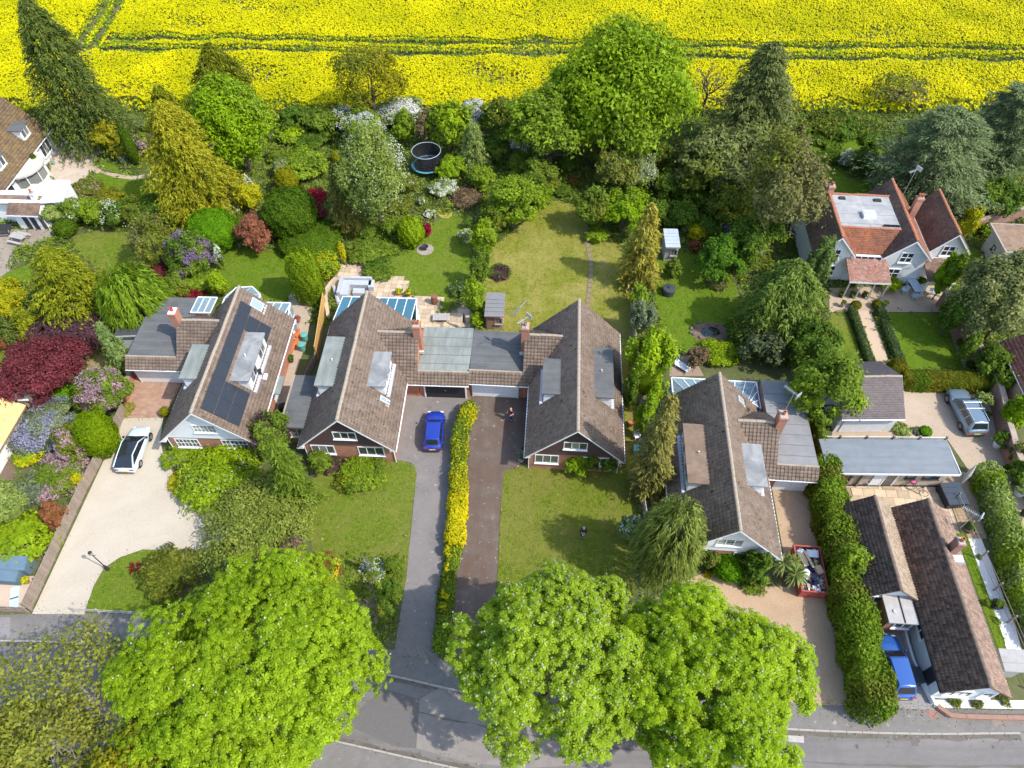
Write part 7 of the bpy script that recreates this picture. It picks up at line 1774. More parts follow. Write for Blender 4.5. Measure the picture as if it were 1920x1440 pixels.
# ------------------------------------------------------------------ people
def person(label, loc, yaw, top, legs, hair, skin, arms, shoes, short_sleeve=True, hairless=False):
    t = thing('person', label, 'person', (loc[0],loc[1],.012), yaw)
    def skinned(name, verts, edges, rad, mat, sub=1, par=None):
        me = bpy.data.meshes.new(name); me.from_pydata(verts, edges, []); me.materials.append(mat)
        o = bpy.data.objects.new(name, me); COL.objects.link(o); o.parent = par or t
        sk = o.modifiers.new('skin','SKIN'); sk.use_smooth_shade = True
        lay = me.skin_vertices[0].data if me.skin_vertices else None
        if lay is None:
            bm = bmesh.new(); bm.from_mesh(me); bm.verts.layers.skin.verify(); bm.to_mesh(me); bm.free(); lay = me.skin_vertices[0].data
        for i, rr in enumerate(rad):
            lay[i].radius = rr if hasattr(rr,'__len__') else (rr,rr); lay[i].use_root = (i == 0)
        ss = o.modifiers.new('smooth','SUBSURF'); ss.levels = sub; ss.render_levels = sub
        return o
    v = [(0,0,.93),(0,-.01,1.1),(0,0,1.3),(0,.01,1.44),(0,.02,1.5),(0,.035,1.58),(0,.045,1.68)]; e = [(i,i+1) for i in range(6)]; r = [(.15,.11),(.14,.1),(.165,.11),(.1,.08),.055,(.075,.09),(.07,.085)]
    armv = {}
    for s, (el, ha) in ((-1,arms[0]),(1,arms[1])):
        b = len(v); v += [(s*.19,0,1.4), el, ha]; e += [(3,b),(b,b+1),(b+1,b+2)]; r += [.055,.042,.03]; armv[s] = b
        el_, ha_ = Vector(el), Vector(ha); dr = (ha_-el_).normalized(); sd_ = dr.cross(Vector((0,0,1)));
        sd_ = sd_.normalized() if sd_.length > .1 else Vector((0,1,0))
        pm = ha_+dr*.075; v.append(tuple(pm)); e.append((b+2,len(v)-1)); r.append((.038,.02)); pi_ = len(v)-1
        for q, ln in enumerate((.07,.085,.08,.06)):
            p1 = pm+sd_*(q-1.5)*.02+dr*.04; p2 = p1+dr*ln*.6+Vector((0,0,-.015))
            k = len(v); v += [tuple(p1),tuple(p2)]; e += [(pi_,k),(k,k+1)]; r += [.009,.008]
        k = len(v); th_ = ha_+dr*.04-sd_*.045; v += [tuple(th_),tuple(th_+dr*.04-sd_*.012)]; e += [(b+2,k),(k,k+1)]; r += [.011,.009]
    for s in (-1,1):
        b = len(v); v += [(s*.09,0,.84),(s*.1,.02,.48),(s*.105,-.01,.09),(s*.11,.14,.05)]; e += [(0,b),(b,b+1),(b+1,b+2),(b+2,b+3)]; r += [.085,.058,.042,(.045,.03)]
    skinned('body', v, e, r, skin)
    b1, b2 = armv[-1], armv[1]; mid = lambda a,b_,f: tuple(Vector(a).lerp(Vector(b_),f))
    f = .75 if short_sleeve else 1.0
    sv = [(0,0,.94),(0,-.01,1.12),(0,0,1.3),(0,.01,1.43)]; se = [(0,1),(1,2),(2,3)]; sr = [(.172,.13),(.16,.12),(.185,.13),(.12,.095)]
    for bb in (b1,b2):
        k = len(sv); sv += [v[bb], mid(v[bb],v[bb+1],f)]; se += [(3,k),(k,k+1)]; sr += [.068,.056]
        if not short_sleeve: sv.append(mid(v[bb+1],v[bb+2],.9)); se.append((k+1,k+2)); sr.append(.045)
    skinned('top', sv, se, sr, top)
    lv = [(0,0,.95),(-.09,0,.84),(-.1,.02,.48),(-.105,-.01,.11),(.09,0,.84),(.1,.02,.48),(.105,-.01,.11)]
    skinned('trousers', lv, [(0,1),(1,2),(2,3),(0,4),(4,5),(5,6)], [(.16,.12),.1,.074,.062,.1,.074,.062], legs)
    sh = MB()
    for s in (-1,1): sh.ball((s*.108,.07,.045),(.055,.15,.05),10,6)
    sh.build('shoes', shoes, t, smooth=True)
    fc = MB().ball((0,.135,1.63),(.016,.026,.026),8,5).ball((-.088,.035,1.63),(.014,.03,.038),8,5).ball((.088,.035,1.63),(.014,.03,.038),8,5); fc.build('nose_and_ears', skin, t, smooth=True)
    ey = MB().ball((-.034,.122,1.66),(.013,.01,.01),8,5).ball((.034,.122,1.66),(.013,.01,.01),8,5).box(-.028,.028,.124,.132,1.578,1.586); ey.build('eyes_and_mouth', surf('dark_features',(.06,.03,.03)), t)
    hb = MB().ball((0,.015 if not hairless else .02,1.69),(.095,.112,.075 if not hairless else .06),12,7); hb.build('hair', hair, t, smooth=True)
    return t
skin_ = surf('skin',(.62,.38,.28),(.56,.33,.24),6, rough=.6)
navy = surf('blue_jeans',(.03,.06,.16),(.04,.08,.2),9, rough=.9)
blk = surf('black_cloth',(.018,.018,.02),(.028,.028,.03),9, rough=.9)
p1 = person('person in a dark sleeveless top and blue jeans on the mossy drive', (-0.09,35.11), 2.4, surf('dark_red_top',(.1,.03,.04),(.07,.02,.03),8), navy, surf('fair_hair',(.45,.3,.2),(.38,.24,.15),12), skin_, (((-.33,.06,1.2),(-.2,.2,1.1)),((.32,-.05,1.18),(.34,.1,.98))), black)
p2 = person('person in black looking at a controller on the front lawn', (5.38,24.16), PI-.15, blk, blk, surf('grey_hair',(.4,.38,.36),(.33,.31,.3),12), skin_, (((-.27,.05,1.16),(-.09,.27,1.14)),((.27,.05,1.16),(.09,.27,1.14))), black, short_sleeve=False, hairless=True)
ctl = thing('remote_controller', 'small grey controller held in both hands of the person in black', 'controller', (*(5.38,24.16),0), PI-.15)
MB().box(-.09,.09,.33,.42,1.13,1.17).build('case', surf('grey_case',(.3,.31,.32),rough=.5), ctl); MB().box(-.07,.07,.36,.44,1.172,1.18).build('screen', gl, ctl)

# ------------------------------------------------------------------ garden things
def simple(name, label, cat, loc, rot=0, group=None): return thing(name, label, cat, (loc[0],loc[1],loc[2] if len(loc) > 2 else .012), rot, group)
# trampoline
t = simple('trampoline', 'round trampoline with a dark safety net and a blue edge pad', 'trampoline', (-9.79,70.79))
MB().lathe([(1.58,.78),(1.86,.78),(1.88,.84),(1.58,.86)],28,ring=True).build('edge_pad', surf('blue_pad',(.1,.3,.38),(.08,.25,.33),3,rough=.6), t)
MB().lathe([(.01,.8),(1.57,.81),(1.57,.82),(.01,.82)],28).build('mat', black, t)
for k in range(4): a = k*PI/2+.4; MB().tube([(1.85*math.cos(a-.15),1.85*math.sin(a-.15),.76),(1.8*math.cos(a-.12),1.8*math.sin(a-.12),.03),(1.8*math.cos(a+.12),1.8*math.sin(a+.12),.03),(1.85*math.cos(a+.15),1.85*math.sin(a+.15),.76)],.03,6).build('leg', surf('red_tube',(.35,.05,.04),rough=.5), t)
for k in range(6): a = k*PI/3; MB().tube([(1.72*math.cos(a),1.72*math.sin(a),.8),(1.66*math.cos(a),1.66*math.sin(a),2.6)],.03,6).build('pole', black, t)
nt_ = MB()
for i in range(48):
    a, b = 2*PI*i/48, 2*PI*(i+1)/48
    nt_.add([(1.66*math.cos(a),1.66*math.sin(a),.86),(1.66*math.cos(b),1.66*math.sin(b),.86),(1.64*math.cos(b),1.64*math.sin(b),2.6),(1.64*math.cos(a),1.64*math.sin(a),2.6)],[(0,1,2,3)])
nt_.build('safety_net', clear_glass('net_mesh',(.5,.5,.52),.6,(.03,.03,.035)), t)
MB().tube([(1.66*math.cos(2*PI*i/28),1.66*math.sin(2*PI*i/28),2.6) for i in range(29)],.035,5).build('top_ring', surf('grey_tube',(.4,.45,.47),rough=.5), t)
# swing
t = simple('garden_swing', 'pale A-frame garden swing with a green seat by the golden cedar', 'swing', (-29.57,66.48), .35)
for y in (-.9,.9):
    fr_ = MB(); fr_.bar((-.75,y,0),(0,y*.9,2.0),.09).bar((.75,y,0),(0,y*.9,2.0),.09).bar((-.42,y,.9),(.42,y,.9),.07); fr_.build('side_frame', surf('pale_green_paint',(.6,.66,.6),(.52,.58,.53),4), t)
MB().bar((0,-.95,2.0),(0,.95,2.0),.09).build('top_beam', wood_g, t)
MB().box(-.25,.25,-.5,.5,.45,.52).build('seat', surf('green_plastic',(.05,.35,.2),(.04,.3,.17),4,rough=.5), t)
for y in (-.45,.45): MB().bar((0,y,.5),(0,y,1.97),.02).build('rope', wood, t)
drive('patio', [(-31.79,68.15),(-30.29,69.66),(-29.34,68.15),(-28.64,65.52),(-29.74,64.57),(-31.01,66.19)], .011, MATS['clay_patio'])
# kayak and the bits beside the white-boarded bungalow
KO = paint('orange_kayak',(.75,.13,.02),.35,0,.3)
a_, b_ = (-20.08,45.31), (-20.74,42.01)
t = simple('kayak', 'orange kayak lying along the bungalow side wall', 'kayak', ((a_[0]+b_[0])/2,(a_[1]+b_[1])/2,.03), math.atan2(-(a_[0]-b_[0]),a_[1]-b_[1]))
V = []; F_ = []; nst = 13
for i in range(nst):
    s = -1+2*i/(nst-1); wv = .42*max(.03,(1-abs(s)**2.6)); zt = .34+.1*s*s
    V += [(-wv,s*1.75,zt*.75),(-wv*.6,s*1.75,.02+.12*s*s),(wv*.6,s*1.75,.02+.12*s*s),(wv,s*1.75,zt*.75),(wv*.5,s*1.75,zt),(-wv*.5,s*1.75,zt)]
for i in range(nst-1):
    for k in range(6): F_.append((i*6+k,i*6+(k+1)%6,(i+1)*6+(k+1)%6,(i+1)*6+k))
mb = MB(); mb.add(V,F_+[(5,4,3,2,1,0),tuple(range(len(V)-6,len(V)))]); mb.build('hull', KO, t, smooth=True)
MB().box(-.16,.16,.25,.75,.335,.37).build('seat', black, t); MB().box(-.14,.14,.35,.5,.371,.5).build('seat_back', surf('green_pad',(.3,.5,.2),rough=.8), t)
mk = MB()
for i in range(3): mk.box(-.1+i*.08,-.05+i*.08,-.75,-.35,.345,.35)
mk.box(-.1,.16,-.56,-.52,.351,.353); mk.build('white_marking', white, t)
MB().box(-.15,.15,1.0,1.1,.352,.356).build('white_marking', white, t)
def pot(label, loc, r, h, mat, plantm=None, name='plant_pot', pr=.0, group=None, bl=None, cat='pot'):
    t = simple(name, label, cat, loc, 0, group)
    MB().lathe([(r*.72,0),(r,h),(r*.9,h),(r*.86,h*.8),(.01,h*.8)],12).build('pot', mat, t)
    if plantm is not None:
        q = f_broad(pr, pr*.8, L=.2, k=6); ok = q[:,:,2].min(1) > -pr*.75; obj_leaf('plant', q[ok], plantm, t, (0,0,h+pr*.55))
        if bl is not None:
            n = 40; d = rdir(n); d[:,2] = abs(d[:,2]); obj_leaf('blossom', rhomb(d*pr*.95, unit(d+np.array([0,0,.6])), .16, .14), bl, t, (0,0,h+pr*.55))
    return t
terra = surf('terracotta', (.42,.18,.1),(.35,.14,.08),4)
gbin = surf('green_butt',(.12,.36,.3),(.1,.3,.25),3,rough=.5)
for p, lb in (((-19.38,44.28),'upper of two green round tubs against the side fence'),((-19.42,43.09),'lower of two green round tubs against the side fence')):
    t = simple('tub', lb, 'tub', p); MB().lathe([(.26,0),(.32,.75),(.34,.75),(.34,.8)],14).build('tub_body', gbin, t); MB().lathe([(.01,.87),(.2,.86),(.35,.8),(.35,.805)][::-1],14).build('lid', gbin, t)
t = simple('rubbish_bin', 'grey bin beside the far end of the orange kayak', 'bin', (-20.59,45.63), .2); MB().prism([(-.25,-.25),(.25,-.25),(.3,.3),(-.3,.3)],0,.85).build('bin_body', surf('mid_grey_plastic',(.35,.36,.37),rough=.5), t); MB().box(-.33,.33,-.3,.34,.86,.93).build('lid', surf('mid_grey_plastic',(.35,.36,.37)), t)
pot('red flower pot near the grey bin at the side path', (-20.46,46.59), .2,.3, terra, MID, pr=.3, bl=F_RE)
pot('dark pot at the road end of the orange kayak', (-20.19,41.67), .25,.35, black, DEEP, pr=.32)
t = simple('barbecue', 'black covered barbecue against the wall of the white-boarded bungalow', 'barbecue', (-19.61,36.01), .2); MB().prism([(-.45,-.3),(.45,-.3),(.45,.3),(-.45,.3)],0,.85).build('cover', black, t); MB().ball((0,0,.85),(.46,.31,.28),12,6).build('hood', black, t, smooth=True)
# patio behind the blue glass roof
sofag = surf('grey_cover',(.4,.42,.44),(.34,.36,.38),2.2,(.5,.52,.54),.8,.4,rough=.85)
t = simple('garden_sofa', 'L shaped garden sofa under a pale grey cover on the patio', 'sofa', (-15.51,50.86), -.03)
sb = MB(); sb.prism([(-1.6,-1.2),(-.6,-1.2),(-.6,.2),(1.5,.2),(1.5,1.1),(-1.6,1.1)],0,.62); sb.build('seat_cover', sofag, t)
MB().prism([(-1.62,1.11),(1.52,1.11),(1.45,.85),(-1.55,.85)],.63,.9).prism([(-1.62,-1.2),(-1.3,-1.2),(-1.3,.84),(-1.62,.84)],.631,.9).build('back_cover', sofag, t); MB().box(-.2,.9,-.75,-.05,0,.4).build('table_cover', sofag, t)
t = simple('storage_box', 'small pale grey box next to the covered sofa', 'box', (-13.97,51.24), 0); MB().box(-.25,.25,-.5,.5,0,.55).build('box_body', sofag, t); MB().box(-.28,.28,-.53,.53,.56,.62).build('lid', sofag, t)
t = simple('rolled_cover', 'long grey roll leaning by the stone edging of the patio', 'roll', (-17.35,50.04), .35); MB().tube([(0,-1.2,.2),(0,1.2,.32)],[.2,.18],8).build('roll', sofag, t); MB().tube([(0,-.02,.255),(0,.05,.26)],.215,8).build('strap', black, t)
pot('left pot of yellow flowers at the patio edge', (-11.15,50.27), .22,.32, terra, FRESH, pr=.35, bl=F_YE); pot('right pot of yellow flowers at the patio edge', (-10.19,50.12), .22,.32, terra, FRESH, pr=.35, bl=F_YE)
t = simple('water_butt', 'reddish brown water butt at the patio corner', 'water butt', (-7.58,49.09)); MB().lathe([(.28,0),(.34,.45),(.3,.95),(.31,.97)],14).build('barrel', surf('brown_butt',(.25,.1,.07),(.2,.08,.055),4,rough=.6), t); MB().lathe([(.31,.975),(.3,1.02),(.01,1.04)],14).build('lid', surf('brown_butt',(.25,.1,.07)), t)
t = simple('closed_parasol', 'closed dark parasol standing on the patio by the yellow green bush', 'parasol', (-4.46,45.63)); MB().cyl(0,0,0,2.3,.025,n=6).build('pole', steel, t); MB().lathe([(.06,.9),(.17,1.1),(.14,1.8),(.05,2.25)],10).build('canopy', surf('dark_canvas',(.06,.05,.06),(.04,.035,.04),5), t); MB().box(-.25,.25,-.25,.25,0,.08).build('base', black, t)
t = simple('garden_table', 'low grey slatted table on the patio behind the green felt roof', 'table', (-6.77,46.87)); 
for i in range(6): MB().box(-.8+i*.27,-.55+i*.27,-.45,.45,.42,.46).build('slat', wood_g, t)
for sx_ in (-.75,.7):
    for y in (-.4,.4): MB().box(sx_-.03,sx_+.03,y-.03,y+.03,0,.42).build('leg', wood_g, t)
t = simple('clothes_dryer', 'folded rotary clothes dryer lying on the dry lawn', 'clothes dryer', (0.52,48.15), -.6); mb = MB()
for i in range(5): mb.bar((-.25+i*.12,-1.0,.1),(.0+i*.02,.9,.12),.018)
mb.build('arms', surf('pale_blue_metal',(.3,.35,.33),rough=.5), t); MB().bar((0,.9,.12),(.05,1.5,.1),.05).build('pole', steel, t)
# middle lawn bowl, covered barbecue, seats
t = simple('bird_bath', 'dark bowl on a small paved circle beside the lime bush', 'bird bath', (-9.12,56.96)); MB().lathe([(.9,0),(.9,.03),(.01,.03)],16).build('paved_circle', surf('circle_paving',(.33,.28,.24),(.27,.23,.2),4), t); MB().lathe([(.2,.03),(.12,.2),(.4,.45),(.36,.45),(.1,.35),(.01,.34)],14).build('bowl', black, t)
t = simple('barbecue', 'black covered barbecue under the dark clipped dome', 'barbecue', (-20.75,54.99), .3); MB().prism([(-.6,-.4),(.6,-.4),(.6,.4),(-.6,.4)],0,.9).build('cover', black, t); MB().ball((0,0,.9),(.6,.4,.25),12,6).build('hood', black, t, smooth=True); MB().bar((-.65,-.3,0),(-.65,-.3,1.2),.06).build('handle', white, t)
sheet('yellow_grass_patch', [(-8.53,64.01),(-6.5,63.82),(-6.64,61.99),(-8.05,62.17)], .02, lawnmat('yellow_patch',(.32,.3,.05),(.36,.32,.07),(.4,.34,.12)), 1)
t = simple('covered_table', 'round garden table under a black cover in the shade', 'table', (15.46,50.49), 0); MB().lathe([(.62,0),(.66,.7),(.6,.78),(.01,.86)],16).build('cover', surf('black_cover',(.05,.055,.06),(.04,.045,.05),3,rough=.6), t); MB().lathe([(.2,.852),(.17,.9),(.01,.91)],10).build('vent_flap', black, t)
t = simple('sun_lounger', 'white moulded lounger on the clay patio', 'lounger', (15.43,40.91), .85); MB().box(-.33,.33,-.75,.55,.28,.36).build('seat', upvc, t); mb = MB(); mb.extr([(-.33,.55,.3),(.33,.55,.3),(.33,1.05,.6),(-.33,1.05,.6)],(0,-.02,.08)); mb.build('backrest', upvc, t)
for sx_ in (-.28,.28):
    for y in (-.65,.5): MB().box(sx_-.04,sx_+.04,y-.04,y+.04,0,.28).build('leg', upvc, t)
def chair(label, loc, rot, mat, group=None):
    t = simple('garden_chair', label, 'chair', loc, rot, group); MB().box(-.24,.24,-.24,.24,.4,.45).build('seat', mat, t); MB().box(-.24,.24,.2,.25,.46,.9).build('backrest', mat, t)
    for sx_ in (-.2,.2):
        for y in (-.2,.2): MB().box(sx_-.025,sx_+.025,y-.025,y+.025,0,.4).build('leg', mat, t)
        MB().box(sx_-.03,sx_+.03,-.22,.2,.62,.66).build('arm', mat, t)
    return t
chair('white plastic chair in the passage beside the middle bungalow', (10.48,33.24), .3, upvc)
pot('square terracotta pot in the passage beside the middle bungalow', (10.13,34.61), .28,.4, terra)
t = simple('storage_box', 'turquoise storage box at the passage end', 'box', (10.46,31.86), 0); MB().box(-.4,.4,-.3,.3,0,.6).build('box_body', surf('turquoise_plastic',(.15,.42,.42),(.12,.36,.37),3,rough=.5), t); MB().box(-.43,.43,-.33,.33,.61,.68).build('lid', surf('turquoise_plastic',(.15,.42,.42)), t)
pot('upper of two stone pots by the bungalow wall on the drive', (0.98,31.86), .26,.4, kerbmat, DEEP, pr=.18); pot('lower stone pot at the bungalow corner beside the lawn', (0.75,31.03), .28,.42, kerbmat, DEEP, pr=.18)
t = simple('hose_reel', 'coiled green hose hanging at the bungalow wall by the drive', 'hose', (1.23,34.44)); MB().tube([(.0,.4*math.cos(k*.5),.7+.4*math.sin(k*.5)) for k in range(26)],.03,5).build('hose', surf('green_hose',(.25,.42,.22),rough=.5), t); MB().box(-.05,.3,-.08,.08,.6,.8).build('bracket', steel, t)
t = simple('meter_box', 'small brown meter box on the wall by the asphalt drive', 'box', (-9.47,36.82)); MB().box(-.25,.05,-.2,.2,.1,.5).build('box_body', wood, t); MB().box(-.25,.1,-.25,.25,.51,.56).build('lid', wood, t)
# pond
pd_ = sheet('pond', [(17.85,45.63),(18.83,46.04),(19.7,45.76),(19.75,44.95),(18.83,44.54),(17.91,44.75)], .03, glass('pond_water',(.015,.015,.012),.03), 1)
bank = sheet('pond_bank', [(17.1,46.04),(18.94,46.66),(20.49,46.18),(20.41,44.68),(18.73,44.01),(17.05,44.41)], .022, surf('pond_earth',(.2,.13,.09),(.14,.095,.07),2,rough=1,ws=True), 1)
sm = [MB().ball((0,0,.08),(.22*RNG.uniform(.7,1.3),.17,.12),8,5).mesh('stone', surf('pond_stone',(.17,.14,.11),(.12,.1,.08),4)) for _ in range(3)]
for k in range(16):
    a = 2*PI*k/16; c_ = (18.8,45.29); place('stone', sm[k%3], bank, (c_[0]+1.75*math.cos(a)+RNG.uniform(-.3,.3),c_[1]+1.05*math.sin(a)+RNG.uniform(-.2,.2),.02), (0,0,RNG.uniform(0,6)))
# red skip
sr_ = surf('red_skip',(.42,.06,.05),(.33,.05,.04),3,(.3,.14,.1),.8,.5,rough=.6)
SK = (21.71,21.17); t = simple('skip', 'red rubbish skip filled with mixed household waste', 'skip', SK, -.08)
def hollow(mb, w, d, h, th):
    for x0,x1,y0,y1 in ((-w,-w+th,-d,d),(w-th,w,-d,d),(-w+th,w-th,-d,-d+th),(-w+th,w-th,d-th,d)): mb.box(x0,x1,y0,y1,.05,h)
    return mb.box(-w+th,w-th,-d+th,d-th,.05,.12)
hollow(MB(),.92,1.75,1.1,.05).build('skip_body', sr_, t)
for x0,x1,y0,y1 in ((-.98,-.87,-1.8,1.8),(.87,.98,-1.8,1.8),(-.869,.869,-1.8,-1.69),(-.869,.869,1.69,1.8)): MB().box(x0,x1,y0,y1,1.101,1.16).build('rim', sr_, t)
for s in (-1,1):
    for y in (-.9,0,.9): MB().box(s*.925,s*.99,y-.05,y+.05,.1,1.1).build('rib', sr_, t)
J = lambda x,y,z: (SK[0]+x,SK[1]+y,z)
def junk(name, label, x, y, z, rot, fn, tilt=(0,0)):
    o = simple(name, label, name.replace('_',' '), J(x,y,z), rot); o.rotation_euler = (tilt[0],tilt[1],rot); fn(o); return o
wsack = surf('white_sack',(.78,.78,.76),(.66,.67,.68),5,rough=.8); bsack = surf('navy_bag',(.03,.04,.08),(.05,.06,.11),6,rough=.5); card = surf('cardboard',(.5,.34,.2),(.44,.29,.17),4,rough=.95); plyw = surf('plywood',(.58,.42,.27),(.5,.36,.22),5,rough=.9)
junk('rubbish_sack','white crumpled sack at the far end of the skip',-.45,1.3,1.1,.3,lambda o: (MB().ball((0,0,0),(.34,.27,.2),10,6).build('sack',wsack,o,smooth=True),MB().ball((.05,.1,.2),(.12,.08,.06),8,5).build('tie',gbin,o)))
junk('rubbish_sack','big white sack on the left side of the skip',-.5,-.35,1.12,.9,lambda o: (MB().ball((0,0,0),(.4,.3,.24),10,6).build('sack',wsack,o,smooth=True),MB().ball((.1,-.15,.18),(.14,.1,.06),8,5).build('tie',wsack,o)))
junk('rubbish_sack','dark blue bag in the middle of the skip',.15,.5,1.05,.5,lambda o: (MB().ball((0,0,0),(.34,.3,.22),10,6).build('sack',bsack,o,smooth=True),MB().ball((0,0,.22),(.1,.1,.06),8,5).build('tie',bsack,o)))
junk('rubbish_sack','black bag near the road end of the skip',.2,-.6,1.06,1.2,lambda o: (MB().ball((0,0,0),(.36,.32,.2),10,6).build('sack',bsack,o,smooth=True),MB().ball((.05,0,.2),(.1,.1,.06),8,5).build('tie',bsack,o)))
junk('plywood_board','pale plywood board leaning across the skip',-.35,.75,1.18,.35,lambda o: (MB().box(-.28,.28,-.55,.55,0,.03).build('board',plyw,o),MB().box(-.27,.27,.5,.56,.031,.05).build('edge_strip',wood,o)),(.12,.05))
junk('plywood_board','long pale plank in the middle of the skip',-.02,.65,1.28,.3,lambda o: (MB().box(-.1,.1,-.65,.65,0,.04).build('board',plyw,o),MB().box(-.09,.09,-.66,-.6,.041,.055).build('edge_strip',wsack,o)),(.05,.1))
junk('metal_tray','grey metal tray at the far right of the skip',.38,1.15,1.16,-.15,lambda o: (MB().box(-.38,.38,-.28,.28,0,.03).build('base',steel,o),MB().box(-.4,-.36,-.28,.28,.031,.1).box(.36,.4,-.28,.28,.031,.1).build('rim',steel,o)),(.1,-.1))
junk('cardboard_box','brown cardboard box on the right side of the skip',.5,-.15,1.1,.2,lambda o: (MB().box(-.22,.22,-.3,.3,0,.28).build('box_body',card,o),MB().box(-.2,.2,-.02,.02,.281,.29).build('tape',plyw,o)))
junk('timber_offcut','wooden frame standing near the road end of the skip',.55,-.9,1.12,.25,lambda o: (MB().box(-.25,-.2,-.5,.5,0,.05).box(.2,.25,-.5,.5,0,.05).build('rail',wood,o),MB().box(-.2,.2,-.5,-.45,0,.05).box(-.2,.2,.45,.5,0,.05).build('cross_rail',wood,o)),(.15,.05))
junk('yellow_tub','yellow tub on the right of the skip',.42,.45,1.12,0,lambda o: (MB().lathe([(.1,0),(.14,.22),(.13,.22),(.09,.05)],10).build('tub_body',surf('yellow_plastic',(.65,.48,.03)),o),MB().tube([(-.14,0,.22),(0,.02,.32),(.14,0,.22)],.01,4).build('handle',steel,o)))
mb = MB(); tones = [wsack,bsack,card,plyw,steel,sr_,gbin]
for k in range(150):
    x,y = RNG.uniform(-.82,.82), RNG.uniform(-1.64,1.64); s = RNG.uniform(.05,.17); z = .82+RNG.uniform(0,.22)*(1-abs(x))
    a = Vector(RNG.normal(size=3)).normalized()*s*1.6; mb.mi = int(RNG.choice(7,p=[.28,.24,.14,.14,.1,.04,.06])); mb.bar((x-a.x,y-a.y,z-abs(a.z)*.3),(x+a.x,y+a.y,z+abs(a.z)*.5),s*RNG.uniform(.5,1.6),s*.5)
mb.box(-.86,.86,-1.69,1.69,.75,.84)
o = mb.build('debris', tones, None, J(0,0,0), -.08); o['kind'] = 'stuff'
# lamp post, rails and the covers by the lower left corner
t = simple('lamp_post', 'black lamp post with a lantern on the wedge of lawn', 'lamp post', (-29.97,21.58))
MB().lathe([(.14,0),(.14,.12),(.09,.2),(.1,.55),(.06,.7),(.045,.75)],10).build('base', black, t); MB().cyl(0,0,.74,2.55,.04,.032,8).build('pole', black, t)
ln_ = MB().lathe([(.05,2.55),(.09,2.62),(.13,2.88),(.14,2.9)],6).build('lantern', clear_glass('lantern_glass',(.7,.75,.75),.5), t); MB().lathe([(.16,2.91),(.1,3.0),(.03,3.08),(.01,3.15)],6).build('lantern_cap', black, t); MB().bar((-.25,0,2.5),(.25,0,2.5),.03).build('cross_bar', black, t)
t = thing('rail_fence', 'low grey post and rail along the front of the lawn wedge', 'fence', (*(-31.27,18.45),0), math.atan2((-26.53,18.18)[1]-(-31.27,18.45)[1], (-26.53,18.18)[0]-(-31.27,18.45)[0]))
rl_ = math.hypot((-26.53,18.18)[1]-(-31.27,18.45)[1], (-26.53,18.18)[0]-(-31.27,18.45)[0])+2.5
for i in range(5): MB().box(i*rl_/4-.05,i*rl_/4+.05,-.05,.05,0,.65).build('post', wood_g, t)
for z in (.22,.5): MB().box(0,rl_,-.02,.02,z,z+.05).build('rail', wood_g, t)
palm('red spiky phormium in a round bed on the lawn wedge', *(-27.9,21.67), [(0,0,.15,.62)], CRIM, 'phormium', 50)
teal = surf('slate_blue_cover',(.11,.17,.21),(.09,.14,.18),2,(.16,.23,.27),.8,.4,rough=.6)
for p, wd, dp, ht, lb in (((-36.53,21.67),2.1,1.0,1.1,'larger slate blue cover behind the corner fence'),((-36.73,20.84),1.7,.9,.9,'lower slate blue cover beside the peach gravel'),((-37.74,21.17),.8,.9,.9,'slate blue cover at the frame edge')):
    t = simple('covered_furniture', lb, 'cover', p, -.05); MB().prism([(-wd/2,-dp/2),(wd/2,-dp/2),(wd/2,dp/2),(-wd/2,dp/2)],0,ht*.85).build('skirt', teal, t); MB().extr([(-wd/2-.03,-dp/2-.03,ht*.851),(wd/2+.03,-dp/2-.03,ht*.851),(wd/2*.9,dp/2,ht),(-wd/2*.9,dp/2,ht)],(0,0,.04)).build('top', teal, t)
pot('yellow flowered pot against the corner fence', (-35.49,20.59), .2,.3, terra, LIME, pr=.28, bl=F_YE)
t = simple('board', 'pale blue board lying on the peach gravel', 'board', (-35.95,19.39), .35); MB().box(-.3,.3,-.9,.9,0,.08).build('board', surf('pale_blue_board',(.5,.63,.67),(.45,.57,.61),3,rough=.5), t); MB().box(-.28,.28,-.05,.05,.081,.09).build('strap', black, t)
# blue loungers and seats of the upper left patio
blue_c = surf('blue_cushion',(.08,.14,.4),(.12,.2,.48),4,rough=.9); whc = surf('white_cushion',(.75,.76,.8),(.65,.67,.73),4,rough=.9)
for k,(px_,lb) in enumerate(((136,'left lounger with blue and white cushions on the crazy paving'),(145,'middle lounger with blue and white cushions on the crazy paving'),(154,'right lounger with blue and white cushions on the crazy paving'))):
    P0 = [(-53.06,75.39),(-52.61,75.73),(-52.15,76.06)][k]
    t = simple('garden_lounger', lb, 'lounger', P0, -.5, 'blue and white loungers'); MB().box(-.3,.3,-.8,.4,.25,.33).build('frame', wood_g, t); MB().box(-.28,.28,-.78,.38,.331,.42).build('seat_cushion', whc, t); mb = MB(); mb.extr([(-.28,.4,.33),(.28,.4,.33),(.28,.95,.8),(-.28,.95,.8)],(0,-.05,.1)); mb.build('back_cushion', blue_c, t)
t = simple('closed_parasol', 'folded blue parasol leaning beside the loungers', 'parasol', (-52.96,74.62), .4); MB().tube([(0,0,.1),(0,-.3,1.0),(0,-.6,2.2)],[.03,.16,.05],8).build('canopy', surf('pale_blue_canvas',(.3,.45,.7),(.25,.38,.62),5), t); MB().tube([(0,.1,0),(0,-.05,.4)],.03,6).build('pole', steel, t)
t = simple('garden_bench', 'brown wooden bench against the far house near the patio', 'bench', (-55.76,74.08), 1.2)
for i in range(3): MB().box(-.75,.75,-.25+i*.17,-.1+i*.17,.42,.46).build('slat', wood, t)
MB().box(-.75,.75,.25,.3,.5,.9).build('backrest', wood, t)
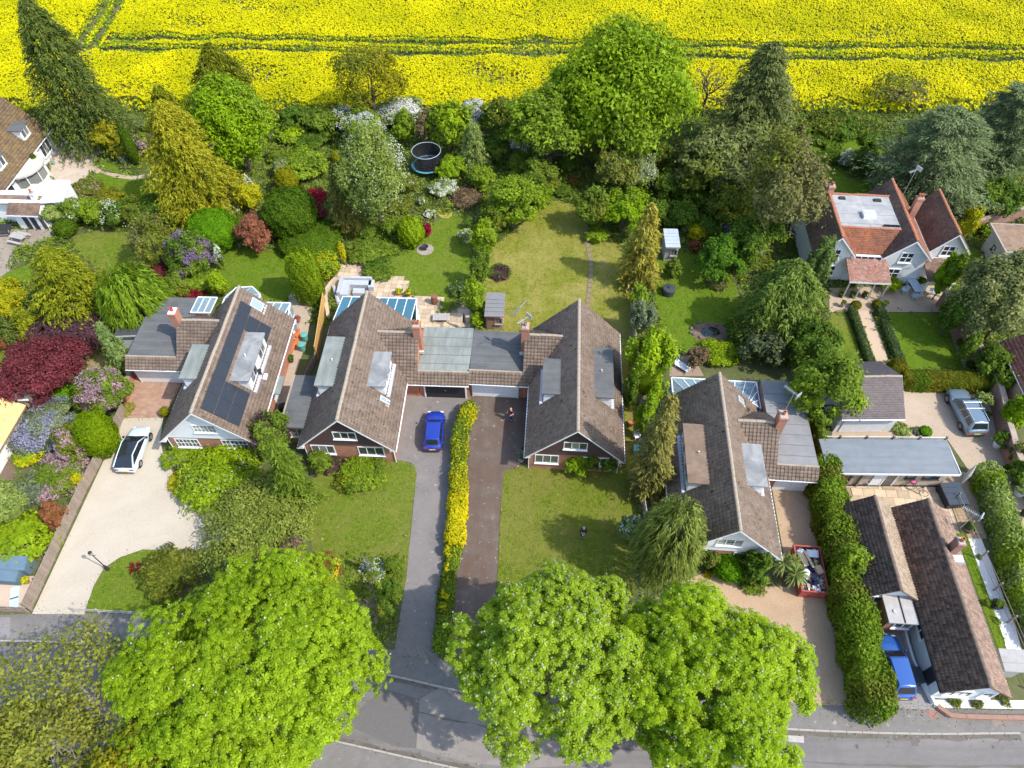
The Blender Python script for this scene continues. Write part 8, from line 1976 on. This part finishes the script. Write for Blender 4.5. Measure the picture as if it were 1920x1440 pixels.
for sx_ in (-.7,.7): MB().box(sx_-.04,sx_+.04,-.25,.3,0,.42).build('leg', wood, t)
pot('small green watering can like pot on the crazy paving', (-54.01,71.94), .18,.3, gbin)
for p, rr, lb in (((-54.23,59.68),.1,'dark table at the frame edge by the small white outbuilding'),((-52.05,58.3),-.3,'weathered grey picnic table on the mossy paving')):
    t = simple('picnic_table', lb, 'table', p, rr)
    for i in range(4): MB().box(-.85,.85,-.4+i*.2,-.22+i*.2,.7,.74).build('slat', wood_g if 'grey' in lb else black, t)
    for s in (-1,1): MB().box(-.85,.85,s*.75-.12,s*.75+.12,.42,.46).build('bench_board', wood_g if 'grey' in lb else black, t)
    for sx_ in (-.6,.6): MB().bar((sx_,-.75,0),(sx_,-.2,.7),.08).bar((sx_,.75,0),(sx_,.2,.7),.08).build('leg', wood, t)
# terrace of the white house
pb_ = surf('pale_blue_paint',(.5,.6,.68),(.43,.53,.6),4,rough=.6)
t = simple('garden_table', 'pale blue rectangular table on the terrace of the white house', 'table', (39.9,50.86), .1)
for i in range(5): MB().box(-.45+i*.18,-.29+i*.18,-.9,.9,.7,.74).build('slat', pb_, t)
for sx_ in (-.38,.38):
    for y in (-.8,.8): MB().box(sx_-.03,sx_+.03,y-.03,y+.03,0,.7).build('leg', pb_, t)
chair('pale blue chair left of the terrace table', (38.84,50.56), -PI/2+.2, pb_, 'terrace chairs'); chair('pale blue chair at the near end of the terrace table', (39.54,49.67), PI-.2, pb_, 'terrace chairs'); chair('pale blue chair right of the terrace table', (40.62,50.64), PI/2, pb_, 'terrace chairs')
t = simple('round_table', 'small round pale table at the end of the terrace', 'table', (41.49,50.27)); MB().lathe([(.35,.6),(.36,.63),(.01,.64)],14).build('table_top', pb_, t); MB().cyl(0,0,0,.6,.05,n=6).build('leg', pb_, t)
pot('round clipped bush in a pot by the terrace table', (40.88,51.7), .25,.4, terra, CLIPD, pr=.38)
for p, lb in (((32.44,50.04),'leftmost'),((33.53,49.97),'middle'),((34.74,49.97),'rightmost')): pot(lb+' dark pot along the foot of the porch posts', p, .24,.3, black, DEEP, pr=.3)
pot('left urn at the steps of the terrace', (32.2,48.65), .22,.45, kerbmat, DEEP, pr=.25); pot('right urn beside the clipped ball at the terrace steps', (36.17,48.51), .22,.45, kerbmat, FRESH, pr=.3)
# annex patio
t = simple('bicycle', 'bicycle with a pink basket leaning by the annex wall', 'bicycle', (32.22,28.14), .9)
def ring(par, name, y, rr, mat):
    o = MB().tube([(0,rr*math.cos(2*PI*k/20),rr+rr*math.sin(2*PI*k/20)) for k in range(21)],.022,5).build(name, mat, par); o.location = (0,y,0)
    for k in range(6): MB().bar((0,0,rr),(0,rr*.97*math.cos(k*PI/3),rr+rr*.97*math.sin(k*PI/3)),.008).build('spoke', steel, o)
ring(t,'wheel',-.52,.33,rubber); ring(t,'wheel',.52,.33,rubber)
mb = MB(); mb.bar((0,-.52,.33),(0,-.15,.85),.035).bar((0,-.15,.85),(0,.4,.82),.035).bar((0,.4,.82),(0,0,.35),.035).bar((0,0,.35),(0,-.15,.85),.035).bar((0,-.52,.33),(0,0,.35),.03).bar((0,.52,.33),(0,.38,.95),.035); mb.build('frame', surf('grey_green_frame',(.2,.24,.2),rough=.4), t)
MB().box(-.07,.07,-.28,-.02,.9,.96).build('saddle', black, t); MB().bar((-.28,.36,1.0),(.28,.36,1.0),.03).build('handlebar', black, t); MB().box(-.16,.16,.45,.72,.8,1.02).build('basket', surf('pink_basket',(.6,.12,.25),(.5,.1,.2),8), t)
for p, lb in (((27.76,28.77),'left of two grey stools standing by the annex wall'),((28.41,28.77),'right of two grey stools standing by the annex wall')):
    t = simple('stool', lb, 'stool', p, 0, 'grey stools by the annex'); MB().lathe([(.2,.44),(.22,.48),(.01,.5)],12).build('seat', surf('slate_plastic',(.2,.24,.28),rough=.5), t)
    for k in range(3): MB().bar((.12*math.cos(k*2.1),.12*math.sin(k*2.1),.44),(.2*math.cos(k*2.1),.2*math.sin(k*2.1),0),.03).build('leg', black, t)
    MB().bar((0,.1,.45),(0,.3,1.0),.03).build('back_stay', black, t)
t = simple('door_mat', 'brown door mat on the sandstone slabs', 'mat', (*(30.16,28.63),.055), -.03); MB().box(-.5,.5,-.32,.32,0,.02).build('mat', wood, t); MB().box(-.43,.43,-.26,.26,.021,.026).build('inner_mat', surf('coir',(.42,.29,.16),(.36,.25,.14),8), t)
t = simple('storage_box', 'large glossy black covered box on the patio corner by the cottage', 'box', (34.71,27.52), .06); MB().prism([(-.75,-.9),(.75,-.9),(.75,.9),(-.75,.9)],0,.75).build('box_body', black, t); lid_ = MB().extr([(-.8,-.95,.76),(.8,-.95,.76),(.8,.95,.84),(-.8,.95,.84)],(0,0,.06)).build('lid', glass('glossy_cover',(.03,.04,.045),.15), t)
for y in (-.5,0,.5): MB().box(-.78,.78,y-.02,y+.02,.87+y*.04,.9+y*.04).build('lid_rib', black, t)
t = simple('closed_parasol', 'grey folded parasol propped at the annex corner', 'parasol', (35.86,28.63), -.7); MB().tube([(0,0,.2),(0,.4,1.3),(0,.7,2.2)],[.05,.22,.06],8).build('canopy', wood_g, t); MB().tube([(0,-.1,0),(0,.05,.4)],.03,6).build('pole', black, t)
pot('wide brown bowl at the end of the patio path', (35.01,24.83), .5,.45, surf('brown_bowl',(.12,.08,.06),(.09,.06,.05),4), DEEP, pr=.35)
dk = simple('wooden_deck', 'tan timber deck boards beside the pantiled cottage', 'deck', (35.13,25.78), -.06)
for i in range(9): MB().box(-.6,1.1,-1.3+i*.3,-1.02+i*.3,.03,.1).build('board', surf('tan_deck',(.36,.26,.15),(.3,.21,.12),4,island=.1), dk)
pot('round dark pot in the white gravel strip', (34.71,18.84), .42,.4, black, MID, pr=.3)
MBt = [((40.57,36.58),.3,.5,'small white tub with a variegated shrub beside the curving wall',PALEL,.75),((40.53,32.49),.45,.6,'white hexagonal tub with a green shrub on the gravel',DEEP,.75),((40.36,27.95),.48,.6,'white tub with a pale shrub at the right edge',PALEL,.8)]
for p,r_,h_,lb,m_,pr_ in MBt: pot(lb, p, r_, h_, white, m_, pr=pr_, name='planter', cat='planter')
pot('small black pot on the gravel below the hexagonal tub', (40.18,30.11), .28,.35, black, DEEP, pr=.25); pot('black pot at the right edge below the white tub', (39.87,26.06), .28,.35, black, DEEP, pr=.25); pot('dark pot behind the grey blue estate car', (40.75,35.33), .22,.35, black, DEEP, pr=.28)
t = simple('storage_box', 'dark grey box against the cottage side wall', 'box', (27.17,13.91), .08); MB().box(-.35,.35,-.5,.5,0,.5).build('box_body', surf('dark_grey_box',(.06,.065,.07),rough=.6), t); MB().box(-.38,.38,-.53,.53,.51,.56).build('lid', surf('dark_grey_box',(.06,.065,.07)), t)
fence('brown picket fence at the lower edge of the road', [(-6.0,6.35),(-4.6,5.9)], 1.0, wood_n, 1.5, 'pickets')
t = simple('low_wall', 'low wall with a pale top beside the brick drive', 'wall', (*(-33.89,38.46),0), .12); MB().box(-.15,.15,-1.6,2.4,0,.9).build('wall_body', brick, t); MB().box(-.2,.2,-1.65,2.45,.901,.97).build('coping_stone', wood, t)
